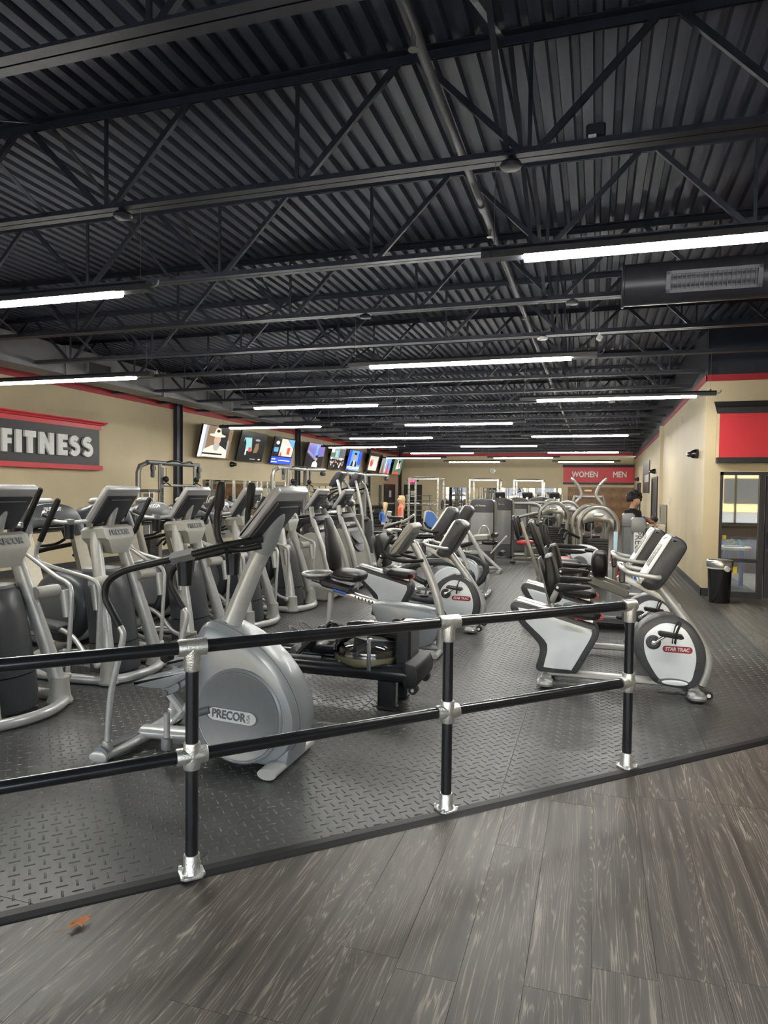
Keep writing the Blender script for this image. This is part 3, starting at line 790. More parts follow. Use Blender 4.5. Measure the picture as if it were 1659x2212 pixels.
# ------------------------------------------------------------------ signs
t = thing('fitness_sign', 'long black wall sign with white block letters and red mouldings', 'sign', (XL, 0, 0))
Z0, Z1, Y0, Y1 = 2.20, 3.04, 6.2, 12.56
slab('sign_board', .0, .10, Y0, Y1, Z0, Z1, 'sign_black', t)
cor = [(0, 3.0), (.12, 3.0), (.12, 3.09), (.16, 3.10), (.17, 3.13), (.20, 3.14), (.21, 3.16), (.21, 3.175), (0, 3.175)]
MB().loft([[Vector((x, Y0, z)) for x, z in cor], [Vector((x, Y1 + (.05 if x < .13 else .05 + (x - .12)), z)) for x, z in cor]]).build('top_moulding', 'sign_red', t, smooth=False)
slab('bottom_moulding', 0, .15, Y0, Y1 + .05, 2.11, 2.21, 'sign_red', t)
def s_glyph():
    c = [Vector((.5 + .30 * cos(a), .72 + .20 * sin(a))) for a in [radians(q) for q in range(25, 271, 15)]] + [Vector((.5 + .31 * cos(a), .29 + .215 * sin(a))) for a in [radians(q) for q in range(75, -151, -15)]]
    L, R = [], []
    for i_, p in enumerate(c):
        d = (c[min(i_ + 1, len(c) - 1)] - c[max(i_ - 1, 0)]).normalized(); n_ = Vector((-d.y, d.x)); w_ = .135
        L.append(p + n_ * w_ * 1.25); R.append(p - n_ * w_ * .85)
    P = L + R[::-1]
    x0, x1, y0, y1 = min(p.x for p in P), max(p.x for p in P), min(p.y for p in P), max(p.y for p in P)
    q_ = [[Vector(((p.x - x0) / (x1 - x0), (p.y - y0) / (y1 - y0))) for p in A] for A in (L, R)]
    return q_
GL = {'F': [[(0, 0), (.5, 0), (.5, .36), (.95, .36), (.95, .60), (.5, .60), (.5, .74), (1, .74), (1, 1), (0, 1)]], 'I': [[(0, 0), (1, 0), (1, 1), (0, 1)]], 'T': [[(.29, 0), (.71, 0), (.71, .72), (1, .72), (1, 1), (0, 1), (0, .72), (.29, .72)]],
      'N': [[(0, 0), (.33, 0), (.33, .52), (.70, 0), (1, 0), (1, 1), (.67, 1), (.67, .48), (.30, 1), (0, 1)]], 'E': [[(0, 0), (1, 0), (1, .25), (.48, .25), (.48, .39), (.95, .39), (.95, .62), (.48, .62), (.48, .75), (1, .75), (1, 1), (0, 1)]]}
for ch, ya, yb in (('F', 9.93, 10.15), ('I', 10.245, 10.378), ('T', 10.45, 10.725), ('N', 10.815, 11.19), ('E', 11.30, 11.56), ('S', 11.63, 11.918), ('S', 12.005, 12.31)):
    zl, hl = 2.385, .435; pt = lambda p, x: Vector((x, ya + p[0] * (yb - ya), zl + p[1] * hl)); mb = MB()
    if ch == 'S':
        Lq, Rq = s_glyph()
        mb.loft([[pt(a_, .10), pt(b2, .10), pt(b2, .15), pt(a_, .15)] for a_, b2 in zip(Lq, Rq)])
    else:
        P = GL[ch][0]; mb.loft([[pt(p, .10) for p in P], [pt(p, .15) for p in P]])
    mb.build('letter', 'letter_white', t, smooth=False)

t = thing('restroom_sign', 'red restroom sign with white women and men lettering on the back wall', 'sign', (0, YB, 0))
slab('sign_board', -1.66, 1.83, -.14, 0, 2.24, 3.04, 'sign_red', t)
slab('top_moulding', -1.70, 1.84, -.2, 0, 3.04, 3.17, 'sign_black', t); slab('bottom_moulding', -1.68, 1.84, -.17, 0, 2.15, 2.24, 'sign_black', t)
text('lettering', 'WOMEN', .42, .02, 'letter_white', t, (-.57, -.15, 2.65), FACE_NY, bold=.010, sx=.80)
text('lettering', 'MEN', .42, .02, 'letter_white', t, (1.15, -.15, 2.65), FACE_NY, bold=.010, sx=.80)

t = thing('red_sign', 'plain red sign board with black cornice over the glazed entrance', 'sign', (0, YC, 0))
slab('sign_board', 1.95, 6.2, -.13, 0, 2.36, 3.10, 'sign_red', t)
slab('board_edge', 1.91, 1.95, -.11, 0, 2.36, 3.10, 'wall_tan', t)
cor = [(0, 3.09), (.15, 3.09), (.15, 3.19), (.19, 3.21), (.22, 3.25), (.23, 3.27), (.23, 3.28), (0, 3.28)]
MB().loft([[Vector((1.93 - (max(0, d_ - .13)) * .9, -d_, z)) for d_, z in cor], [Vector((6.3, -d_, z)) for d_, z in cor]]).build('cornice', 'sign_black', t, smooth=False)
slab('bottom_moulding', 1.92, 6.25, -.16, 0, 2.27, 2.36, 'sign_black', t)

# interior window of the far partition with a pale poster
w3 = struct(slab('window_3', XR2 - .03, XR2, 26.4, 29.8, 1.74, 2.94, 'trim_navy'))
slab('window_pane', XR2 - .036, XR2 - .03, 26.5, 29.7, 1.80, 2.88, 'wood_dark', w3); slab('poster', XR2 - .042, XR2 - .036, 26.5, 28.6, 2.15, 2.42, 'paper', w3)

# ------------------------------------------------------------------ televisions on tilted mounts along the left wall
TVY = [(16.2, 17.9), (18.25, 20.1), (20.55, 22.2), (23.25, 25.1), (25.7, 27.35), (27.7, 29.5), (30.4, 32.2), (32.5, 34.3), (34.7, 36.4)]
for nm, c, s_ in (('tv_base', (.05, .05, .06), .25), ('tv_wood', (.22, .14, .08), .55), ('tv_pale', (.72, .68, .58), .62), ('tv_white', (.85, .88, .9), .7), ('tv_skin', (.55, .36, .26), .6), ('tv_dark', (.02, .02, .022), .2), ('tv_cyan', (.30, .62, .62), .6), ('tv_blue', (.03, .08, .75), .8), ('tv_sky', (.12, .35, .80), .75), ('tv_red', (.7, .07, .06), .6), ('tv_violet', (.20, .16, .50), .6), ('tv_grey', (.34, .36, .38), .55), ('tv_green', (.12, .22, .14), .5), ('tv_beard', (.45, .40, .36), .6)):
    emit(nm, c, s_ * .34)
def tv(k, y0, y1, label, art):
    w = min(1.66, y1 - y0 - .05); h = .93
    t = thing('wall_television', label, 'television', (XL, (y0 + y1) / 2, 3.07 + SLOPE * .2 * y0), group='televisions on the tan wall')
    R = Euler((0, radians(14), 0)).to_matrix()
    off = Vector((.30, 0, 0))
    P = lambda x, y, z: R @ Vector((x, y, z)) + off
    MB().rbox(P(0, 0, 0), (.05, w, h), .008, R).build('tv_case', 'black_gloss', t, smooth=False)
    MB().box(P(-.04, 0, 0), (.05, w * .6, h * .5), R).build('tv_back', 'black_rubber', t, smooth=False)
    mb = MB(); mb.box((.06, 0, 0), (.12, .3, .08)); mb.box((.14, 0, .05), (.2, .06, .05)); mb.box((.01, 0, 0), (.02, .4, .4)); mb.build('wall_mount', 'black_rubber', t, smooth=False)
    scr = MB().box(P(.0255, 0, 0), (.002, w - .03, h - .03), R).build('screen', art[0], t, smooth=False)
    for q, (m_, pts) in enumerate(art[1:]):
        # picture fields are flat print on the screen: (u, v) in 0..1, u from the viewer's left
        x = .0272 + .0006 * q
        # the viewer's left on this wall is the nearer end
        mb = MB(); poly = [P(x, (u - .5) * (w - .03), (v - .5) * (h - .03)) for u, v in pts]
        mb.v = poly + [p_ + R @ Vector((.0004, 0, 0)) for p_ in poly]; nn = len(poly)
        mb.f = [tuple(range(nn, 2 * nn))]
        mb.build('picture_field', m_, scr, smooth=False)
def disc(cx, cy, rx, ry, n=14): return [(cx + rx * cos(2 * pi * i / n), cy + ry * sin(2 * pi * i / n)) for i in range(n)]
def rc(a, b_, c, d): return [(a, b_), (c, b_), (c, d), (a, d)]
tv(0, *TVY[0], 'television showing an old bearded man in a pale hat, nearest the fitness sign', ['tv_wood', ('tv_white', rc(0, 0, .1, 1)), ('tv_grey', rc(.1, 0, .18, 1)), ('tv_dark', rc(.6, .1, .86, 1)), ('tv_grey', rc(.86, .05, .92, .6)), ('tv_pale', [(.12, .02), (.15, .25), (.38, .40), (.66, .40), (.88, .28), (.92, .02)]), ('tv_skin', disc(.52, .58, .11, .16)), ('tv_beard', disc(.52, .38, .10, .15)), ('tv_pale', disc(.50, .72, .27, .055)), ('tv_pale', [(.36, .72), (.42, .93), (.47, .97), (.56, .93), (.64, .73)]), ('tv_dark', disc(.50, .86, .055, .05)), ('tv_dark', rc(.12, .10, .76, .15))])
tv(1, *TVY[1], 'television showing a dark doorway scene with a hatted figure', ['tv_dark', ('tv_cyan', [(.12, .35), (.15, .8), (.42, .82), (.5, .35)]), ('tv_white', rc(.24, .2, .30, .4)), ('tv_dark', [(.08, .1), (.12, .6), (.18, .78), (.24, .6), (.26, .1)]), ('tv_wood', [(.56, .3), (.6, .62), (.72, .66), (.76, .45), (.7, .3)]), ('tv_red', rc(.36, .32, .46, .48)), ('tv_grey', disc(.66, .76, .1, .04)), ('tv_white', rc(.82, .06, .9, .1)), ('tv_grey', rc(.48, .06, .7, .09))])
tv(2, *TVY[2], 'television showing a news page with a red logo and blue lower banner', ['tv_dark', ('tv_pale', [(.32, .3), (.34, .97), (.62, .97), (.98, .62), (.96, .3)]), ('tv_sky', [(.64, .97), (.98, .97), (.98, .64)]), ('tv_white', rc(.4, .6, .68, .74)), ('tv_red', [(.68, .40), (.68, .64), (.82, .66), (.82, .38)]), ('tv_red', [(.34, .3), (.4, .5), (.46, .3)]), ('tv_sky', rc(.05, .45, .25, .62)), ('tv_white', disc(.17, .8, .08, .07)), ('tv_blue', rc(0, 0, 1, .26)), ('tv_white', rc(.03, .15, .2, .19)), ('tv_white', rc(.35, .12, .92, .15)), ('tv_white', rc(.03, .05, .3, .08))])
tv(3, *TVY[3], 'television showing a singer in violet stage light', ['tv_dark', ('tv_violet', [(.0, .6), (.05, 1), (1, 1), (1, .5), (.7, .45), (.5, .3)]), ('tv_grey', [(.05, .62), (.45, .4), (.45, .45), (.06, .7)]), ('tv_sky', [(.48, .35), (.5, .95), (.62, .95), (.62, .35)]), ('tv_white', [(.40, .0), (.44, .2), (.58, .28), (.72, .16), (.74, 0)]), ('tv_skin', disc(.60, .38, .07, .11)), ('tv_dark', disc(.60, .46, .08, .06))])
crowd = ['tv_grey', ('tv_white', rc(.0, .7, .2, 1)), ('tv_cyan', rc(.3, .55, .5, .85)), ('tv_green', rc(.0, .55, .3, .75)), ('tv_dark', rc(0, 0, 1, .45))]
for q in range(34): crowd.append((random.choice(['tv_white', 'tv_pale', 'tv_skin', 'tv_dark', 'tv_grey', 'tv_wood']), disc(random.uniform(.04, .96), random.uniform(.04, .5), .04, .06, 7)))
for q in range(8): crowd.append(('tv_dark', rc(.55 + q * .055, .55, .58 + q * .055, .95)))
tv(4, *TVY[4], 'television showing a crowd in a city street', crowd)
tv(5, *TVY[5], 'television showing a newsreader in a dark suit on blue', ['tv_sky', ('tv_blue', rc(0, 0, .2, 1)), ('tv_blue', rc(.75, .3, 1, 1)), ('tv_dark', [(.24, .18), (.34, .48), (.66, .48), (.76, .18)]), ('tv_white', [(.44, .22), (.42, .5), (.58, .5), (.56, .22)]), ('tv_blue', rc(.485, .2, .515, .46)), ('tv_skin', disc(.5, .66, .1, .19)), ('tv_dark', disc(.5, .84, .11, .06)), ('tv_white', rc(.03, .08, .97, .2)), ('tv_grey', rc(.06, .12, .8, .16))])
tv(6, *TVY[6], 'television showing a red figure on pale ground, third from the back', ['tv_dark', ('tv_pale', rc(.12, .1, .9, .88)), ('tv_red', disc(.34, .5, .14, .2)), ('tv_skin', disc(.4, .62, .06, .08)), ('tv_white', disc(.65, .4, .18, .2))])
tv(7, *TVY[7], 'television showing two dark spires on blue, second from the back', ['tv_grey', ('tv_sky', rc(.5, .2, .98, .98)), ('tv_red', [(.6, .0), (.66, .5), (.72, .8), (.78, .5), (.84, .0)]), ('tv_wood', [(.1, .0), (.16, .4), (.22, .7), (.28, .4), (.34, 0)]), ('tv_white', rc(.42, .1, .48, .9))])
tv(8, *TVY[8], 'television showing a pale portrait, last before the corner column', ['tv_green', ('tv_white', [(.3, .3), (.4, .9), (.7, .95), (.8, .4)]), ('tv_skin', disc(.6, .62, .1, .2)), ('tv_dark', disc(.6, .8, .12, .12)), ('tv_red', rc(.3, .0, .7, .15))])

# ------------------------------------------------------------------ cameras, clock, exit sign, outlets
def dome(label, loc, axis):
    t = thing('security_camera', label, 'security camera', loc)
    d = Vector(axis); R = Vector((0, 0, 1)).rotation_difference(d).to_matrix()
    def L(prof, nm, m_):
        mb = MB().lathe(prof, n=20); mb.v = [R @ v for v in mb.v]; return mb.build(nm, m_, t)
    L([(.085, 0), (.088, .02), (.085, .05), (.07, .1), (.05, .135), (.04, .14)], 'camera_housing', 'black_gloss')
    L([(.045, .13), (.045, .17), (.035, .19), (.01, .195)], 'lens_barrel', 'black_gloss')
    L([(.03, .195), (.024, .199), (.005, .2)], 'lens', 'chrome')
dome('black round security camera high on the near partition corner', (XR, 13.47, 2.47), (-1, -.25, -.1))
dome('black round security camera on the far partition above its dark door', (XR2, 24.0, 2.46), (-1, -.2, -.1))
dome('small black security camera at the far end of the partition', (XR2, 33.0, 2.36), (-1, -.2, -.1))
dome('black round security camera on the tan wall below the second television', (XL, 18.41, 2.47), (1, .15, -.05))
t = thing('wall_clock', 'round white wall clock on the tan back wall', 'clock', (-5.44, YB, 2.84))
MB().lathe([(.15, 0), (.165, -.02), (.165, -.05), (.145, -.055), (.14, -.045), (.01, -.045)], ax='y', n=28).build('clock_case', 'silver_bright', t)
MB().lathe([(.14, -.043), (.139, -.046), (.01, -.046)], ax='y', n=28).build('clock_face', 'white_plain', t)
MB().box((.03, -.05, .03), (.09, .004, .012), Euler((0, -.8, 0))).build('clock_hand', 'black_rubber', t, smooth=False)
MB().box((-.02, -.05, -.02), (.07, .004, .014), Euler((0, 2.6, 0))).build('clock_hand', 'black_rubber', t, smooth=False)
t = thing('exit_sign', 'red lit exit sign with two lamp heads above the back door', 'exit sign', (-9.87, YB, 2.25))
MB().rbox((0, -.05, 0), (.42, .09, .24), .02).build('sign_case', 'black_gloss', t)
slab('lit_face', -.19, .19, -.098, -.094, -.1, .1, 'logo_red', t)
text('lettering', 'EXIT', .22, .006, 'exit_red', t, (0, -.102, 0), FACE_NY, bold=.006, sx=.85)
for s_ in (-1, 1): MB().lathe([(.02, 0), (.05, -.03), (.055, -.08), (.01, -.085)], (s_ * .28, -.02, .02), 'y', 14).build('lamp_head', 'black_gloss', t)
def plate(name, label, cat, loc, sx, sy, sz, extra=None):
    t = thing(name, label, cat, loc)
    MB().rbox((0, 0, 0), (sx, sy, sz), .004).build('cover_plate', 'white_plain', t)
    if extra: extra(t)
    return t
def sockets(t):
    for dz in (-.02, .02): MB().box((.006, 0, dz), (.006, .03, .024)).build('socket', 'putty', t)
    MB().rbox((.02, .02, .0), (.03, .03, .025), .004).build('plug', 'black_rubber', t)
    MB().tube([(.03, .02, 0), (.06, .08, -.02), (.05, .2, -.14), (.04, .28, -.28)], .004, n=6, sub=5).build('power_cord', 'black_rubber', t)
plate('wall_outlet', 'white outlet with a black cord on the tan wall behind the treadmills', 'outlet', (XL + .005, 11.93, .42), .01, .12, .16, sockets)
plate('wall_switch', 'white switch plate on the near partition wall', 'switch', (XR - .005, 18.2, 1.5), .01, .09, .3, lambda t: MB().box((-.006, 0, 0), (.006, .03, .07)).build('toggle', 'putty', t))
plate('blank_plate', 'low white outlet plate on the near partition wall', 'outlet', (XR - .005, 15.95, .38), .01, .08, .13, lambda t: MB().box((-.006, 0, 0), (.006, .03, .05)).build('socket', 'putty', t))
plate('wall_speaker', 'tan rectangular wall plate high on the near partition', 'plate', (XR - .005, 16.0, 3.35), .012, .12, .2, lambda t: MB().box((-.007, 0, 0), (.006, .08, .16)).build('grille', 'putty', t))

# ------------------------------------------------------------------ mirrors
t = thing('wall_mirror', 'long wall mirror in panels along the tan television wall', 'mirror', (XL, 0, 0))
y = 16.85
while y < 33.6:
    y1 = min(y + 1.83, 33.7); MB().rbox((.012, (y + y1) / 2, 1.11), (.012, y1 - y - .012, 1.74), .003).build('mirror_panel', 'mirror', t, smooth=False); y = y1
t = thing('wall_mirror', 'wide wall mirror in panels across the back wall', 'mirror', (0, YB, 0))
x = -8.0
for k in range(4):
    x1 = x + 1.56; MB().rbox(((x + x1) / 2, -.012, 1.1), (x1 - x - .012, .012, 1.64), .003).build('mirror_panel', 'mirror', t, smooth=False); x = x1

# ------------------------------------------------------------------ doors
def flat_door(name, x0, x1, y, h, vis=True):
    d = struct(slab(name, x0 + .05, x1 - .05, y - .05, y, 0.02, h - .05, 'door_dark'))
    mb = MB(); mb.box((x0 + .025, y - .03, h / 2), (.05, .08, h)); mb.box((x1 - .025, y - .03, h / 2), (.05, .08, h)); mb.box(((x0 + x1) / 2, y - .03, h - .025), (x1 - x0, .08, .05)); mb.build('door_frame', 'trim_navy', d, smooth=False)
    MB().rbox(((x0 + x1) / 2 - .02, y - .1, 1.0), (x1 - x0 - .25, .05, .09), .015).build('push_bar', 'stainless', d)
    slab('door_notice', (x0 + x1) / 2 - .13, (x0 + x1) / 2 + .13, y - .056, y - .05, 1.35, 1.7, 'paper', d)
    return d
flat_door('door_1', -10.4, -9.36, YB, 2.05)
d = struct(slab('door_2', XL, XL + .05, 34.15, 35.95, .02, 2.0, 'door_dark'))
MB().rbox((XL + .1, 35.0, 1.0), (.05, 1.5, .09), .015).build('push_bar', 'stainless', d); slab('door_notice', XL + .05, XL + .056, 34.9, 35.3, 1.35, 1.7, 'paper', d)
mb = MB(); mb.box((XL + .03, 34.12, 1.02), (.08, .06, 2.05)); mb.box((XL + .03, 35.98, 1.02), (.08, .06, 2.05)); mb.box((XL + .03, 35.05, 2.02), (.08, 1.9, .05)); mb.build('door_frame', 'trim_navy', d, smooth=False)
for k, (y0, y1, h) in enumerate(((22.6, 24.7, 2.2), (31.5, 33.1, 2.12))):
    d = struct(slab(f'door_{k + 3}', XR2 - .03, XR2, y0, y1, .02, h, 'door_dark'))
    mb = MB(); mb.box((XR2 - .03, y0 - .04, h / 2), (.07, .08, h)); mb.box((XR2 - .03, y1 + .04, h / 2), (.07, .08, h)); mb.box((XR2 - .03, (y0 + y1) / 2, h + .03), (.07, y1 - y0 + .16, .06)); mb.build('door_frame', 'trim_navy', d, smooth=False)
    MB().rbox((XR2 - .07, y0 + .15, 1.0), (.05, .03, .25), .01).build('door_handle', 'stainless', d)
# brown tiled restroom entry below the sign, tile by tile
t = thing('tiled_entry', 'brown stone tiled restroom entry wall below the red sign', 'tiled wall', (0, YB - .015, 0))
slab('backing', -1.42, XR2 - .01, -.03, 0, 0.0, 2.0, 'wood_brown', t)
tile = None
for i in range(6):
    for j in range(4):
        x = -1.42 + i * .54; z = .03 + j * .49
        if tile is None:
            tile = MB().rbox((0, 0, 0), (.53, .02, .48), .004).build('wall_tile', 'wood_brown', t, smooth=False); c = tile
        else: c = tile.copy(); COL.objects.link(c); c.parent = t
        c.location = (x + .27, -.035, z + .24)

# ------------------------------------------------------------------ glazed screen and door into the side room
w2 = struct(slab('window_2', 2.0, 2.045, YC - .02, YC + .1, 0, 2.12, 'trim_navy'))
slab('head_rail', 2.0, 5.4, YC - .02, YC + .1, 2.07, 2.12, 'trim_navy', w2)
slab('middle_rail', 2.045, 2.6, YC - .02, YC + .1, .60, .66, 'trim_navy', w2); slab('bottom_rail', 2.045, 2.6, YC - .02, YC + .1, .0, .10, 'trim_navy', w2)
slab('stile', 2.6, 2.68, YC - .02, YC + .1, 0, 2.07, 'trim_navy', w2)
slab('window_pane', 2.045, 2.6, YC + .037, YC + .043, .66, 2.07, 'pane', w2); slab('window_pane', 2.045, 2.6, YC + .037, YC + .043, .10, .60, 'pane', w2)
slab('notice', 2.24, 2.30, YC + .03, YC + .036, .40, .52, 'toy_yellow', w2); slab('notice', 2.06, 2.12, YC + .03, YC + .036, .98, 1.05, 'toy_yellow', w2)
d5 = struct(slab('door_5', 2.70, 2.80, YC - .01, YC + .05, .02, 2.06, 'trim_navy'))
slab('door_stile', 3.5, 3.6, YC - .01, YC + .05, .02, 2.06, 'trim_navy', d5); slab('door_rail', 2.8, 3.5, YC - .01, YC + .05, .02, .24, 'trim_navy', d5); slab('door_rail', 2.8, 3.5, YC - .01, YC + .05, 1.96, 2.06, 'trim_navy', d5)
slab('door_glass', 2.8, 3.5, YC + .017, YC + .023, .24, 1.96, 'pane', d5)
MB().tube([(2.745, YC - .01, .82), (2.745, YC - .08, .84), (2.745, YC - .08, 1.12), (2.745, YC - .01, 1.14)], .014, n=10, sub=4).build('pull_handle', 'stainless', d5)
slab('side_screen', 3.62, 5.38, YC + .037, YC + .043, .05, 2.07, 'pane', w2)
fk = struct(slab('floor_kids_room', XR + .15, XE, YC + .15, YC + 6.3, 0, .008, 'carpet_grey'))
slab('carpet_stripe', 2.0, 2.75, YC + .4, YC + 6.2, .008, .010, 'carpet_blue', fk)
t = thing('low_cabinet', 'dark brown panelled counter inside the side room', 'cabinet', (2.0, 16.6, 0))
slab('cabinet_body', .0, 3.6, 0, .5, 0, 1.05, 'wood_dark', t)
for k in range(6): slab('cabinet_panel', .06 + k * .6, .58 + k * .6, -.015, 0, .08, .98, 'wood_dark', t)
slab('counter_top', -.03, 3.65, -.06, .55, 1.05, 1.09, 'wood_dark', t)
t = thing('play_table', 'small round white play table behind the glazed screen', 'table', (2.5, 14.2, 0))
MB().lathe([(.05, .70), (.285, .70), (.30, .715), (.30, .75), (.285, .76), (.02, .76)], n=32).build('table_top', 'table_white', t)
slab('red_label', .17, .25, -.305, -.24, .715, .75, 'toy_red', t)
for a in range(4): MB().cyl((.2 * cos(a * pi / 2 + .5), .2 * sin(a * pi / 2 + .5), .008), (.19 * cos(a * pi / 2 + .5), .19 * sin(a * pi / 2 + .5), .70), .022, n=10).build('leg', 'toy_blue', t)
t = thing('toy_bin', 'clear plastic bin of colourful toys on the white play table', 'bin', (2.5, 14.2, .76))
MB().loft([[Vector(p) for p in ((-.17, -.09, .0), (.17, -.09, .0), (.17, .09, .0), (-.17, .09, .0))], [Vector(p) for p in ((-.21, -.11, .14), (.21, -.11, .14), (.21, .11, .14), (-.21, .11, .14))]]).build('bin_body', 'bin_clear', t, smooth=False)
for k in range(14):
    tc_ = ('yellow', 'green', 'red', 'blue', 'yellow')[k % 5]
    o = MB().rbox((0, 0, 0), (random.uniform(.04, .09), random.uniform(.03, .06), random.uniform(.03, .06)), .008).build('toy_block', 'toy_' + tc_, None)
    tag(o, 'small %s plastic toy block in the clear bin' % tc_, 'toy', 'toy blocks in the clear bin'); o.location = (2.5 + random.uniform(-.11, .11), 14.2 + random.uniform(-.04, .04), .79 + random.uniform(0, .10)); o.rotation_euler = (random.random(), random.random(), random.random() * 3)
t = thing('child_chair', 'small black child chair under the white play table', 'chair', (2.15, 13.75, 0))
MB().rbox((0, 0, .33), (.3, .3, .03), .01).build('seat', 'black_rubber', t); MB().rbox((-.14, 0, .52), (.03, .28, .16), .01).build('backrest', 'black_rubber', t)
for a in (-1, 1):
    for c in (-1, 1): MB().cyl((a * .13, c * .13, .008), (a * .12, c * .12, .33), .011, n=8).build('leg', 'wire', t)
# trash can
t = thing('trash_can', 'black round trash can with a brushed steel rim by the partition corner', 'trash can', (1.93, 12.05, 0))
MB().lathe([(.03, .0), (.155, .0), (.16, .01), (.18, .60), (.17, .61), (.16, .60), (.14, .05), (.03, .03)], n=36).build('can_body', 'black_gloss', t)
MB().lathe([(.178, .575), (.192, .575), (.196, .59), (.196, .675), (.185, .69), (.165, .685), (.165, .6), (.17, .575)], n=36).build('steel_rim', 'stainless', t)
MB().cushion((.08, -.185, .56), (.11, .025, .09), Euler((0, .5, .3)), .8, 12, 6).build('bag_corner', 'bag_white', t)
mb = MB().lathe([(.183, .55), (.187, .575), (.18, .58), (.178, .55)], n=36).build('bag_edge', 'bag_white', t)
# drinking fountain
t = thing('drinking_fountain', 'steel and grey drinking fountain on the near partition wall', 'drinking fountain', (XR - .012, 19.0, 0))
MB().rbox((-.22, 0, .83), (.44, .5, .3), .03).build('basin', 'stainless', t); MB().rbox((-.07, 0, 1.2), (.14, .46, .5), .01).build('bottle_filler', 'putty', t)
MB().box((-.142, -.1, 1.2), (.01, .12, .4)).build('filler_panel', 'cabinet_black', t); MB().cyl((-.34, .05, .98), (-.3, .05, 1.03), .012).build('spout', 'chrome', t)

# ================================================================== machines (each faces +X in its own frame)
def logo(parent, loc, rot, body, size, m_, depth=.004, bold=.0, sx=1., shear=0.):
    return text('logo_lettering', body, size, depth, m_, parent, loc, rot, bold=bold, sx=sx, shear=shear)

# ------------------------------------------------------------------ front elliptical trainer
def cup_holder(t, c, clampdir=(1, 0, 0), s_=1.0):
    c = Vector(c)
    mb = MB(); mb.lathe([(r_ * s_, h_ * s_) for r_, h_ in ((.01, -.11), (.032, -.11), (.036, -.05), (.042, 0), (.036, 0), (.03, -.09), (.01, -.1))], tuple(c), 'z', 18)
    h = mb.build('cup_holder', 'black_gloss', t)
    MB().rbox(c + Vector((.0, .0, .015)), (.055, .06, .02), .006).build('holder_bracket', 'black_gloss', h)
    return h
def slant_console(t, b_, tp, th, hw, m1='console_light', m2='console_dark'):
    """thin tilted display slab: light shell, dark inset back, black face; b_ and tp are the user-side bottom and top in x, z"""
    fb, ft = Vector(b_), Vector(tp); d = (ft - fb).normalized(); n = Vector((d.y, -d.x)); L = (ft - fb).length
    prof = [fb, fb + d * L * .5, ft - d * .05, ft + n * .012, ft + n * th * .55 + d * .015, ft + n * th * 1.1 + d * .0, ft + n * th * 1.1 - d * .04, fb + n * th + d * L * .45, fb + n * th * .95 + d * .03, fb + n * th * .45 - d * .022]
    con = MB().prism(cr(prof, 4, True), -hw, hw, .022).build('console', m1, t)
    a, c = fb + n * (th - .004) + d * .012, ft + n * (th + .004) - d * .07
    MB().prism([a, c, c + n * .022 + d * .01, c + n * .026 - d * .03, a + n * .026 + d * .03, a + n * .018], -hw + .036, hw - .036, .012).build('console_back', m2, con)
    MB().prism([fb + d * .03 - n * .003, ft - d * .06 - n * .003, ft - d * .06 + n * .004, fb + d * .03 + n * .004], -hw + .03, hw - .03).build('console_face', 'black_gloss', con)
    q = c + n * .024 - d * .03
    ang = math.atan2(d.x, d.y)
    MB().box((q.x, 0, q.y), (.006, hw * 1.2, .005), Euler((0, ang, 0))).build('console_slot', 'console_light', con)
    q = fb + n * (th + .02) + d * L * .38
    MB().cushion((q.x, 0, q.y), (.018, hw * .36, L * .42), Euler((0, ang, 0)), .7, 14, 6).build('console_hatch', 'plastic_mid', con)
    return con

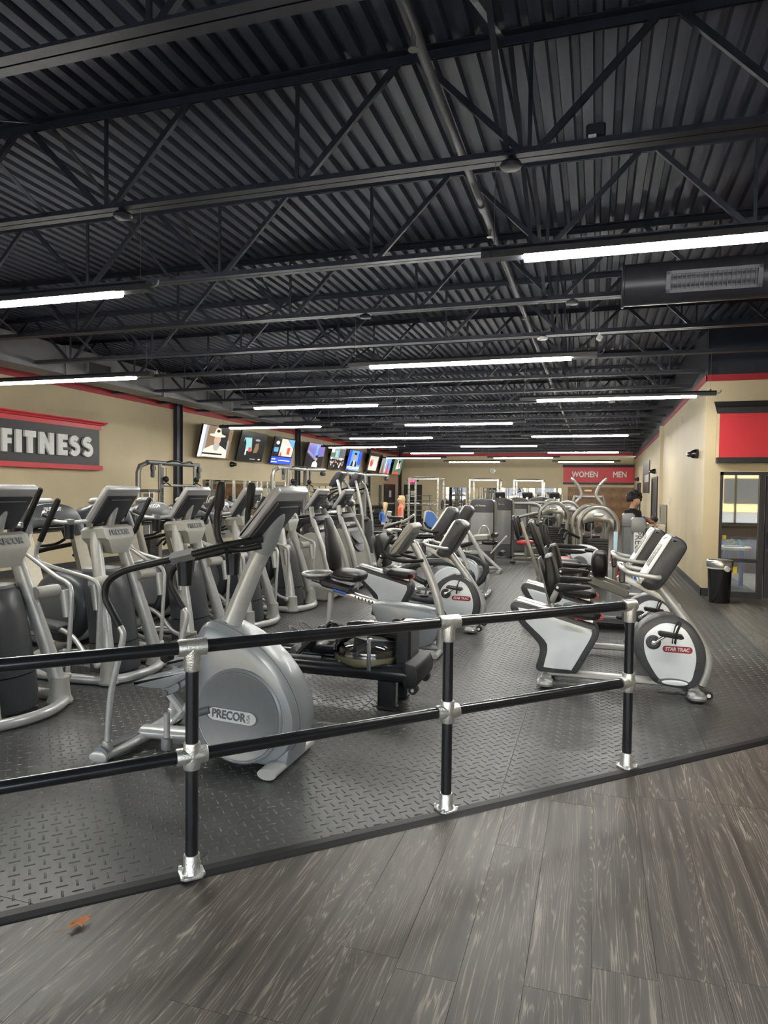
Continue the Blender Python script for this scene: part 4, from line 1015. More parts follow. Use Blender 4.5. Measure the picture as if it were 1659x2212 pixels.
def elliptical():
    t = thing('elliptical_trainer', 'large blue grey elliptical trainer with a round drum housing just behind the railing', 'elliptical', (-2.4, 3.9, 0))
    shell = cr([(0.04, .885), (.17, .875), (.36, .79), (.54, .64), (.655, .46), (.69, .30), (.655, .16), (.57, .07), (.44, .028), (.30, .02), (.14, .035), (.02, .10), (-.04, .25), (-.05, .50), (-.035, .75)], 5, True)
    sh = MB().prism(shell, -.185, .185, .07).build('drum_shell', 'blue_grey', t)
    for s_ in (-1, 1):
        d = MB().lathe([(.02, 0), (.255, 0), (.265, -s_ * -.006 * -1), (.285, s_ * .004), (.297, s_ * -.004), (.30, s_ * -.02)], (.315, s_ * .197, .335), 'y', 64)
        d.build('side_disc', 'blue_grey', t)
    MB().lathe([(.262, -.2005), (.268, -.204), (.276, -.204), (.28, -.1995)], (.315, .0, .335), 'y', 64).build('disc_ring', 'grey_paint', t)
    lab = [( .155 * (1 if i < 12 else -1) * .62 + .042 * cos(-pi / 2 + pi * (i % 12) / 11 + (0 if i < 12 else pi)) * 1.0 + 0, .042 * sin(-pi / 2 + pi * (i % 12) / 11 + (0 if i < 12 else pi))) for i in range(24)]
    ca, sa = cos(radians(-3)), sin(radians(-3))
    R = lambda p, k=1.: (.275 + (p[0] * ca - p[1] * sa) * k * 1.22, .335 + (p[0] * sa + p[1] * ca) * k * .95)
    badge = MB().prism([R(p, 1.09) for p in lab], -.201, -.197, plane='xz').build('badge_rim', 'plastic_mid', t)
    MB().prism([R(p) for p in lab], -.2045, -.2, plane='xz').build('badge_plate', 'badge_silver', badge)
    logo(badge, (.255, -.206, .337), (pi / 2, radians(3), 0), 'PRECOR', .073, 'plastic_mid', bold=.0022, sx=.86)
    text('logo_small', 'USA', .03, .003, 'grey_paint', badge, (.392, -.206, .330), (pi / 2, -pi / 2 + .05, 0))
    # seam line and screws of the shell rim
    seam = MB().tube([Vector((p.x, -.10, p.y)) for p in shell], .003, n=5, closed=True).build('shell_seam', 'plastic_mid', t)
    for k in (2, 12, 20, 26, 32, 38):
        p = shell[k]; MB().ball((p.x * .985, -.125, p.y * .985), .006, 8, 5).build('screw', 'black_rubber', t)
    # neck and console
    MB().tube([(.14, 0, .83), (.17, 0, .90), (.30, 0, 1.2), (.40, 0, 1.40)], [.078, .064, .058, .056], n=20).build('neck_post', 'silver_paint', t)
    MB().lathe([(.06, .0), (.095, .0), (.085, .04), (.07, .075), (.05, .08)], (.135, 0, .815), 'z', 24).build('neck_collar', 'blue_grey', t)
    MB().tube([(.375, 0, 1.34), (.42, 0, 1.45), (.47, 0, 1.57), (.49, 0, 1.62)], [.064, .068, .060, .035], n=20, sub=3).build('neck_sleeve', 'blue_grey', t)
    con = slant_console(t, (.325, 1.475), (.555, 1.765), .058, .215)
    # fixed hand rails
    for s_ in (-1, 1):
        y = s_ * .345
        up = [(-.53, y, .06), (-.525, y, .2), (-.50, y, .45), (-.435, y, .70), (-.41, y, .82), (-.435, y, .875)]
        MB().tube(up, [.024, .02, .02, .02, .02, .02], n=14, sub=5).build('rail_upright', 'silver_paint', t)
        MB().lathe([(.03, .05), (.036, .06), (.03, .13), (.022, .135)], (-.53, y, 0), 'z', 16).build('rail_socket', 'silver_paint', t)
        bl = [(-.432, y, .87), (-.50, y, .97), (-.545, y, 1.06), (-.52, y, 1.15), (-.42, y, 1.215), (-.29, y, 1.255), (.0, y * .97, 1.325), (.12, y * .9, 1.36), (.28, y * .55, 1.405), (.41, y * .2, 1.43)]
        MB().tube(bl, .0215, n=14, sub=5).build('hand_rail', 'black_rubber', t)
        MB().tube([(-.06, y * .985, 1.312), (.08, y * .94, 1.348)], .036, n=4, up=(0, 0, 1)).build('rail_clamp', 'grey_paint', t)
        cup_holder(t, (.0, y * .97 - s_ * .05, 1.295), s_=1.35)
        gp = [(.40, y * .18, 1.385), (.28, y * .38, 1.365), (.20, y * .5, 1.385), (.168, y * .55, 1.46), (.165, y * .56, 1.58), (.18, y * .56, 1.64)]
        MB().tube(gp, .02, n=14, sub=5).build('grip_arm', 'black_rubber', t)
        MB().tube([(.17, y * .56, 1.61), (.178, y * .56, 1.64), (.192, y * .56, 1.76), (.195, y * .56, 1.785)], [.024, .03, .029, .02], n=14).build('hand_grip', 'black_rubber', t)
        MB().rbox((.166, y * .56 - .001, 1.70), (.016, .03, .10), .005, Euler((0, .11, 0))).build('pulse_sensor', 'silver_bright', t)
    # base
    MB().tube([(-.54, -.40, .052), (-.54, -.38, .052), (-.51, 0, .055), (-.54, .38, .052), (-.54, .40, .052)], .062, n=18, sub=5, flat=.55, up=(0, 0, 1)).build('rear_stabilizer', 'silver_paint', t)
    MB().rbox((-.535, -.19, .09), (.075, .26, .014), .006).build('step_pad', 'plastic_mid', t)
    for s_ in (-1, 1):
        MB().lathe([(.01, -.002), (.058, 0), (.06, .004)], (-.54, s_ * .402, .052), 'y', 20).build('end_cap', 'blue_grey', t).scale = (1, 1, 1)
        MB().lathe([(.01, .0), (.035, .0), (.035, .02), (.02, .03)], (-.53, s_ * .34, .008), 'z', 16).build('foot', 'black_rubber', t)
        MB().lathe([(.01, .0), (.03, .0), (.03, .02), (.02, .03)], (.56, s_ * .22, .008), 'z', 16).build('foot', 'black_rubber', t)
    MB().tube([(-.51, 0, .085), (-.2, 0, .10), (.1, 0, .13)], .07, n=16, flat=.62, up=(0, 0, 1)).build('centre_beam', 'silver_paint', t)
    MB().tube([(.56, -.29, .042), (.56, .29, .042)], .062, n=18, flat=.55, up=(0, 0, 1)).build('front_stabilizer', 'silver_paint', t)
    MB().prism([(.42, .03), (.62, .03), (.64, .14), (.50, .2)], -.15, .15, .02).build('shell_foot', 'blue_grey', t)
    # pedals with their arms
    for s_, dz, dx in ((-1, 0, 0), (1, .035, -.02)):
        y = s_ * .19
        pp = cr([(-.41 + dx, .495 + dz), (-.26 + dx, .545 + dz), (-.05 + dx, .615 + dz), (.0 + dx, .615 + dz), (.01 + dx, .58 + dz), (-.06 + dx, .53 + dz), (-.17 + dx, .48 + dz), (-.33 + dx, .475 + dz)], 3, True)
        MB().prism(pp, y - .085, y + .085, .02).build('foot_pedal', 'blue_grey', t)
        MB().prism([(-.24 + dx, .49 + dz), (-.02 + dx, .58 + dz), (.02 + dx, .55 + dz), (-.08 + dx, .47 + dz), (-.17 + dx, .425 + dz)], y - .05, y + .05, .012).build('pedal_bracket', 'blue_grey', t)
        MB().cyl((-.09 + dx, y - .07, .5 + dz), (-.09 + dx, y + .07, .5 + dz), .028, n=16).build('pivot', 'grey_paint', t)
        MB().cyl((-.175 + dx, y - .06, .445 + dz), (-.175 + dx, y + .06, .445 + dz), .02, n=14).build('pivot', 'plastic_mid', t)
        MB().rbox((-.13 + dx, y, .385 + dz), (.05, .06, .19), .012, Euler((0, -.75, 0))).build('link_arm', 'silver_paint', t)
        MB().rbox((-.08 + dx, y, .33 + dz), (.045, .05, .20), .012, Euler((0, .75, 0))).build('link_arm', 'silver_paint', t)
        MB().cyl((-.18, y * 1.15, .10), (-.18, y * 1.15, .31), .02, n=12).build('roller_post', 'silver_paint', t)
        MB().lathe([(.034, 0), (.038, .02), (.034, .07), (.024, .075)], (-.18, y * 1.15, .08), 'z', 14).build('roller_boot', 'grey_paint', t)
        MB().tube([(-.05, y, .30), (.12, y, .36)], .028, n=10).build('crank_link', 'plastic_mid', t)
    return t
elliptical()

# ------------------------------------------------------------------ adaptive motion trainers
def motion_trainer(label, sticker=False, yk=0):
    t = thing('motion_trainer', label, 'cardio machine', (-4.2, 0, 0), group='adaptive motion trainers')
    for s_ in (-1, 1):
        MB().tube([(-.16, s_ * .165, 1.33), (-.13, s_ * .18, 1.15), (-.04, s_ * .235, .80), (.06, s_ * .295, .42), (.12, s_ * .335, .14), (.14, s_ * .34, .05)], [.043, .047, .049, .051, .055, .058], n=16, sub=4, flat=1.25, up=(1, 0, .3)).build('front_leg', 'silver_paint', t)
        b = MB().lathe([(.02, .012), (.095, .012), (.1, .03), (.085, .06), (.075, .12), (.07, .22), (.06, .225)], (.13, s_ * .335, 0), 'z', 20).build('leg_boot', 'putty', t)
    MB().tube([(-.98, -.30, .045), (-.5, -.40, .045), (-.05, -.40, .045), (.18, -.33, .045), (.29, 0, .045), (.18, .33, .045), (-.05, .40, .045), (-.5, .40, .045), (-.98, .30, .045)], .042, n=12, sub=5).build('base_ring', 'silver_paint', t)
    # front cover, bowed forward
    def ring(z, hw, x0, bow, n=10):
        return [Vector((x0 + bow * cos(pi / 2 * (2 * k / n - 1)), hw * sin(pi / 2 * (2 * k / n - 1)), z)) for k in range(n + 1)] + [Vector((x0 - .16, hw * .9, z)), Vector((x0 - .16, -hw * .9, z))]
    up = [ring(.32, .225, -.04, .14), ring(.55, .213, -.07, .135), ring(.80, .197, -.11, .125), ring(.93, .187, -.14, .11), ring(.965, .17, -.155, .095)]
    MB().loft(up).build('front_cover', 'plastic_grey', t)
    lo = [ring(.05, .235, -.02, .145), ring(.18, .232, -.03, .145), ring(.31, .227, -.04, .142)]
    MB().loft(lo).build('lower_cover', 'plastic_grey', t)
    MB().loft([ring(.962, .172, -.155, .097), ring(.985, .165, -.16, .095), ring(.99, .12, -.17, .065)]).build('cover_cap', 'plastic_mid', t)
    if sticker: MB().rbox((.066, .10, .24), (.008, .05, .07), .001, Euler((0, 0, .5))).build('white_sticker', 'white_plain', t)
    # head box with the maker's name
    hb = MB(); hb.loft([[Vector(p) for p in ((-.22, -.10, 1.14), (-.02, -.10, 1.13), (-.02, .10, 1.13), (-.22, .10, 1.14))], [Vector(p) for p in ((-.26, -.19, 1.24), (-.01, -.17, 1.26), (-.01, .17, 1.26), (-.26, .19, 1.24))], [Vector(p) for p in ((-.28, -.205, 1.27), (-.015, -.20, 1.28), (-.015, .20, 1.28), (-.28, .205, 1.27))], [Vector(p) for p in ((-.29, -.205, 1.34), (-.05, -.20, 1.37), (-.05, .20, 1.37), (-.29, .205, 1.34))], [Vector(p) for p in ((-.27, -.18, 1.37), (-.08, -.17, 1.39), (-.08, .17, 1.39), (-.27, .18, 1.37))]])
    head = hb.build('head_cover', 'putty', t, ang=25)
    logo(head, (-.026, 0, 1.325), (pi / 2 - .33, 0, pi / 2), 'PRECOR', .072, 'plastic_mid', bold=.002)
    MB().tube([(-.14, 0, 1.36), (-.12, 0, 1.44), (-.085, 0, 1.56)], .036, n=14).build('console_neck', 'silver_paint', t)
    con = slant_console(t, (-.235, 1.435), (-.015, 1.755), .058, .23)
    # fixed inner rail
    for s_ in (-1, 1):
        MB().tube([(-.17, s_ * .05, 1.42), (-.2, s_ * .2, 1.43), (-.28, s_ * .34, 1.42), (-.42, s_ * .38, 1.43), (-.55, s_ * .36, 1.47), (-.58, s_ * .33, 1.51)], .019, n=12, sub=5).build('inner_rail', 'silver_paint', t)
        MB().tube([(-.42, s_ * .385, 1.445), (-.55, s_ * .365, 1.485)], .022, n=10).build('rail_grip', 'black_rubber', t)
        MB().rbox((-.30, s_ * .33, 1.425), (.10, .06, .05), .006, Euler((0, 0, s_ * .5))).build('rail_clamp', 'grey_paint', t)
        cup_holder(t, (-.30, s_ * .33, 1.40), s_=1.15)
        # swinging arms
        ax = 0.0 if s_ < 0 else -.10; az = 0.0 if s_ < 0 else .09
        MB().tube([(-.185 + ax, s_ * .58, 1.635 + az), (-.195 + ax, s_ * .58, 1.62 + az), (-.385 + ax, s_ * .58, 1.27 + az)], [.016, .0245, .0245], n=12).build('arm_grip', 'black_rubber', t)
        MB().tube([(-.38 + ax, s_ * .58, 1.28 + az), (-.425 + ax, s_ * .58, 1.18 + az), (-.40 + ax, s_ * .58, 1.10 + az), (-.30 + ax, s_ * .57, 1.055 + az), (-.10, s_ * .53, 1.0), (.06, s_ * .49, .955), (.12, s_ * .47, .90), (.13, s_ * .46, .76), (.10, s_ * .45, .20)], .0185, n=12, sub=5).build('swing_arm', 'silver_paint', t)
        MB().cyl((.0, s_ * .22, .90), (.03, s_ * .42, .90), .05, n=18).build('arm_pivot', 'putty', t)
        MB().tube([(.07, s_ * .45, .90), (.10, s_ * .45, .68)], [.04, .032], n=14).build('damper', 'silver_paint', t)
        MB().ball((.10, s_ * .45, .2), .032, 10, 7).build('arm_joint', 'silver_paint', t)
        MB().tube([(.10, s_ * .44, .2), (-.05, s_ * .40, .24), (-.28, s_ * .31, .38), (-.5, s_ * .27, .45)], .022, n=10, sub=4).build('stride_link', 'silver_paint', t)
        z = .42 if s_ < 0 else .33
        MB().prism(cr([(-.92, z + .04), (-.9, z + .09), (-.5, z + .07), (-.44, z + .03), (-.5, z), (-.8, z - .01)], 3, True), s_ * .25 - .085, s_ * .25 + .085, .015).build('foot_pedal', 'plastic_mid', t)
    MB().lathe([(.04, -.15), (.25, -.15), (.30, -.135), (.335, -.09), (.34, 0), (.335, .09), (.30, .135), (.25, .15), (.04, .15)], (-.62, 0, .60), 'y', 40).build('drive_drum', 'plastic_grey', t)
    for s_ in (-1, 1): MB().lathe([(.03, s_ * .145), (.225, s_ * .15), (.235, s_ * .162), (.2, s_ * .17), (.03, s_ * .17)], (-.62, 0, .60), 'y', 32).build('drum_cover', 'plastic_mid', t)
    MB().tube([(-1.0, 0, .08), (-.62, 0, .26), (-.06, 0, .52)], .05, n=14).build('centre_brace', 'silver_paint', t)
    MB().rbox((-.98, 0, .05), (.09, .7, .07), .02).build('rear_foot', 'plastic_mid', t)
    return t
AMTY = [4.05, 5.30, 6.55, 7.82, 9.08]
labs = ['grey motion trainer at the open end of the row, nearest the camera', 'grey motion trainer second in the row from the camera', 'grey motion trainer in the middle of the row, partly behind the big elliptical', 'grey motion trainer with a white sticker, fourth in the row', 'grey motion trainer with a white sticker, last in the row before the stair climbers']
amt = motion_trainer(labs[0]); amt.location = (-4.2, AMTY[0], 0)
for y, l in zip(AMTY[1:3], labs[1:3]): dup(amt, (-4.2, y, 0), label=l)
amt2 = motion_trainer(labs[3], True); amt2.location = (-4.2, AMTY[3], 0)
dup(amt2, (-4.2, AMTY[4], 0), label=labs[4])

# ------------------------------------------------------------------ treadmills behind them
def treadmill(label):
    t = thing('treadmill', label, 'treadmill', (0, 0, 0), group='treadmills')
    for s_ in (-1, 1):
        MB().tube([(.22, s_ * .38, .06), (.16, s_ * .38, .25), (-.06, s_ * .385, .95), (-.13, s_ * .39, 1.2)], .056, n=4, flat=2.0, up=(1, 0, .3)).build('upright', 'champagne', t, smooth=False)
        MB().tube([(-.1, s_ * .41, 1.08), (-.4, s_ * .39, 1.02), (-.85, s_ * .39, .92), (-1.0, s_ * .385, .80)], .022, n=10, sub=4).build('hand_rail', 'black_rubber', t)
        MB().rbox((-.9, s_ * .35, .17), (2.0, .13, .09), .02).build('side_rail', 'plastic_mid', t)
        MB().lathe([(.02, 0), (.05, 0), (.05, .1), (.02, .11)], (-1.8, s_ * .36, .012), 'z', 12).build('foot', 'black_rubber', t)
    MB().rbox((-.9, 0, .16), (2.0, .56, .05), .01).build('running_belt', 'black_rubber', t)
    MB().prism(cr([(.38, .05), (.40, .15), (.3, .26), (.05, .31), (-.08, .27), (-.1, .1), (0, .03)], 3, True), -.36, .36, .04).build('motor_hood', 'plastic_mid', t)
    arch = cr([(-.45, 1.14), (-.445, 1.27), (-.40, 1.40), (-.30, 1.485), (-.12, 1.525), (.12, 1.525), (.30, 1.485), (.40, 1.40), (.445, 1.27), (.45, 1.14)], 4)
    inn = cr([(.34, 1.14), (.325, 1.225), (.27, 1.255), (0, 1.265), (-.27, 1.255), (-.325, 1.225), (-.34, 1.14)], 3)
    rot = Euler((0, radians(-14), 0))
    rl = lambda x, z: (rot.to_matrix() @ Vector((x, 0, z - 1.3))) + Vector((-.2, 0, 1.3))
    con = MB().prism([(p.x, p.y - 1.3) for p in arch] + [(p.x, p.y - 1.3) for p in inn], -.13, .13, .03, plane='yz', rot=rot, org=(-.2, 0, 1.3)).build('console', 'plastic_grey', t)
    c = rl(0, 1.57); MB().rbox(c, (.12, .28, .07), .025, rot).build('console_top', 'console_light', con)
    c = rl(.131, 1.455); logo(con, c, (pi / 2 - .24, 0, pi / 2), 'PRECOR', .06, 'silver_bright', bold=.003, sx=1.2)
    c = rl(.0, 1.25); MB().rbox(c, (.2, .5, .05), .02, rot).build('accessory_tray', 'black_gloss', con)
    MB().tube([(-.22, -.3, 1.12), (-.34, -.28, 1.06), (-.36, 0, 1.05), (-.34, .28, 1.06), (-.22, .3, 1.12)], .018, n=10, sub=4).build('front_bar', 'black_rubber', t)
    return t
tm = treadmill('treadmill with an arched grey console, nearest one behind the motion trainers'); tm.location = (-5.75, 6.22, 0)
for y, l in ((7.14, 'treadmill with an arched console, second behind the motion trainers'), (8.06, 'treadmill with an arched console in front of the cable machine'), (8.98, 'treadmill with an arched console, fourth behind the motion trainers'), (9.92, 'treadmill with an arched console, farthest behind the motion trainers')):
    dup(tm, (-5.75, y, 0), label=l)

# ------------------------------------------------------------------ stair climbers
def stair_climber(label):
    t = thing('stair_climber', label, 'stair climber', (0, 0, 0), group='stair climbers')
    body = cr([(-.85, .03), (.36, .03), (.38, .30), (.26, .75), (.12, 1.02), (-.02, 1.06), (-.2, .95), (-.5, .55), (-.88, .25)], 3, True)
    for s_ in (-1, 1): MB().prism(body, s_ * .36 - .03, s_ * .36 + .03, .02).build('side_panel', 'putty', t)
    MB().prism(cr([(.22, .06), (.36, .06), (.36, .3), (.24, .74), (.1, 1.0), (.02, 1.0), (.1, .5)], 3, True), -.33, .33, .02).build('front_panel', 'putty', t)
    ush = [(-.31, 1.06), (-.29, .82), (-.20, .70), (-.08, .665), (.08, .665), (.20, .70), (.29, .82), (.31, 1.06)]
    fx = lambda z: .285 - (z - .66) * .45
    MB().loft([[Vector((fx(z) - .03, y, z)) for y, z in ush], [Vector((fx(z) + .03, y * .97, z)) for y, z in ush]]).build('front_recess', 'console_dark', t, smooth=False)
    MB().loft([[Vector((fx(z) + .02, y * .72, .79 + (z - .665) * .62)) for y, z in ush], [Vector((fx(z) + .034, y * .70, .79 + (z - .665) * .62)) for y, z in ush]]).build('recess_pocket', 'black_gloss', t, smooth=False)
    for k in range(4): MB().rbox((-.12 - k * .2, 0, .82 - k * .2), (.24, .62, .04), .01, Euler((0, -.1, 0))).build('step', 'black_rubber', t)
    MB().tube([(.02, -.37, 1.10), (.06, -.2, 1.12), (.07, 0, 1.12), (.06, .2, 1.12), (.02, .37, 1.10)], .052, n=14, sub=3).build('cross_member', 'plastic_mid', t)
    MB().rbox((.125, -.2, 1.12), (.012, .16, .03), .004).build('pale_label', 'paper', t)
    for s_ in (-1, 1):
        MB().tube([(.36, s_ * .40, .02), (.35, s_ * .40, .35), (.26, s_ * .39, .72), (.12, s_ * .36, 1.05), (.0, s_ * .30, 1.30), (-.05, s_ * .22, 1.45)], .03, n=12, sub=4, flat=1.5, up=(1, 0, .3)).build('curved_upright', 'silver_paint', t)
        MB().tube([(-.05, s_ * .3, 1.32), (-.3, s_ * .39, 1.28), (-.65, s_ * .40, 1.12), (-.8, s_ * .39, .95)], .022, n=10, sub=4).build('hand_rail', 'black_rubber', t)
    con = slant_console(t, (-.18, 1.43), (.04, 1.75), .055, .225)
    MB().rbox((.10, 0, 1.50), (.12, .18, .12), .03, Euler((0, .7, 0))).build('console_mount', 'plastic_grey', con)
    MB().prism([(-.2, 1.18), (.08, 1.25), (.06, 1.32), (-.22, 1.27)], -.33, .33, .02).build('shroud_collar', 'console_dark', t)
    MB().rbox((-.3, 0, .02), (1.2, .8, .03), .01).build('base_frame', 'plastic_mid', t)
    return t
sc_ = stair_climber('putty coloured stair climber next to the motion trainers'); sc_.location = (-4.25, 10.15, 0)
dup(sc_, (-4.25, 11.35, 0), label='putty coloured stair climber nearest the black cabinet')

# ------------------------------------------------------------------ water rower
def rower():
    t = thing('water_rower', 'black water rowing machine with a clear round water tank', 'rowing machine', (-1.5, 5.30, 0))
    for s_ in (-1, 1):
        MB().tube([(-2.05, s_ * .19, .30), (.13, s_ * .19, .30)], .072, n=20, flat=.95, up=(0, 0, 1)).build('side_beam', 'black_steel', t)
        MB().tube([(-1.95, s_ * .19, .372), (-.62, s_ * .19, .372)], .012, n=8).build('seat_track', 'stainless', t)
        MB().rbox((-.05, s_ * .17, .135), (.15, .10, .24), .02).build('front_leg', 'black_steel', t)
        MB().rbox((-.05, s_ * .17, .02), (.16, .11, .04), .012).build('leg_pad', 'black_rubber', t)
        MB().cyl((.17, s_ * .20 - .03, .19), (.17, s_ * .20 + .03, .19), .036, n=16).build('transport_wheel', 'black_rubber', t)
        MB().cyl((.17, s_ * .235 - .006, .19), (.17, s_ * .235 + .006, .19), .014, n=12).build('wheel_hub', 'silver_bright', t)
        # foot boards with straps
        MB().rbox((-.74, s_ * .11, .49), (.035, .13, .34), .012, Euler((0, .72, 0))).build('foot_board', 'black_gloss', t)
        MB().tube([(-.82, s_ * .11 - .06, .50), (-.90, s_ * .11 - .05, .56), (-.93, s_ * .11, .59), (-.90, s_ * .11 + .05, .56), (-.82, s_ * .11 + .06, .50)], .016, n=6, sub=4, flat=.3).build('foot_strap', 'black_rubber', t)
        MB().rbox((-.87, s_ * .11, .40), (.07, .13, .06), .012, Euler((0, .6, 0))).build('heel_cup', 'plastic_grey', t)
    MB().prism(cr([(.10, .215), (.19, .215), (.22, .28), (.205, .37), (.15, .395), (.10, .39)], 3, True), -.26, .26, .02).build('front_bumper', 'black_rubber', t)
    tank = MB().lathe([(.03, .30), (.20, .30), (.255, .325), (.285, .37), (.29, .42), (.287, .425), (.287, .435), (.28, .47), (.24, .525), (.16, .555), (.03, .56)], (-.27, 0, 0), 'z', 56).build('water_tank', 'tank_clear', t)
    MB().lathe([(.02, .302), (.198, .302), (.25, .327), (.279, .37), (.283, .405), (.02, .405)], (-.27, 0, 0), 'z', 48).build('tank_water', 'water', tank)
    MB().lathe([(.287, .412), (.294, .415), (.294, .432), (.287, .435)], (-.27, 0, 0), 'z', 56).build('tank_seam', 'tank_clear', tank)
    MB().cyl((-.27, 0, .31), (-.27, 0, .60), .014).build('paddle_shaft', 'stainless', tank)
    for a in range(3):
        MB().box((-.27 + .12 * cos(a * 2.09 + .4), .12 * sin(a * 2.09 + .4), .42), (.2, .008, .14), Euler((0, 0, a * 2.09 + .4))).build('paddle', 'plastic_mid', tank)
    MB().tube([(-.18, -.262, .32), (-.175, -.281, .43), (-.18, -.262, .49), (-.205, -.19, .55)], .016, n=8, flat=.4, up=(.3, -1, 0)).build('tank_strap', 'plastic_mid', t)
    MB().rbox((.06, 0, .47), (.13, .30, .42), .02).build('front_tower', 'black_steel', t)
    MB().tube([(.06, 0, .60), (-.36, 0, .60), (-.44, 0, .585)], .075, n=20, flat=.8, up=(0, 0, 1)).build('top_tube', 'black_steel', t)
    MB().rbox((-.50, 0, .57), (.2, .10, .05), .015, Euler((0, .55, 0))).build('monitor_arm', 'black_gloss', t)
    MB().tube([(-.46, -.24, .53), (-.46, .24, .53)], .016, n=10).build('row_handle', 'black_rubber', t)
    MB().cushion((-1.45, 0, .45), (.26, .3, .08)).build('sliding_seat', 'vinyl_black', t)
    MB().rbox((-1.45, 0, .395), (.2, .34, .05), .01).build('seat_carriage', 'black_gloss', t)
    MB().rbox((-2.06, 0, .29), (.12, .52, .17), .03).build('rear_bumper', 'black_rubber', t)
    MB().rbox((-1.95, 0, .11), (.10, .34, .2), .015).build('rear_leg', 'black_steel', t)
    return t
rower()

# ------------------------------------------------------------------ recumbent bikes, white side panels
def recumbent(label, number, group='white panel recumbent bikes'):
    t = thing('recumbent_bike', label, 'exercise bike', (0.2, 6.4, 0), group=group)
    rear = cr([(-.93, .66), (-.915, .725), (-.85, .735), (-.55, .66), (-.25, .585), (-.175, .555), (-.15, .47), (-.22, .32), (-.32, .13), (-.38, .105), (-.53, .10), (-.66, .105), (-.695, .14), (-.67, .24), (-.665, .33), (-.73, .42), (-.85, .54)], 4, True)
    rs = MB().prism(rear, -.105, .105, .022).build('rear_shroud', 'plastic_grey', t)
    pan = [(-.85, .655), (-.80, .675), (-.26, .535), (-.215, .515), (-.215, .46), (-.28, .33), (-.37, .16), (-.40, .145), (-.60, .15), (-.62, .17), (-.60, .26), (-.595, .36), (-.66, .44), (-.78, .55)]
    fly = cr([(.125, .42), (.15, .52), (.23, .625), (.36, .69), (.48, .685), (.60, .62), (.69, .49), (.725, .36), (.71, .22), (.66, .10), (.58, .065), (.45, .07), (.33, .095), (.26, .16), (.17, .30)], 4, True)
    fs = MB().prism(fly, -.115, .115, .03).build('drive_shroud', 'plastic_grey', t)
    pf = cr([(.225, .44), (.25, .53), (.35, .615), (.45, .625), (.55, .58), (.62, .46), (.645, .34), (.63, .22), (.60, .135), (.50, .115), (.38, .13), (.33, .17), (.25, .31)], 4, True)
    for s_ in (-1, 1):
        MB().prism(cr(pan, 2, True), s_ * .103, s_ * .111, .002).build('side_panel', 'white_panel', rs)
        MB().prism(pf, s_ * .113, s_ * .121, .002).build('side_panel', 'white_panel', fs)
        MB().prism([(.47 + .13 * cos(a * pi / 12), .118 + .035 * sin(a * pi / 12)) for a in range(24)], s_ * .117, s_ * .125, .002).build('foot_oval', 'plastic_grey', fs)
        MB().prism([(.48 + .105 * cos(a * pi / 12), .117 + .022 * sin(a * pi / 12)) for a in range(24)], s_ * .122, s_ * .128, .002).build('foot_oval_inlay', 'white_panel', fs)
        MB().lathe([(.01, s_ * .119), (.062, s_ * .119), (.062, s_ * .128), (.05, s_ * .131), (.046, s_ * .126), (.02, s_ * .125)], (.30, 0, .455), 'y', 28).build('crank_disc', 'plastic_grey', fs)
        MB().lathe([(.005, s_ * .124), (.024, s_ * .126), (.02, s_ * .16), (.005, s_ * .162)], (.30, 0, .455), 'y', 16).build('crank_hub', 'chrome', fs)
        ang = .72 if s_ < 0 else .72 + pi
        e = Vector((.30 + .17 * cos(ang), s_ * .15, .455 + .17 * sin(ang) * .8))
        MB().tube([(.30, s_ * .13, .455), (.30, s_ * .15, .455), tuple(e)], [.02, .014, .014], n=10).build('crank_arm', 'chrome', t)
        pd = MB().rbox(e + Vector((.0, s_ * .07, 0)), (.20, .10, .035), .012, Euler((0, .12, 0))).build('pedal', 'black_rubber', t)
        MB().tube([e + Vector((.02, s_ * .02, -.08)), e + Vector((.03, s_ * .02, .02)), e + Vector((.05, s_ * .03, .09)), e + Vector((.07, s_ * .09, .10)), e + Vector((.04, s_ * .125, .03)), e + Vector((.03, s_ * .12, -.06))], .022, n=6, sub=4, flat=.25).build('pedal_strap', 'black_rubber', pd)
        lg = MB().prism([(.495 + .125 * (1 if i < 10 else -1) * .75 + .026 * cos(-pi / 2 + pi * (i % 10) / 9 + (0 if i < 10 else pi)), .405 + .028 * sin(-pi / 2 + pi * (i % 10) / 9 + (0 if i < 10 else pi))) for i in range(20)], s_ * .119, s_ * .1235).build('logo_badge', 'logo_red', fs)
        if s_ < 0: logo(lg, (.492, -.125, .405), (pi / 2, 0, 0), 'STAR TRAC', .043, 'white_plain', depth=.003, bold=.0012, sx=.86, shear=.15)
        for (sx_, sz_) in ((-.195, .52), (-.29, .24), (-.64, .19), (.665, .30), (.30, .14), (.2, .38)): MB().ball((sx_, s_ * .108 if sx_ < 0 else s_ * .117, sz_), .006, 8, 5).build('screw', 'black_rubber', t)
    # rail on top, seat carriage
    MB().prism([(-.90, .70), (-.87, .765), (-.20, .605), (-.20, .545)], -.065, .065, .008).build('seat_rail', 'silver_bright', t)
    MB().tube([(-.6, -.068, .665), (-.36, -.068, .61)], .005, n=6).build('rail_scale', 'plastic_grey', t)
    MB().rbox((-.42, 0, .655), (.26, .15, .06), .015, Euler((0, .23, 0))).build('seat_carriage', 'plastic_mid', t)
    MB().tube([(-.44, 0, .66), (-.52, 0, .66), (-.57, 0, .74), (-.60, 0, .9)], .03, n=10, sub=4, flat=.6).build('back_bracket', 'silver_paint', t)
    MB().cushion((-.31, 0, .665), (.35, .42, .10), Euler((0, .08, 0)), .42, 20, 8).build('seat', 'vinyl_black', t)
    tilt = Euler((0, radians(-17), 0))
    bk = MB()
    rings = []
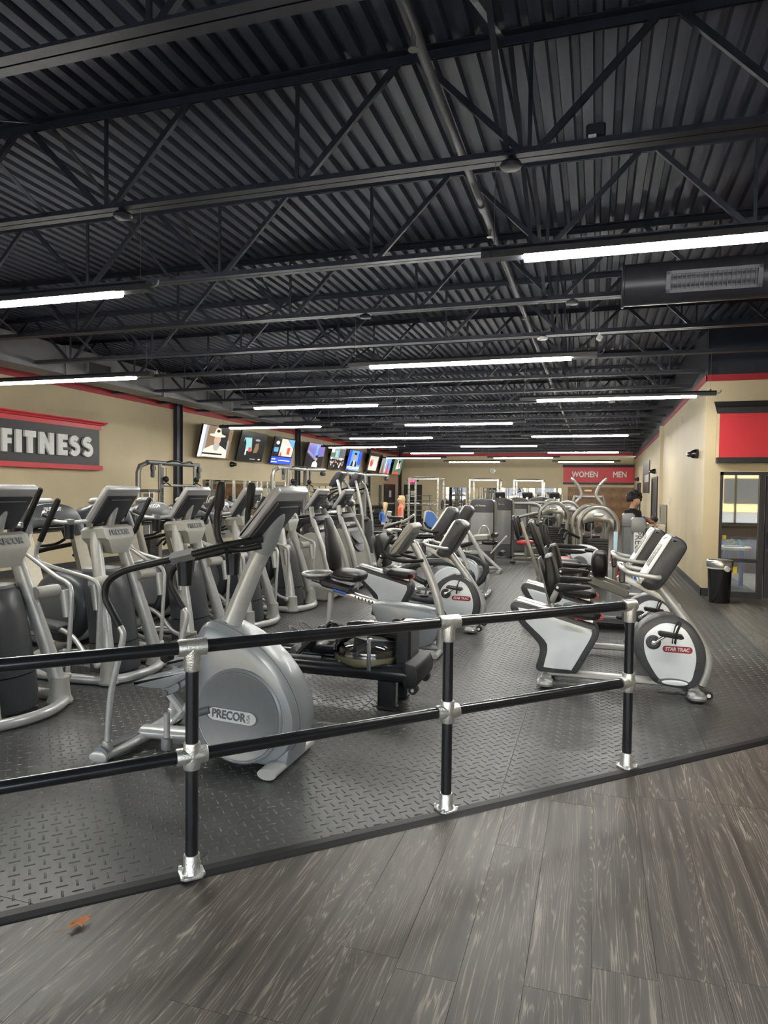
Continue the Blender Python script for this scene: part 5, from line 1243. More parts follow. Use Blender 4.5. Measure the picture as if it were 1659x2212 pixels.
    for k, (u, w_, th) in enumerate(((-.24, .13, .03), (-.225, .16, .05), (-.12, .19, .07), (-.02, .20, .06), (.06, .185, .052), (.13, .19, .045), (.175, .175, .038), (.19, .14, .025))):
        ring = []
        for i in range(20):
            a = 2 * pi * i / 20; pw = lambda v, e_: (abs(v) ** e_) * (1 if v >= 0 else -1)
            p = Vector((th * pw(cos(a), .6) + .02 * math.sin(u * 9), w_ * pw(sin(a), .55), u))
            ring.append(tilt.to_matrix() @ p + Vector((-.57, 0, .985)))
        rings.append(ring)
    bk.loft(rings).build('backrest', 'vinyl_black', t)
    MB().prism([(-.02, -.26), (.0, .16), (.012, .16), (.0, -.26)], -.16, .16, rot=tilt, org=(-.645, 0, .985)).build('backrest_shell', 'plastic_mid', t)
    for s_ in (-1, 1):
        MB().prism(cr([(-.53, .895), (-.52, .935), (-.45, .945), (-.25, .935), (-.22, .92), (-.25, .905), (-.45, .875), (-.50, .87)], 3, True), s_ * .27 - .028, s_ * .27 + .028, .012).build('armrest', 'black_rubber', t)
        MB().tube([(-.55, s_ * .16, .78), (-.545, s_ * .24, .80), (-.51, s_ * .265, .88)], .026, n=10, sub=3).build('armrest_bracket', 'silver_paint', t)
        MB().lathe([(.01, s_ * .30), (.012, s_ * .303), (.002, s_ * .304)], (-.505, 0, .91), 'y', 10).build('bolt', 'white_plain', t)
    MB().tube([(-.36, -.09, .615), (-.28, -.10, .61), (-.14, -.12, .62), (-.12, -.10, .65), (-.16, -.02, .665)], .007, n=8, sub=3).build('seat_lever', 'lever_red', t)
    MB().rbox((-.35, -.085, .615), (.035, .03, .05), .008).build('lever_pivot', 'lever_red', t)
    # mast, console
    MB().tube([(.27, 0, 1.02), (.38, 0, .88), (.52, 0, .70), (.66, 0, .50), (.735, 0, .36), (.745, 0, .24), (.70, 0, .09)], .045, n=14, sub=5, flat=1.15, up=(0, 1, 0)).build('mast', 'silver_paint', t)
    MB().prism([(-.01, .99), (.03, 1.03), (.52, .78), (.54, .72)], -.03, .03, .006).build('handle_arm', 'silver_paint', t)
    body = cr([(.135, 1.015), (.19, 1.07), (.36, 1.37), (.40, 1.40), (.46, 1.385), (.505, 1.335), (.49, 1.26), (.33, .985), (.26, .935), (.18, .95)], 4, True)
    con = MB().prism(body, -.20, .20, .035).build('console', 'plastic_grey', t); con.location = (.035, 0, -.025)
    MB().prism([(.13, 1.00), (.175, 1.075), (.345, 1.375), (.375, 1.405), (.385, 1.395), (.20, 1.07), (.15, .99)], -.195, .195, .006).build('console_face', 'white_plain', con)
    MB().prism([(.209, 1.135), (.319, 1.329), (.3155, 1.331), (.2055, 1.137)], -.13, .13).build('console_screen', 'black_gloss', con)
    text('console_number', number, .055, .002, 'black_rubber', con, (.338, -.145, 1.388), (radians(30), 0, -pi / 2 + .0))
    MB().tube([(.33, -.21, 1.03), (.30, -.24, 1.03), (.10, -.245, 1.06), (.035, -.20, 1.09), (.02, -.08, 1.10), (.02, .08, 1.10), (.035, .20, 1.09), (.10, .245, 1.06), (.30, .24, 1.03), (.33, .21, 1.03)], .021, n=12, sub=5).build('handle_loop', 'silver_paint', t)
    for s_ in (-1, 1):
        MB().tube([(.022, s_ * .06, 1.10), (.03, s_ * .17, 1.092)], .0245, n=12).build('pulse_grip', 'chrome', t)
        MB().rbox((.03, s_ * .205, 1.02), (.05, .03, .11), .012).build('grip_switch', 'plastic_grey', t)
        MB().rbox((.003, s_ * .205, 1.03), (.006, .025, .06), .002).build('red_button', 'lever_red', t)
    # base frame
    MB().rbox((.02, 0, .085), (1.25, .10, .055), .015).build('base_beam', 'silver_paint', t)
    for x in (-.60, .64):
        for s_ in (-1, 1): MB().cushion((x, s_ * .24, .05), (.15, .17, .07), None, .6, 18, 6).build('end_foot', 'silver_bright', t)
        MB().rbox((x, 0, .055), (.09, .5, .05), .015).build('foot_bar', 'silver_paint', t)
        for s_ in (-1, 1): MB().lathe([(.01, .0), (.04, .0), (.04, .012), (.01, .016)], (x, s_ * .26, .010), 'z', 14).build('foot_pad', 'black_rubber', t)
    for s_ in (-1, 1):
        MB().cyl((.735, s_ * .2 - .015, .055), (.735, s_ * .2 + .015, .055), .036, n=18).build('transport_wheel', 'black_rubber', t)
        MB().cyl((.735, s_ * .2 - .017, .055), (.735, s_ * .2 + .017, .055), .016, n=12).build('wheel_hub', 'white_plain', t)
    return t
rb = recumbent('silver recumbent bike with white side panels nearest the railing end post', '12'); rb.location = (.2, 6.40, 0)
rb2 = recumbent('silver recumbent bike with white side panels just beyond the nearest one', '11'); rb2.location = (.165, 7.66, 0)
dup(rb, (-2.07, 8.45, 0), label='white panel recumbent bike in the middle row behind the water rower')

# ------------------------------------------------------------------ grey recumbent bike with a seat tray
def recumbent_grey():
    t = thing('recumbent_bike', 'grey recumbent bike with a round tray behind its seat, behind the water rower', 'exercise bike', (-2.1, 7.05, 0))
    MB().prism([(-.95, .66), (-.93, .72), (-.1, .52), (.1, .48), (.1, .42), (-.1, .45)], -.05, .05, .01).build('seat_rail', 'silver_bright', t)
    for k in range(6): MB().box((-.40 + k * .04, -.052, .565 - k * .0097), (.012, .006, .03)).build('rail_slot', 'black_rubber', t)
    MB().prism(cr([(-.2, .5), (.1, .52), (.45, .48), (.55, .40), (.5, .15), (.3, .06), (.05, .06), (-.05, .2)], 4, True), -.12, .12, .03).build('drive_shroud', 'blue_grey', t)
    for s_ in (-1, 1):
        MB().lathe([(.01, s_ * .12), (.07, s_ * .12), (.07, s_ * .135), (.01, s_ * .135)], (.1, 0, .3), 'y', 24).build('crank_disc', 'black_rubber', t)
        MB().tube([(.1, s_ * .14, .3), (.24, s_ * .15, .38)], .013, n=10).build('crank_arm', 'chrome', t)
        MB().rbox((.24, s_ * .21, .38), (.12, .1, .035), .012).build('pedal', 'black_rubber', t)
    MB().tube([(-.7, 0, .64), (-.72, 0, .3), (-.74, 0, .04)], .035, n=12).build('rear_post', 'silver_paint', t)
    MB().tube([(-.74, -.3, .035), (-.74, .3, .035)], .035, n=12, flat=.8).build('rear_stabilizer', 'silver_paint', t)
    MB().tube([(.55, -.26, .035), (.55, .26, .035)], .035, n=12, flat=.8).build('front_stabilizer', 'silver_paint', t)
    MB().rbox((-.1, 0, .07), (1.3, .09, .06), .02).build('base_beam', 'silver_paint', t)
    MB().rbox((-.62, 0, .68), (.40, .22, .10), .03, Euler((0, .22, 0))).build('seat_carriage', 'console_dark', t)
    MB().rbox((-.56, -.118, .625), (.16, .016, .03), .008, Euler((0, .22, 0))).build('carriage_trim', 'sticker_blue', t)
    MB().tube([(-.86 + .17 * cos(a * pi / 8), .21 * sin(a * pi / 8), .80) for a in range(16)], .016, n=8, closed=True).build('tray_rim', 'silver_paint', t)
    MB().lathe([(.01, .74), (.13, .74), (.17, .79), (.16, .79), (.125, .75), (.01, .75)], (-.86, 0, 0), 'z', 24).build('tray_bowl', 'plastic_mid', t)
    MB().cushion((-.48, 0, .80), (.36, .40, .13), Euler((0, .1, 0)), .6, 20, 8).build('seat', 'vinyl_black', t)
    tilt = Euler((0, radians(-10), 0)).to_matrix(); rings = []
    for u, w_, th in ((-.30, .10, .03), (-.27, .15, .05), (-.15, .175, .06), (.0, .16, .055), (.12, .11, .05), (.25, .10, .04), (.29, .07, .025)):
        rings.append([tilt @ Vector((th * cos(2 * pi * i / 18), w_ * sin(2 * pi * i / 18), u)) + Vector((-.70, 0, 1.14)) for i in range(18)])
    MB().loft(rings).build('backrest', 'vinyl_black', t)
    MB().tube([(-.66, 0, .92), (-.62, 0, .78)], .03, n=10).build('back_bracket', 'silver_paint', t)
    for s_ in (-1, 1): MB().tube([(-.66, s_ * .15, .80), (-.5, s_ * .24, .78), (-.36, s_ * .24, .78)], .018, n=10, sub=3).build('seat_handle', 'black_rubber', t)
    MB().tube([(.24, 0, 1.18), (.33, 0, 1.02), (.47, 0, .72), (.545, 0, .45), (.555, 0, .2), (.54, 0, .05)], .045, n=14, sub=4).build('mast', 'silver_paint', t)
    con = slant_console(t, (.02, 1.10), (.22, 1.40), .075, .19, 'putty', 'plastic_mid')
    MB().tube([(.36, -.06, 1.0), (.2, -.2, 1.0), (.05, -.24, 1.03), (-.02, -.235, 1.10), (.02, -.225, 1.19), (.08, -.21, 1.27)], .02, n=12, sub=5).build('handle_loop', 'black_rubber', t)
    MB().tube([(.36, .06, 1.0), (.2, .2, 1.0), (.05, .24, 1.03), (-.02, .235, 1.10), (.02, .225, 1.19), (.08, .21, 1.27)], .02, n=12, sub=5).build('handle_loop', 'black_rubber', t)
    MB().tube([(.05, -.18, 1.30), (-.02, -.1, 1.31), (-.03, 0, 1.31), (-.02, .1, 1.31), (.05, .18, 1.30)], .018, n=10, sub=4).build('reading_rack', 'silver_paint', t)
    return t
recumbent_grey()

# ------------------------------------------------------------------ upright bikes with an oval loop frame
def upright_bike(label):
    t = thing('upright_bike', label, 'exercise bike', (0, 0, 0), group='upright loop frame bikes')
    loop = cr([(-.62, .32), (-.55, .46), (-.30, .60), (.05, .68), (.40, .66), (.62, .52), (.62, .34), (.45, .18), (.1, .10), (-.25, .14), (-.5, .22)], 4, True)
    MB().tube([Vector((p.x, 0, p.y)) for p in loop], .055, n=12, closed=True, flat=1.2, up=(0, 1, 0)).build('loop_frame', 'plastic_grey', t)
    MB().tube([(-.5, 0, .55), (.2, 0, .70), (.55, 0, .72)], .045, n=10, flat=.8).build('top_beam', 'silver_paint', t)
    disc_ = MB().lathe([(.02, -.09), (.22, -.09), (.24, -.06), (.24, .06), (.22, .09), (.02, .09)], (.30, 0, .37), 'y', 32).build('drive_cover', 'white_panel', t)
    for s_ in (-1, 1):
        MB().lathe([(.01, s_ * .09), (.06, s_ * .09), (.06, s_ * .105), (.01, s_ * .105)], (.0, 0, .36), 'y', 20).build('crank_disc', 'black_rubber', t)
        MB().tube([(0, s_ * .11, .36), (s_ * .03, s_ * .12, .20)], .012, n=8).build('crank_arm', 'chrome', t)
        MB().rbox((s_ * .03, s_ * .17, .19), (.13, .09, .03), .01).build('pedal', 'black_rubber', t)
        MB().tube([(.30, s_ * .04, 1.15), (.10, s_ * .2, 1.14), (-.08, s_ * .24, 1.18), (-.14, s_ * .22, 1.26)], .018, n=10, sub=4).build('handlebar', 'black_rubber', t)
        MB().rbox((.66, s_ * .25, .05), (.10, .12, .07), .02).build('end_foot', 'silver_bright', t)
    MB().tube([(-.30, 0, .62), (-.38, 0, .80)], .055, n=14).build('seat_tube', 'silver_paint', t)
    MB().tube([(-.37, 0, .78), (-.42, 0, .92)], .035, n=12).build('seat_post', 'silver_bright', t)
    rings = []
    for x, w_, h_ in ((-.62, .06, .03), (-.60, .12, .045), (-.50, .135, .05), (-.38, .08, .045), (-.28, .045, .035), (-.24, .02, .02)):
        rings.append([Vector((x, w_ * cos(2 * pi * i / 14), .96 + h_ * sin(2 * pi * i / 14))) for i in range(14)])
    MB().loft(rings).build('saddle', 'vinyl_black', t)
    MB().tube([(.22, 0, 1.20), (.36, 0, 1.02), (.52, 0, .75), (.63, 0, .48), (.665, 0, .28), (.62, 0, .06)], .035, n=12, sub=5, flat=1.4, up=(0, 1, 0)).build('mast', 'silver_paint', t)
    body = cr([(.05, 1.17), (.1, 1.22), (.27, 1.47), (.31, 1.50), (.37, 1.49), (.41, 1.44), (.40, 1.37), (.25, 1.13), (.18, 1.08), (.1, 1.10)], 4, True)
    con = MB().prism(body, -.17, .17, .035).build('console', 'plastic_grey', t)
    MB().prism([(.05, 1.16), (.26, 1.475), (.29, 1.505), (.30, 1.495), (.12, 1.21), (.07, 1.145)], -.165, .165, .006).build('console_face', 'white_plain', con)
    MB().rbox((.345, 0, 1.497), (.05, .10, .012), .004, Euler((0, .25, 0))).build('console_badge', 'lever_red', con)
    MB().rbox((.66, 0, .05), (.08, .5, .05), .02).build('front_stabilizer', 'silver_paint', t)
    MB().rbox((-.55, 0, .05), (.08, .5, .05), .02).build('rear_stabilizer', 'silver_paint', t)
    MB().rbox((.05, 0, .07), (1.2, .08, .05), .015).build('base_beam', 'silver_paint', t)
    return t
ub = upright_bike('loop frame upright bike in the middle row, nearer of the two'); ub.location = (-2.35, 9.85, 0)
dup(ub, (-2.35, 11.2, 0), label='loop frame upright bike in the middle row, farther of the two')

# ------------------------------------------------------------------ selectorised strength towers (plain shrouds) with side stations
def strength_tower(label, w_=.52, h_=1.52, kind=0):
    t = thing('weight_tower_machine', label, 'strength machine', (0, 0, 0))
    prof = []
    n = 10
    def ring(z, k=1.0):
        return [Vector((w_ / 2 * k * (2 * i / n - 1), -.16 * k - .07 * k * cos(pi / 2 * (2 * i / n - 1)), z)) for i in range(n + 1)] + [Vector((w_ / 2 * k, .22 * k, z)), Vector((-w_ / 2 * k, .22 * k, z))]
    MB().loft([ring(.03), ring(.35)]).build('lower_shroud', 'tower_grey', t)
    MB().loft([ring(.355), ring(h_ - .28)]).build('shroud_window', 'tower_frost', t)
    top = []
    for dz, k in ((-.275, 1.0), (-.06, 1.0), (-.02, .98), (.0, .9)):
        r = ring(h_ + dz, k)
        if dz > -.1: r = [v + Vector((0, 0, .05 * (1 - (v.x / (w_ / 2)) ** 2))) for v in r]
        top.append(r)
    hd = MB().loft(top).build('shroud_top', 'plastic_grey', t)
    logo(hd, (-.03, -.236, h_ - .12), FACE_NY, 'Life Fitness', .055, 'silver_bright', depth=.003)
    for s_ in (-1, 1):
        MB().tube([(s_ * (w_ / 2 + .03), -.03, .02), (s_ * (w_ / 2 + .03), -.03, h_ - .12), (s_ * (w_ / 2 + .01), -.03, h_ - .02)], .045, n=12, flat=1.5, up=(0, 1, 0)).build('side_post', 'champagne', t)
        MB().rbox((s_ * (w_ / 2 + .03), -.03, .02), (.12, .18, .03), .01).build('post_foot', 'black_rubber', t)
    if kind in (1, 2):
        x = w_ / 2
        MB().tube([(x + .03, .05, 1.42), (x + .55, .05, 1.42), (x + .72, .05, 1.33), (x + .76, .05, 1.15), (x + .76, .05, .05)], .04, n=12, sub=5).build('station_frame', 'champagne', t)
        MB().tube([(x + .03, .0, .08), (x + .76, .0, .08)], .04, n=10).build('base_beam', 'champagne', t)
        MB().tube([(x + .1, -.2, 1.05), (x + .75, -.25, 1.22)], .038, n=10).build('lever_arm', 'champagne', t)
        MB().lathe([(.02, -.06), (.075, -.06), (.08, -.04), (.08, .04), (.02, .05)], (x + .78, -.27, 1.24), 'y', 20).build('counterweight', 'plastic_grey', t)
        MB().rbox((x + .6, .05, 1.02), (.4, .09, .05), .01).build('cross_bar', 'champagne', t)
        MB().cushion((x + .45, -.15, .52), (.40, .34, .10), None, .4).build('seat', 'vinyl_black', t)
        MB().cushion((x + .22, -.15, .85), (.10, .32, .55), Euler((0, -.15, 0)), .5).build('backrest', 'vinyl_black', t)
        MB().tube([(x + .45, -.15, .48), (x + .45, -.1, .08)], .04, n=10).build('seat_post', 'champagne', t)
        MB().rbox((x + .76, 0, .025), (.14, .3, .04), .01).build('frame_foot', 'black_rubber', t)
    if kind == 3:
        x = w_ / 2
        MB().cushion((x + .35, -.1, .48), (.42, .36, .10), None, .4).build('seat', 'vinyl_black', t)
        MB().cushion((x + .10, -.1, .82), (.09, .34, .60), Euler((0, -.3, 0)), .5).build('backrest', 'vinyl_black', t)
        MB().cyl((x + .2, -.35, .46), (x + .72, -.35, .46), .05, n=14).build('leg_roller', 'vinyl_black', t)
        MB().lathe([(.03, -.05), (.26, -.05), (.28, 0), (.26, .05), (.03, .05)], (x + .45, -.3, .28), 'y', 28).build('cam_plate', 'champagne', t)
        MB().tube([(x + .7, -.2, .02), (x + .7, -.2, .42)], .04, n=10).build('front_post', 'champagne', t)
        MB().tube([(x, 0, .06), (x + .75, -.1, .06)], .04, n=10).build('base_beam', 'champagne', t)
    return t
st = strength_tower('grey shrouded weight tower nearest the middle aisle, with a round counterweight station', kind=0); st.location = (-2.52, 15.9, 0)
st = strength_tower('grey shrouded weight tower with a lever arm station, second along the aisle', kind=1); st.location = (-2.36, 18.0, 0)
st = strength_tower('grey shrouded weight tower, third along the aisle', kind=2); st.location = (-2.15, 20.0, 0)
st = strength_tower('grey shrouded weight tower with a leg roller seat, farthest along the aisle', kind=3); st.location = (-1.75, 22.6, 0)

# ------------------------------------------------------------------ arched frame machines
def arch_machine(label, red=False, stack=True, placard=False, plate=False):
    t = thing('arch_weight_machine', label, 'strength machine', (0, 0, 0))
    arch = [(-.27, 0, .03), (-.28, 0, .9), (-.31, 0, 1.06), (-.27, 0, 1.27), (-.12, 0, 1.435), (.03, 0, 1.47), (.18, 0, 1.435), (.33, 0, 1.27), (.37, 0, 1.06), (.34, 0, .9), (.33, 0, .03)]
    MB().tube(arch, .045, n=14, sub=4, flat=1.2, up=(0, 1, 0)).build('arch_frame', 'champagne', t)
    outer = [(p.x, p.y) for p in cr([(-.25, 1.25), (-.12, 1.395), (.03, 1.435), (.18, 1.395), (.31, 1.25)], 5)]
    inner = [(p.x, p.y) for p in cr([(.30, 1.06), (.18, 1.195), (.03, 1.215), (-.12, 1.195), (-.24, 1.15)], 5)]
    MB().prism(outer + inner, -.10, .12, .015).build('hood', 'hood_metal', t)
    MB().cushion((.03, -.11, 1.325), (.20, .04, .07), None, .8, 16, 6).build('hood_badge', 'silver_bright', t)
    MB().cyl((.03, -.06, 1.06), (.03, .06, 1.06), .07, n=20).build('pulley', 'black_rubber', t)
    for s_ in (-1, 1): MB().cyl((.03 + s_ * .12, 0, .1), (.03 + s_ * .12, 0, 1.18), .012, n=10).build('guide_rod', 'chrome', t)
    for k in range(17): MB().rbox((.03, 0, .10 + k * .048), (.36, .13, .044), .006).build('weight_plate', 'weight_black', t)
    MB().lathe([(.003, -.10), (.022, -.10), (.028, -.085), (.02, -.07), (.006, -.06)], (.0, 0, .36), 'y', 12).build('selector_pin', 'pin_yellow', t)
    if placard: MB().rbox((.335, -.06, .80), (.07, .01, .46), .004).build('instruction_placard', 'placard_blue', t)
    MB().tube([(-.27, 0, .10), (.33, 0, .10)], .05, n=12, flat=1.1).build('base_beam', 'champagne', t)
    MB().tube([(-.27, -.05, .10), (-.9, -.35, .10)], .045, n=12).build('base_beam', 'champagne', t)
    for x, y in ((-.27, 0), (.33, 0), (-.9, -.35)): MB().rbox((x, y, .025), (.14, .12, .03), .01).build('foot', 'black_rubber', t)
    MB().tube([(-.6, -.2, .1), (-.6, -.2, .45)], .04, n=10).build('seat_post', 'champagne', t)
    MB().cushion((-.62, -.22, .50), (.40, .40, .11), None, .4).build('seat', 'vinyl_red' if red else 'vinyl_black', t)
    if plate:
        MB().prism(cr([(-.42, .56), (-.40, .76), (-.15, .80), (.04, .72), (.08, .55), (-.02, .42), (-.2, .48)], 3, True), -.36, -.32, .008).build('cam_plate', 'white_panel', t)
        MB().lathe([(.02, -.05), (.13, -.05), (.14, 0), (.02, .02)], (-.28, -.4, .46), 'y', 24).build('cam_disc', 'plastic_mid', t)
    MB().cushion((-.85, -.22, .85), (.10, .36, .62), Euler((0, -.25, 0)), .5).build('backrest', 'vinyl_black', t)
    MB().tube([(-.3, -.1, .9), (-.5, -.3, 1.0), (-.55, -.45, .9)], .025, n=10, sub=3).build('press_handle', 'black_rubber', t)
    return t
am = arch_machine('arched silver weight machine with a blue placard, nearest the recumbent bikes', red=True, placard=True, plate=True); am.location = (.02, 13.05, 0)
am = arch_machine('arched silver weight machine right behind the blue placard one', red=False); am.location = (-.12, 14.1, 0)
am = arch_machine('arched silver weight machine in the middle of the aisle group', red=True); am.location = (-1.0, 17.0, 0)
am = arch_machine('arched silver weight machine, partly behind the middle one'); am.location = (-.75, 18.9, 0)
am = arch_machine('arched silver weight machine next to the shrouded towers'); am.location = (-1.35, 21.4, 0)

# tall machine with bent press arms rising above the arches
t = thing('press_machine', 'tall silver press machine with bent upright arms below the red sign', 'strength machine', (-.2, 20.6, 0))
for s_ in (-1, 1):
    MB().tube([(s_ * .45, 0, .03), (s_ * .45, 0, 1.4), (s_ * .38, 0, 1.62)], .05, n=10).build('main_post', 'champagne', t)
    MB().tube([(s_ * .3, -.1, 1.0), (s_ * .40, -.3, 1.35), (s_ * .20, -.35, 1.65), (s_ * .30, -.4, 1.95)], .04, n=10, sub=4).build('press_arm', 'silver_paint', t)
    MB().tube([(s_ * .30, -.4, 1.93), (s_ * .44, -.45, 2.1), (s_ * .46, -.45, 2.16)], [.045, .055, .03], n=12, sub=3).build('arm_handle', 'silver_bright', t)
    MB().rbox((s_ * .45, 0, .02), (.12, .6, .04), .01).build('base_foot', 'champagne', t)
MB().tube([(-.40, 0, 1.60), (.40, 0, 1.60)], .045, n=10).build('top_beam', 'champagne', t)
MB().tube([(-.45, 0, .1), (.45, 0, .1)], .045, n=10).build('base_beam', 'champagne', t)
MB().cushion((0, -.35, .5), (.4, .4, .1), None, .4).build('seat', 'vinyl_black', t)
MB().cushion((0, -.15, .95), (.34, .1, .7), Euler((.15, 0, 0)), .5).build('backrest', 'vinyl_black', t)
MB().tube([(0, -.3, .1), (0, -.3, .48)], .04, n=10).build('seat_post', 'champagne', t)
MB().cushion((-.02, -.42, 1.78), (.22, .05, .07), None, .8).build('foam_pad', 'skin', t)
MB().cushion((-.35, -.3, 1.32), (.12, .10, .22), None, .8).build('red_pad', 'vinyl_red', t)

# functional trainer tower with its maker's name
def name_tower(label, lx, ly, named, h_):
    t = thing('pulley_tower', label, 'strength machine', (lx, ly, 0))
    MB().rbox((0, 0, h_ / 2), (.20, .26, h_ - .06), .02).build('column', 'grey_paint', t)
    MB().prism([(-.11, h_ - .24), (.11, h_ - .24), (.11, h_ - .03), (.08, h_), (-.08, h_), (-.11, h_ - .03)], -.15, .15, .01).build('column_head', 'grey_paint', t)
    MB().rbox((.17, .02, h_ / 2 - .05), (.10, .2, h_ - .2), .02).build('weight_guard', 'plastic_mid', t)
    if named:
        MB().box((-.0, -.134, h_ - .50), (.13, .01, .66)).build('name_panel', 'white_plain', t, smooth=False)
        text('logo_lettering', 'PRECOR', .15, .004, 'plastic_mid', t, (.0, -.142, h_ - .49), (pi / 2, pi / 2, 0), bold=.002)
        MB().box((-.02, -.134, .30), (.10, .008, .22)).build('lower_label', 'placard_blue', t, smooth=False)
        MB().box((-.03, -.139, .28), (.04, .004, .10)).build('blue_mark', 'sticker_blue', t, smooth=False)
    MB().rbox((.02, 0, .03), (.5, .5, .05), .015).build('base_plate', 'silver_paint', t)
    MB().cyl((-.04, .17, h_ - .12), (.04, .17, h_ - .12), .05, n=16).build('pulley', 'black_rubber', t)
    return t
name_tower('grey pulley tower with a tall white name panel beside the bikes', .69, 12.3, True, 1.32)
name_tower('plain grey pulley tower just behind the named one', .58, 13.4, False, 1.36)

# ------------------------------------------------------------------ cable stations along the television wall
def cable_station(label, loc, rz, W=2.1, h_=2.2, named=False, arm=0.0):
    """frame along local x: two weight columns, a crossbar with pulleys and hanging handles"""
    t = thing('cable_station', label, 'strength machine', loc, rz)
    for s_ in (-1, 1):
        x = s_ * W / 2
        MB().tube([(x, .25, .03), (x, .25, h_ - .22), (x - s_ * .04, .23, h_ - .08), (x - s_ * .18, .12, h_)], .05, n=10, flat=1.2, up=(0, 1, 0)).build('outer_post', 'champagne', t)
        MB().tube([(x - s_ * .42, .0, .03), (x - s_ * .42, 0, h_ - .03)], .045, n=10).build('inner_post', 'champagne', t)
        MB().rbox((x - s_ * .21, .12, h_ - .62), (.44, .30, .06), .01).build('column_tie', 'plastic_mid', t)
        MB().rbox((x - s_ * .21, .12, .05), (.5, .5, .06), .01).build('column_base', 'champagne', t)
        MB().rbox((x - s_ * .21, .14, .95), (.34, .04, 1.3), .01).build('weight_guard', 'tower_frost', t)
        for d_ in (-.08, .08): MB().cyl((x - s_ * .21 + d_, .06, .1), (x - s_ * .21 + d_, .06, h_ - .6), .012, n=8).build('guide_rod', 'chrome', t)
        for k in range(12): MB().rbox((x - s_ * .21, .06, .12 + k * .045), (.28, .12, .041), .005).build('weight_plate', 'weight_black', t)
        MB().lathe([(.02, -.02), (.075, -.02), (.08, 0), (.075, .02), (.02, .02)], (x - s_ * .2, .02, h_ - .12), 'y', 18).build('pulley', 'black_rubber', t)
        MB().rbox((x - s_ * .2, .03, h_ - .18), (.07, .09, .3), .02).build('pulley_bracket', 'plastic_mid', t)
        MB().cyl((x - s_ * .5, -.1, h_ - .1), (x - s_ * .5, -.1, h_ - .32), .006, n=6).build('cable', 'black_rubber', t)
        MB().ball((x - s_ * .5, -.1, h_ - .36), .065, 14, 9).build('cable_ball', 'black_rubber', t)
        MB().tube([(x - s_ * .5, -.22, h_ - .5), (x - s_ * .5, -.1, h_ - .44), (x - s_ * .5, .02, h_ - .5)], .014, n=8, sub=3).build('pull_handle', 'black_rubber', t)
    MB().tube([(-W / 2 + .1, .1, h_), (W / 2 - .1, .1, h_)], .045, n=10, flat=1.1).build('crossbar', 'plastic_mid' if named else 'silver_paint', t)
    MB().tube([(-W / 2 + .42, 0, h_ - .5), (W / 2 - .42, 0, h_ - .5)], .03, n=10).build('stay_bar', 'champagne', t)
    MB().tube([(-.5, -.05, h_ + .02), (-.3, -.12, h_ + .06), (0, -.12, h_ + .02), (.3, -.12, h_ + .06), (.5, -.05, h_ + .02)], .018, n=8, sub=4).build('chin_bar', 'black_rubber', t)
    MB().tube([(-W / 2 + .42, .0, .08), (W / 2 - .42, .0, .08)], .045, n=10).build('base_beam', 'champagne', t)
    if named:
        MB().rbox((-W / 2 + .42, -.05, h_ - .65), (.12, .012, 1.1), .003).build('name_panel', 'plastic_mid', t)
        text('logo_lettering', 'Life Fitness', .13, .004, 'black_rubber', t, (-W / 2 + .42, -.06, h_ - .85), (pi / 2, -pi / 2, 0), bold=.002)
    if arm:
        MB().tube([(W / 2 - .1, .1, h_), (W / 2 + arm, .0, h_ + .02)], .05, n=10).build('reach_arm', 'silver_paint', t)
        for d_ in (0, .1):
            MB().ball((W / 2 + arm - .1 - d_, 0, h_ - .1), .07, 14, 9).build('cable_ball', 'plastic_grey', t)
    return t
cable_station('tall bronze cable station with a vertical maker name, against the sign wall', (-9.2, 13.55, 0), pi / 2, 2.2, 2.28, True)
cable_station('silver cable station below the news page television', (-7.9, 17.3, 0), pi / 2, 2.1, 2.3, False, .9)
cable_station('silver cable station with a long reach arm below the newsreader television', (-7.6, 21.6, 0), pi / 2, 2.0, 2.25, False, 2.2)

# two more tall console machines seen above the stair climbers
def tall_stepper(label, loc):
    t = thing('tall_stair_machine', label, 'stair climber', loc, group='tall stair machines')
    for s_ in (-1, 1):
        MB().tube([(.3, s_ * .38, .03), (.28, s_ * .38, 1.0), (.12, s_ * .34, 1.75), (.02, s_ * .22, 1.95)], .035, n=10, sub=3).build('upright', 'silver_paint', t)
        MB().tube([(.1, s_ * .32, 1.78), (-.3, s_ * .36, 1.66), (-.7, s_ * .36, 1.4)], .024, n=10, sub=3).build('hand_rail', 'black_rubber', t)
        MB().prism([(-.8, .04), (.34, .04), (.3, .9), (.1, 1.05), (-.75, .3)], s_ * .34 - .03, s_ * .34 + .03, .01).build('side_panel', 'plastic_mid', t)
    for k in range(5): MB().rbox((.1 - k * .2, 0, .95 - k * .19), (.24, .6, .04), .01).build('step', 'black_rubber', t)
    con = MB().prism(cr([(-.22, 1.86), (-.04, 2.14), (.06, 2.16), (.1, 2.10), (-.06, 1.84), (-.16, 1.80)], 3, True), -.2, .2, .03).build('console', 'console_dark', t)
    MB().rbox((.02, 0, 2.155), (.1, .34, .03), .012).build('console_top', 'console_light', con)
    return t
a = tall_stepper('tall stair machine with a dark console beside the silver cable station', (-6.0, 15.6, 0)); dup(a, (-6.0, 16.9, 0), label='tall stair machine with a dark console, beyond its twin')

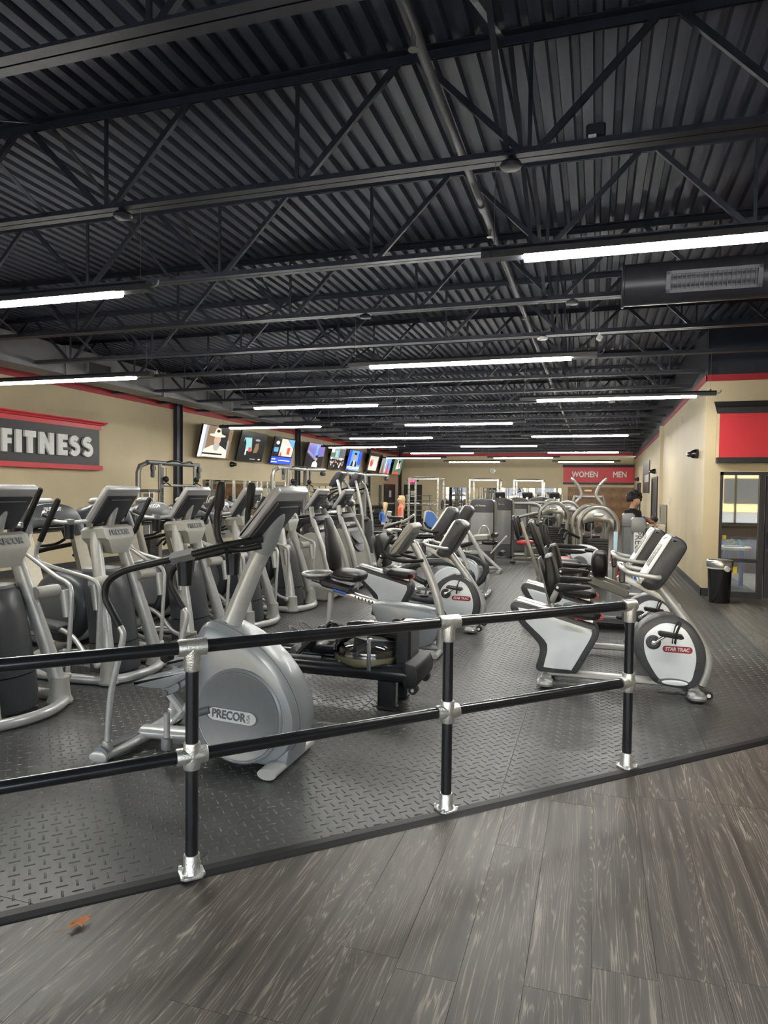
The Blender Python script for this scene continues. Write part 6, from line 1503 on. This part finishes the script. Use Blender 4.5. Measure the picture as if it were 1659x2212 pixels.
# black cabinet on a frame with white sheet on top
t = thing('black_cabinet', 'black panelled cabinet holding a white sheet, on a steel frame', 'cabinet', (-5.35, 14.2, 0))
for k, x in enumerate((-.62, 0)):
    MB().rbox((x, .1 * k, .87), (.56, .55, .62), .008).build('cabinet_body', 'cabinet_black', t)
    for dx, dz, sx, sz in ((0, .27, .5, .05), (0, -.27, .5, .05), (-.24, 0, .05, .56), (.24, 0, .05, .56)): MB().box((x + dx, -.28 + .1 * k, .87 + dz), (sx, .02, sz)).build('door_rail', 'cabinet_black', t, smooth=False)
MB().prism([(-.5, 1.19), (-.3, 1.26), (-.1, 1.19)], -.15, .2).build('white_sheet', 'paper', t, smooth=False)
for x, y in ((-.85, -.2), (.24, -.2), (.24, .3), (-.85, .3)): MB().cyl((x, y, .02), (x, y, .57), .022, n=10).build('frame_leg', 'silver_paint', t)
MB().tube([(.24, -.2, .03), (.24, .3, .03)], .022, n=8).build('frame_foot', 'silver_paint', t); MB().tube([(-.85, -.2, .03), (-.85, .3, .03)], .022, n=8).build('frame_foot', 'silver_paint', t)

# ------------------------------------------------------------------ benches
def flat_bench(label, loc, rz, inc=0.0, m_='vinyl_black'):
    t = thing('weight_bench', label, 'bench', loc, rz)
    MB().cushion((0, 0, .46), (1.1, .30, .10), Euler((0, inc, 0)), .35, 20, 6).build('bench_pad', m_, t)
    MB().tube([(-.5, 0, .39 + inc * .5), (.5, 0, .39 - inc * .5)], .035, n=10).build('spine', 'champagne', t)
    for x in (-.42, .42):
        MB().tube([(x, 0, .38), (x * 1.1, 0, .05)], .035, n=10).build('leg_post', 'champagne', t)
        MB().tube([(x * 1.1, -.28, .035), (x * 1.1, .28, .035)], .032, n=10).build('leg_foot', 'champagne', t)
    return t
flat_bench('black flat bench behind the seated woman in blue', (-7.1, 23.0, 0), .2)
flat_bench('black flat bench with a foam roller beside the cabinet', (-6.2, 19.3, 0), .1)
t = thing('situp_bench', 'long decline sit-up bench with foam rollers before the first shrouded tower', 'bench', (-2.55, 14.55, 0))
MB().cushion((-.35, 0, .52), (1.0, .28, .09), Euler((0, -.28, 0)), .35, 20, 6).build('bench_pad', 'vinyl_black', t)
MB().tube([(-1.1, 0, .24), (.25, 0, .62)], .035, n=10).build('spine', 'silver_paint', t)
MB().tube([(.05, 0, .58), (.62, 0, .06)], .04, n=10).build('strut', 'silver_paint', t)
MB().tube([(-.1, 0, .52), (-.1, 0, .06)], .04, n=10).build('strut', 'silver_paint', t)
for x in (-.1, .62):
    MB().tube([(x, -.25, .035), (x, .25, .035)], .035, n=10).build('floor_bar', 'silver_paint', t)
MB().tube([(-.1, 0, .1), (.6, 0, .1)], .035, n=10).build('base_beam', 'silver_paint', t)
MB().rbox((.22, 0, .74), (.34, .16, .14), .03, Euler((0, -.1, 0))).build('hip_block', 'putty', t)
MB().cushion((.40, 0, .64), (.34, .30, .10), None, .5).build('seat', 'vinyl_black', t)
MB().tube([(.1, 0, .66), (.22, 0, .96), (.34, 0, .96), (.42, 0, .74)], .018, n=10, sub=4).build('hand_loop', 'silver_bright', t)
MB().tube([(.45, -.18, .42), (.78, -.18, .80)], .02, n=10).build('roller_arm', 'silver_paint', t)
for z, x in ((.80, .5), (.42, .66)):
    MB().cyl((x, -.2, z), (x, .2, z), .055, n=16).build('foam_roller', 'vinyl_black', t)

# low bicep and leg benches between the bikes and the far racks
t = thing('preacher_bench', 'silver preacher bench with two arm pads before the far racks', 'bench', (-3.9, 17.6, 0))
MB().cushion((0, -.15, .85), (.5, .3, .09), Euler((.5, 0, 0)), .4).build('arm_pad', 'vinyl_black', t); MB().cushion((0, .35, .5), (.34, .3, .09), None, .4).build('seat', 'vinyl_black', t)
MB().tube([(0, -.1, .8), (0, -.1, .05)], .04, n=10).build('front_post', 'silver_paint', t); MB().tube([(0, .35, .46), (0, .35, .05)], .04, n=10).build('seat_post', 'silver_paint', t)
MB().tube([(0, -.4, .04), (0, .6, .04)], .04, n=10).build('base_beam', 'silver_paint', t)
for s_ in (-1, 1): MB().tube([(s_ * .3, -.3, .04), (s_ * .3, -.3, 1.0)], .025, n=8).build('bar_rest', 'silver_paint', t)
t = thing('decline_press', 'silver decline machine with a tilted white arm beside the first shrouded tower', 'strength machine', (-3.55, 15.9, 0))
MB().tube([(-.5, 0, .5), (.45, 0, 1.28)], .05, n=8, flat=1.2).build('tilted_arm', 'silver_paint', t)
MB().box((.1, -.055, .98), (.55, .01, .07), Euler((0, -.69, 0))).build('arm_label', 'white_plain', t, smooth=False)
MB().cyl((.42, 0, 1.25), (.52, 0, 1.33), .07, n=14).build('arm_end', 'plastic_mid', t)
for x in (-.6, .5):
    MB().tube([(x, -.3, .035), (x, .3, .035)], .035, n=10).build('floor_bar', 'silver_paint', t)
MB().tube([(-.6, 0, .05), (.5, 0, .05)], .04, n=10).build('base_beam', 'silver_paint', t); MB().tube([(-.4, 0, .05), (-.4, 0, .58)], .04, n=10).build('rear_post', 'silver_paint', t); MB().tube([(.35, 0, .05), (.2, 0, 1.08)], .035, n=10).build('front_post', 'silver_paint', t)
for k, (x, z) in enumerate(((-.05, .55), (.02, .50))): MB().lathe([(.03, -.12 - k * .05), (.2, -.12 - k * .05), (.21, -.1 - k * .05), (.2, -.075 - k * .05), (.03, -.075 - k * .05)], (x, 0, z), 'y', 22).build('loaded_plate', 'weight_black', t)
MB().cushion((-.15, .1, .45), (.6, .3, .09), Euler((0, -.2, 0)), .4).build('seat', 'vinyl_black', t)
t = thing('adjuster_machine', 'grey machine with a punched silver post and a blue sticker', 'strength machine', (-4.62, 14.6, 0))
pst = MB().rbox((.1, 0, .80), (.10, .06, .95), .01, Euler((0, .22, 0))).build('punched_post', 'silver_paint', t)
for k in range(6): MB().cyl((.1 + (-.33 + k * .13) * .22, -.04, .82 + (-.33 + k * .13)), (.1 + (-.33 + k * .13) * .22, -.028, .82 + (-.33 + k * .13)), .022, n=12).build('adjust_hole', 'black_rubber', pst)
MB().box((.0, -.035, .42), (.08, .006, .24), Euler((0, .22, 0))).build('blue_sticker', 'sticker_blue', pst, smooth=False)
MB().tube([(-.3, 0, .04), (.5, 0, .04)], .045, n=10).build('base_beam', 'silver_paint', t); MB().tube([(.4, -.3, .035), (.4, .3, .035)], .035, n=10).build('floor_bar', 'silver_paint', t)
MB().tube([(.15, 0, .95), (.55, 0, 1.05), (.8, -.1, 1.2)], .03, n=10, sub=3).build('press_arm', 'silver_paint', t); MB().tube([(.2, -.25, .9), (.55, -.3, 1.02)], .025, n=8).build('arm_grip', 'black_rubber', t)
MB().prism(cr([(.3, .2), (.35, .6), (.6, .72), (.85, .55), (.85, .2)], 3, True), -.08, .08, .02).build('drive_shroud', 'silver_paint', t); MB().cushion((.35, 0, 1.12), (.35, .24, .07), None, .5).build('seat', 'vinyl_black', t)
t = thing('blue_screen_bike', 'indoor cycle with a tall blue screen behind the loop frame bikes', 'exercise bike', (-3.62, 15.2, 0))
pp = cr([(-.15, .0), (-.14, .34), (-.06, .40), (.08, .35), (.18, .16), (.08, -.02)], 3, True)
MB().prism([(p.x, p.y + .88) for p in pp], -.02, .02, .006, rot=Euler((0, 0, .3))).build('screen_frame', 'silver_paint', t)
MB().prism([(p.x * .82 + .01, p.y * .84 + .92) for p in pp], -.03, -.02, rot=Euler((0, 0, .3))).build('blue_screen', 'poster_blue', t)
MB().tube([(0, .02, .9), (.05, .02, .5), (.1, 0, .06)], .04, n=10).build('mast', 'silver_paint', t); MB().tube([(.1, -.25, .04), (.1, .25, .04)], .035, n=10).build('floor_bar', 'silver_paint', t)
MB().tube([(.1, 0, .06), (-.7, 0, .06)], .04, n=10).build('base_beam', 'silver_paint', t); MB().tube([(-.6, 0, .06), (-.55, 0, .85)], .035, n=10).build('seat_post', 'silver_paint', t); MB().cushion((-.55, 0, .9), (.26, .2, .07), None, .6).build('saddle', 'vinyl_black', t)
MB().lathe([(.03, -.03), (.22, -.03), (.23, 0), (.22, .03), (.03, .03)], (-.15, 0, .32), 'y', 26).build('flywheel', 'plastic_mid', t)

# leg machine with black pads beyond the second recumbent bike
t = thing('leg_extension', 'black padded leg machine between the recumbent bikes and the arched machines', 'strength machine', (-.35, 10.6, 0))
for k, y in enumerate((-.2, .25)):
    MB().cushion((-.48 - k * .03, y, 1.02), (.09, .34, .62), Euler((0, -.38, 0)), .35, 18, 6).build('backrest', 'vinyl_black', t)
    MB().cushion((-.06, y, .66), (.42, .34, .1), Euler((0, .05, 0)), .4).build('seat', 'vinyl_black', t)
MB().prism([(-.72, 1.28), (-.68, 1.30), (-.40, .52), (-.46, .50)], -.38, -.33, .01).build('back_frame', 'champagne', t)
for y in (-.42, .48): MB().prism(cr([(-.3, .86), (-.3, .92), (.1, .91), (.24, .88), (.1, .85)], 3, True), y - .03, y + .03, .01).build('armrest', 'black_rubber', t)
MB().cushion((.42, -.2, .70), (.24, .5, .40), None, .55, 18, 8).build('leg_roller', 'vinyl_black', t)
MB().tube([(.2, .3, .85), (.34, .3, .84), (.46, .3, .7), (.42, .3, .5)], .035, n=10, sub=3).build('roller_arm', 'black_gloss', t)
MB().tube([(-.45, 0, .55), (-.42, 0, .06)], .045, n=10).build('rear_post', 'champagne', t); MB().tube([(.1, 0, .6), (.15, 0, .06)], .045, n=10).build('front_post', 'champagne', t)
MB().tube([(-.6, 0, .06), (.7, 0, .06)], .045, n=10).build('base_beam', 'champagne', t)
for x in (-.55, .5): MB().tube([(x, -.4, .035), (x, .4, .035)], .035, n=10).build('floor_bar', 'champagne', t)
MB().rbox((.55, -.1, .36), (.6, .06, .12), .01, Euler((0, .35, 0))).build('sled_rail', 'champagne', t); MB().rbox((.55, .12, .40), (.6, .06, .12), .01, Euler((0, .35, 0))).build('sled_rail', 'champagne', t)
# low black treadmill deck between the bikes
t = thing('walking_deck', 'low black treadmill deck on the floor beyond the nearest recumbent bikes', 'treadmill', (-.1, 9.35, 0))
MB().rbox((.1, 0, .13), (1.5, .5, .06), .01).build('running_belt', 'black_rubber', t)
for s_ in (-1, 1): MB().rbox((.1, s_ * .32, .13), (1.6, .12, .09), .015).build('side_rail', 'plastic_mid', t)
for s_ in (-1, 1): MB().rbox((.86, s_ * .32, .10), (.12, .14, .16), .03).build('end_cap', 'black_rubber', t)
MB().rbox((-.72, 0, .10), (.14, .74, .16), .03).build('rear_roller_cover', 'black_rubber', t)
for x in (-.5, .6):
    for s_ in (-1, 1): MB().cyl((x, s_ * .3, .012), (x, s_ * .3, .09), .03, n=10).build('foot', 'black_rubber', t)

# ------------------------------------------------------------------ racks near the back wall
def power_rack(label, loc, W=1.25, D=1.1, h_=2.25):
    t = thing('power_rack', label, 'rack', loc, group='power racks')
    for sx_ in (-1, 1):
        for sy_ in (-1, 1):
            p = MB().rbox((sx_ * W / 2, sy_ * D / 2, h_ / 2), (.075, .075, h_), .006).build('rack_post', 'silver_bright', t)
            for k in range(9): MB().box((sx_ * W / 2, sy_ * D / 2 - .039, .5 + k * .18), (.025, .004, .03)).build('post_hole', 'black_rubber', p, smooth=False)
        MB().rbox((sx_ * W / 2, 0, h_ - .04), (.075, D, .075), .006).build('top_rail', 'silver_bright', t); MB().rbox((sx_ * W / 2, 0, .05), (.075, D + .3, .08), .006).build('foot_rail', 'silver_bright', t)
        MB().lathe([(.02, -.02), (.21, -.02), (.22, 0), (.21, .02), (.02, .02)], (sx_ * (W / 2 + .22), -D / 2 - .08, 1.15), 'x', 24).build('bar_plate', 'weight_black', t)
    for sy_ in (-1, 1): MB().rbox((0, sy_ * D / 2, h_ - .04), (W, .06, .06), .006).build('cross_rail', 'silver_bright', t)
    MB().cyl((-W / 2 - .45, -D / 2 - .08, 1.15), (W / 2 + .45, -D / 2 - .08, 1.15), .016, n=10).build('barbell', 'chrome', t)
    MB().tube([(-.5, -D / 2, h_ + .0), (-.3, -D / 2 - .15, h_ + .03), (.3, -D / 2 - .15, h_ + .03), (.5, -D / 2, h_)], .018, n=8).build('chin_bar', 'plastic_mid', t)
    return t
pr0 = power_rack('silver power rack with a loaded bar beside the back exit door', (-6.9, 28.2, 0)); dup(pr0, (-4.75, 30.6, 0), label='silver power rack with a loaded bar in the middle of the back mirror')
dup(pr0, (-2.9, 31.5, 0), label='silver power rack with a loaded bar, nearest the restroom sign')
# dumbbell rack and dumbbells
t = thing('dumbbell_rack', 'long black three tier dumbbell rack below the wall mirror', 'rack', (-9.9, 30.3, 0))
for s_ in (-1, 0, 1): MB().prism([(-.05, .02), (.45, .02), (.42, .08), (.1, .95), (0, .95)], s_ * 2.3 - .04, s_ * 2.3 + .04, .006).build('rack_end', 'cabinet_black', t)
for k in range(3): MB().rbox((.28 - k * .1, 0, .25 + k * .3), (.3, 4.6, .03), .005, Euler((0, .25, 0))).build('rack_shelf', 'cabinet_black', t)
db0 = None
for k in range(3):
    for j in range(14):
        y = 28.2 + j * .32; loc = (-9.9 + .28 - k * .1, y, .34 + k * .3)
        lab = 'black hexagonal dumbbell, %s from the near end of the %s tier' % (ORD[j], ('bottom', 'middle', 'top')[k])
        if db0 is None:
            db0 = thing('dumbbell', lab, 'dumbbell', loc, group='dumbbells on the long rack')
            for s_ in (-1, 1): MB().cyl((s_ * .07, 0, 0), (s_ * .16, 0, 0), .065, n=6).build('dumbbell_head', 'weight_black', db0, smooth=False)
            MB().cyl((-.07, 0, 0), (.07, 0, 0), .016, n=8).build('dumbbell_handle', 'chrome', db0)
        else: dup(db0, loc, label=lab)
# small barbell rack beside the exit door
t = thing('barbell_rack', 'white barbell rack standing before the back exit door', 'rack', (-8.6, 33.5, 0))
for s_ in (-1, 1): MB().tube([(s_ * .6, .3, .03), (s_ * .6, -.1, 1.5)], .04, n=8).build('rack_post', 'silver_bright', t); 
for s_ in (-1, 1): MB().tube([(s_ * .6, -.35, .03), (s_ * .6, .35, .03)], .04, n=8).build('rack_foot', 'silver_bright', t)
for k in range(5):
    MB().cyl((-.75, .18 - k * .07, .45 + k * .25), (.75, .18 - k * .07, .45 + k * .25), .018, n=8).build('rack_bar', 'silver_bright', t)
# far cardio by the back mirror
def far_cardio(label, loc, rz):
    t = thing('cross_trainer', label, 'cardio machine', loc, rz, group='far cross trainers')
    MB().prism(cr([(-.3, .05), (.5, .05), (.55, .5), (.3, .75), (0, .6)], 3, True), -.14, .14, .03).build('drive_shroud', 'plastic_mid', t)
    MB().tube([(.35, 0, .7), (.15, 0, 1.5)], .045, n=10).build('mast', 'silver_paint', t); con = MB().rbox((.12, 0, 1.58), (.1, .4, .3), .03, Euler((0, .6, 0))).build('console', 'console_dark', t)
    for s_ in (-1, 1):
        MB().tube([(.1, s_ * .3, .35), (.12, s_ * .32, 1.1), (-.05, s_ * .33, 1.4), (-.12, s_ * .32, 1.65)], .022, n=8, sub=3).build('swing_arm', 'silver_paint', t)
        MB().rbox((-.5, s_ * .2, .3), (.4, .15, .05), .015).build('foot_pedal', 'plastic_mid', t); MB().tube([(-.9, s_ * .2, .18), (.2, s_ * .2, .35)], .025, n=8).build('pedal_beam', 'silver_paint', t)
    MB().tube([(-.95, -.3, .05), (-.95, .3, .05)], .04, n=8).build('rear_bar', 'silver_paint', t); MB().tube([(-.95, 0, .06), (.4, 0, .06)], .04, n=8).build('base_beam', 'silver_paint', t)
    return t
fc = far_cardio('silver cross trainer before the back mirror, nearest the weight towers', (-2.6, 27.6, 0), -pi / 2)
dup(fc, (-1.6, 28.4, 0), label='silver cross trainer before the back mirror, next to the tiled entry'); dup(fc, (-3.7, 27.8, 0), label='silver cross trainer before the back mirror, at the rack side')

# ------------------------------------------------------------------ people
def person(label, loc, rz, joints, edges, zones, hair, skin='skin', extra=None):
    """one continuous skinned body; zones: function(point) -> material index; child meshes for hair and face"""
    t = thing('person', label, 'person', loc, rz)
    names = list(joints); idx = {n_: i for i, n_ in enumerate(names)}
    me = bpy.data.meshes.new('body'); me.from_pydata([joints[n_][0] for n_ in names], [(idx[a], idx[b_]) for a, b_ in edges], [])
    o = bpy.data.objects.new('body_src', me); COL.objects.link(o)
    md = o.modifiers.new('skin', 'SKIN'); md.use_smooth_shade = True
    for i, n_ in enumerate(names):
        sv = me.skin_vertices[0].data[i]; r = joints[n_][1]; sv.radius = (r, r) if not isinstance(r, tuple) else r
    me.skin_vertices[0].data[idx['pelvis']].use_root = True
    ss = o.modifiers.new('sub', 'SUBSURF'); ss.levels = 3; ss.render_levels = 3
    bpy.context.view_layer.update()
    m2 = bpy.data.meshes.new_from_object(o.evaluated_get(bpy.context.evaluated_depsgraph_get()))
    bpy.data.objects.remove(o)
    m2.name = 'body'; m2.materials.clear()
    for m_ in zones[0]: m2.materials.append(MATS[m_])
    for p in m2.polygons:
        p.material_index = zones[1](p.center); p.use_smooth = True
    b_ = bpy.data.objects.new('body', m2); COL.objects.link(b_); b_.parent = t
    if hair: hair(t)
    return t
def standing(hgt, arm_l=None, arm_r=None, female=False, head_tilt=(0, 0, 0)):
    k = hgt / 1.70; J = {}
    sh = .165 if female else .19
    J['pelvis'] = ((0, 0, .92), (.15, .11)); J['belly'] = ((0.01, 0, 1.05), (.125 if female else .145, .10)); J['chest'] = ((0.0, 0, 1.24), (.145 if female else .17, .11)); J['collar'] = ((-.01, 0, 1.375), (.105, .075)); J['neck'] = ((.0, 0, 1.445), .058)
    hx, hy, hz = head_tilt
    J['jaw'] = ((.03 + hx * .5, hy * .5, 1.52 + hz * .5), (.078, .082)); J['head'] = ((.02 + hx, hy, 1.59 + hz), (.098, .108)); J['crown'] = ((.01 + hx, hy, 1.66 + hz), .085)
    E = [('pelvis', 'belly'), ('belly', 'chest'), ('chest', 'collar'), ('collar', 'neck'), ('neck', 'jaw'), ('jaw', 'head'), ('head', 'crown')]
    for s_, nm, arm in ((-1, 'r', arm_r), (1, 'l', arm_l)):
        arm = arm or [(0, s_ * (sh + .03), 1.08), (.05, s_ * (sh + .05), .86)]
        J['sho' + nm] = ((0, s_ * sh, 1.36), .058); J['elb' + nm] = (arm[0], .04); J['wri' + nm] = (arm[1], .028)
        d = (Vector(arm[1]) - Vector(arm[0])).normalized(); side = Vector((0, 1, 0)) if abs(d.y) < .8 else Vector((1, 0, 0)); sd = (side - d * side.dot(d)).normalized(); fw = d.cross(sd)
        w_ = Vector(arm[1]); J['palm' + nm] = (tuple(w_ + d * .06), (.035, .018))
        E += [('chest', 'sho' + nm), ('sho' + nm, 'elb' + nm), ('elb' + nm, 'wri' + nm), ('wri' + nm, 'palm' + nm)]
        for q in range(4):
            J['f%d%s' % (q, nm)] = (tuple(w_ + d * (.12 + .01 * (1.5 - abs(q - 1.5))) + fw * (.03 - .02 * q)), .009); J['g%d%s' % (q, nm)] = (tuple(w_ + d * (.15 + .012 * (1.5 - abs(q - 1.5))) + fw * (.03 - .02 * q) + sd * (-s_ * .015)), .0075)
            E += [('palm' + nm, 'f%d%s' % (q, nm)), ('f%d%s' % (q, nm), 'g%d%s' % (q, nm))]
        J['t' + nm] = (tuple(w_ + d * .06 + fw * .05), .010); E.append(('palm' + nm, 't' + nm))
        J['hip' + nm] = ((0, s_ * .09, .86), .088); J['kne' + nm] = ((.015, s_ * .10, .48), .056); J['ank' + nm] = ((-.02, s_ * .10, .09), .04); J['toe' + nm] = ((.13, s_ * .12, .04), (.04, .03))
        E += [('pelvis', 'hip' + nm), ('hip' + nm, 'kne' + nm), ('kne' + nm, 'ank' + nm), ('ank' + nm, 'toe' + nm)]
    J = {n_: (tuple(c * k for c in p), tuple(q * k for q in r) if isinstance(r, tuple) else r * k) for n_, (p, r) in J.items()}
    return J, E
def face(t, c, f, k=1.0):
    c = Vector(c); f = Vector(f).normalized(); s_ = f.cross(Vector((0, 0, 1))).normalized(); u = s_.cross(f)
    MB().cushion(c + f * .085 * k - u * .015, (.03, .026, .045), None, .9, 8, 6).build('nose', 'skin', t)
    for q in (-1, 1):
        MB().ball(c + f * .074 * k + s_ * q * .031 + u * .012, (.009, .010, .006), 8, 6).build('eye', 'white_plain', t); MB().ball(c + f * .082 * k + s_ * q * .031 + u * .012, .0058, 6, 4).build('pupil', 'black_rubber', t)
        MB().cushion(c + s_ * q * .078 - f * .005, (.03, .02, .055), None, .9, 8, 6).build('ear', 'skin', t)
    MB().cushion(c + f * .072 * k - u * .055, (.02, .045, .010), None, .9, 8, 5).build('mouth', 'skin_brown', t)
# woman in orange, turned to the door side
J, E = standing(1.56, female=True)
def z1(p): return 1 if 0.90 < p.z < 1.30 and abs(p.y) < .19 else (2 if p.z <= .90 and not (abs(p.y) > .17) else 0)
def hair1(t):
    mb = MB(); rings = []
    for z, w_, d_, x in ((1.58, .02, .02, .0), (1.572, .07, .075, -.008), (1.535, .09, .094, -.02), (1.46, .09, .085, -.045), (1.38, .085, .06, -.06), (1.28, .075, .045, -.085), (1.20, .05, .03, -.09), (1.17, .01, .01, -.09)):
        rings.append([Vector((x + d_ * cos(2 * pi * i / 16), w_ * sin(2 * pi * i / 16), z)) for i in range(16)])
    mb.loft(rings).build('hair', 'hair_blonde', t); face(t, (.02, 0, 1.455), (1, 0, 0), .95)
person('standing woman in a sleeveless orange top and black trousers', (-5.42, 19.05, 0), radians(-150), J, E, (('skin', 'cloth_orange', 'cloth_black'), z1), hair1)
# woman in blue, seated with her back to the camera
J, E = standing(1.62, female=True)
for nm in ('l', 'r'):
    s_ = 1 if nm == 'l' else -1
    J['kne' + nm] = ((.40, s_ * .11, .80), .06); J['ank' + nm] = ((.42, s_ * .11, .45), .04); J['toe' + nm] = ((.56, s_ * .11, .40), (.038, .03))
    J['elb' + nm] = ((.06, s_ * .21, 1.03), .038); J['wri' + nm] = ((.26, s_ * .16, .92), .027); w_ = Vector((.26, s_ * .16, .92)); J['palm' + nm] = ((.31, s_ * .15, .9), (.033, .018))
    for q in range(4): J['f%d%s' % (q, nm)] = ((.36, s_ * .15 - .03 + .02 * q, .89), .009); J['g%d%s' % (q, nm)] = ((.385, s_ * .15 - .03 + .02 * q, .875), .0075)
    J['t' + nm] = ((.32, s_ * .10, .91), .01)
def z2(p): return 1 if .93 < p.z < 1.34 and abs(p.y) < .20 and p.x < .16 else (2 if (p.z <= .93 and abs(p.y) < .2 and p.z > .5) else 0)
def hair2(t):
    rings = []
    for z, w_, d_, x in ((1.65, .02, .02, .0), (1.64, .07, .075, -.01), (1.60, .093, .097, -.02), (1.52, .092, .088, -.045), (1.42, .07, .06, -.05), (1.36, .04, .035, -.09), (1.24, .035, .03, -.12), (1.16, .01, .01, -.12)):
        rings.append([Vector((x + d_ * cos(2 * pi * i / 16), w_ * sin(2 * pi * i / 16), z)) for i in range(16)])
    MB().loft(rings).build('hair', 'hair_blonde', t); face(t, (.02, 0, 1.52), (1, 0, 0), .95)
person('seated woman in a blue sleeveless top and white shorts, back to the camera', (-7.12, 23.0, -.34), radians(100), J, E, (('skin', 'cloth_blue', 'cloth_white'), z2), hair2)
# man with curly dark hair in a black t-shirt, looking down
J, E = standing(1.70, head_tilt=(.05, .0, -.02))
def z3(p):
    if 1.14 < p.z < 1.43 and abs(p.y) > .15: return 1
    if .98 < p.z < 1.42 and abs(p.y) < .19: return 1
    if p.z <= .98 and abs(p.y) < .185: return 2
    return 0
def hair3(t):
    rnd = random.Random(4); mb = MB()
    mb.cushion((.03, 0, 1.665), (.23, .25, .20), None, 1.0, 16, 10)
    for i in range(170):
        a, b_ = rnd.uniform(0, 2 * pi), rnd.uniform(-.45, 1.5)
        d = Vector((cos(a) * cos(b_), sin(a) * cos(b_), sin(b_)))
        if d.x > .45 and d.z < .45: continue
        mb.ball(Vector((.04, 0, 1.635)) + Vector((d.x * .125, d.y * .14, d.z * .135)), rnd.uniform(.028, .04), 7, 5)
    o = mb.build('hair', 'hair_black', t); o['kind'] = 'stuff'; face(t, (.075, 0, 1.565), (1, 0, -.25), 1.0)
    MB().lathe([(.034, -.01), (.036, 0), (.034, .01)], (.055, -.245, .85), 'z', 14).build('wristband', 'vinyl_red', t)
person('standing man with curly black hair in a black t-shirt, looking down', (.73, 14.95, 0), radians(-45), J, E, (('skin', 'cloth_black', 'cloth_royal'), z3), hair3)
# man in blue bending over the drinking fountain (faces +X)
J, E = standing(1.72)
def setj(n_, p, r=None): J[n_] = (p, r or J[n_][1])
setj('pelvis', (-.30, 0, .93)); setj('belly', (-.18, 0, 1.02)); setj('chest', (.02, 0, 1.09), (.15, .12)); setj('collar', (.14, 0, 1.10)); setj('neck', (.21, 0, 1.08)); setj('jaw', (.29, 0, 1.03)); setj('head', (.33, 0, 1.02), (.085, .08)); setj('crown', (.40, 0, 1.05))
for nm, s_ in (('l', 1), ('r', -1)):
    setj('sho' + nm, (.10, s_ * .19, 1.06)); setj('elb' + nm, (.16, s_ * .24, .82)); setj('wri' + nm, (.34, s_ * .2, .86)); setj('palm' + nm, (.40, s_ * .18, .90))
    for q in range(4): setj('f%d%s' % (q, nm), (.45, s_ * .18 - .03 + .02 * q, .93)); setj('g%d%s' % (q, nm), (.475, s_ * .18 - .03 + .02 * q, .94))
    setj('t' + nm, (.42, s_ * .12, .92)); setj('hip' + nm, (-.28, s_ * .09, .87)); setj('kne' + nm, (-.18, s_ * .1, .48)); setj('ank' + nm, (-.26, s_ * .1, .09)); setj('toe' + nm, (-.11, s_ * .12, .04))
def z4(p):
    if p.x < .16 and p.z > .90 and abs(p.y) < .23: return 1
    if p.z <= .92 and p.x < .05: return 2
    return 0
def hair4(t):
    MB().cushion((.385, 0, 1.09), (.20, .185, .15), Euler((0, .5, 0)), .9, 16, 10).build('hair', 'hair_black', t)
    MB().cushion((.40, 0, .955), (.03, .03, .03), None, .9, 8, 5).build('nose', 'skin_brown', t)
    for q in (-1, 1):
        MB().ball((.40, q * .032, .985), .009, 8, 5).build('eye', 'white_plain', t); MB().cushion((.31, q * .083, 1.01), (.05, .02, .035), None, .9, 8, 5).build('ear', 'skin_brown', t)
person('man in a royal blue shirt bending over the drinking fountain', (1.02, 18.2, 0), .1, J, E, (('skin_brown', 'cloth_royal', 'cloth_black'), z4), hair4)

# everything standing on the rubber mat rests on its surface
for o in list(bpy.data.objects):
    if o.parent is None and o.type == 'EMPTY' and abs(o.location.z) < 1e-6 and o.get('category') in ('elliptical', 'cardio machine', 'treadmill', 'stair climber', 'rowing machine', 'exercise bike', 'strength machine', 'bench', 'rack', 'cabinet', 'person') and o.location.x < XR:
        o.location.z = MATZ
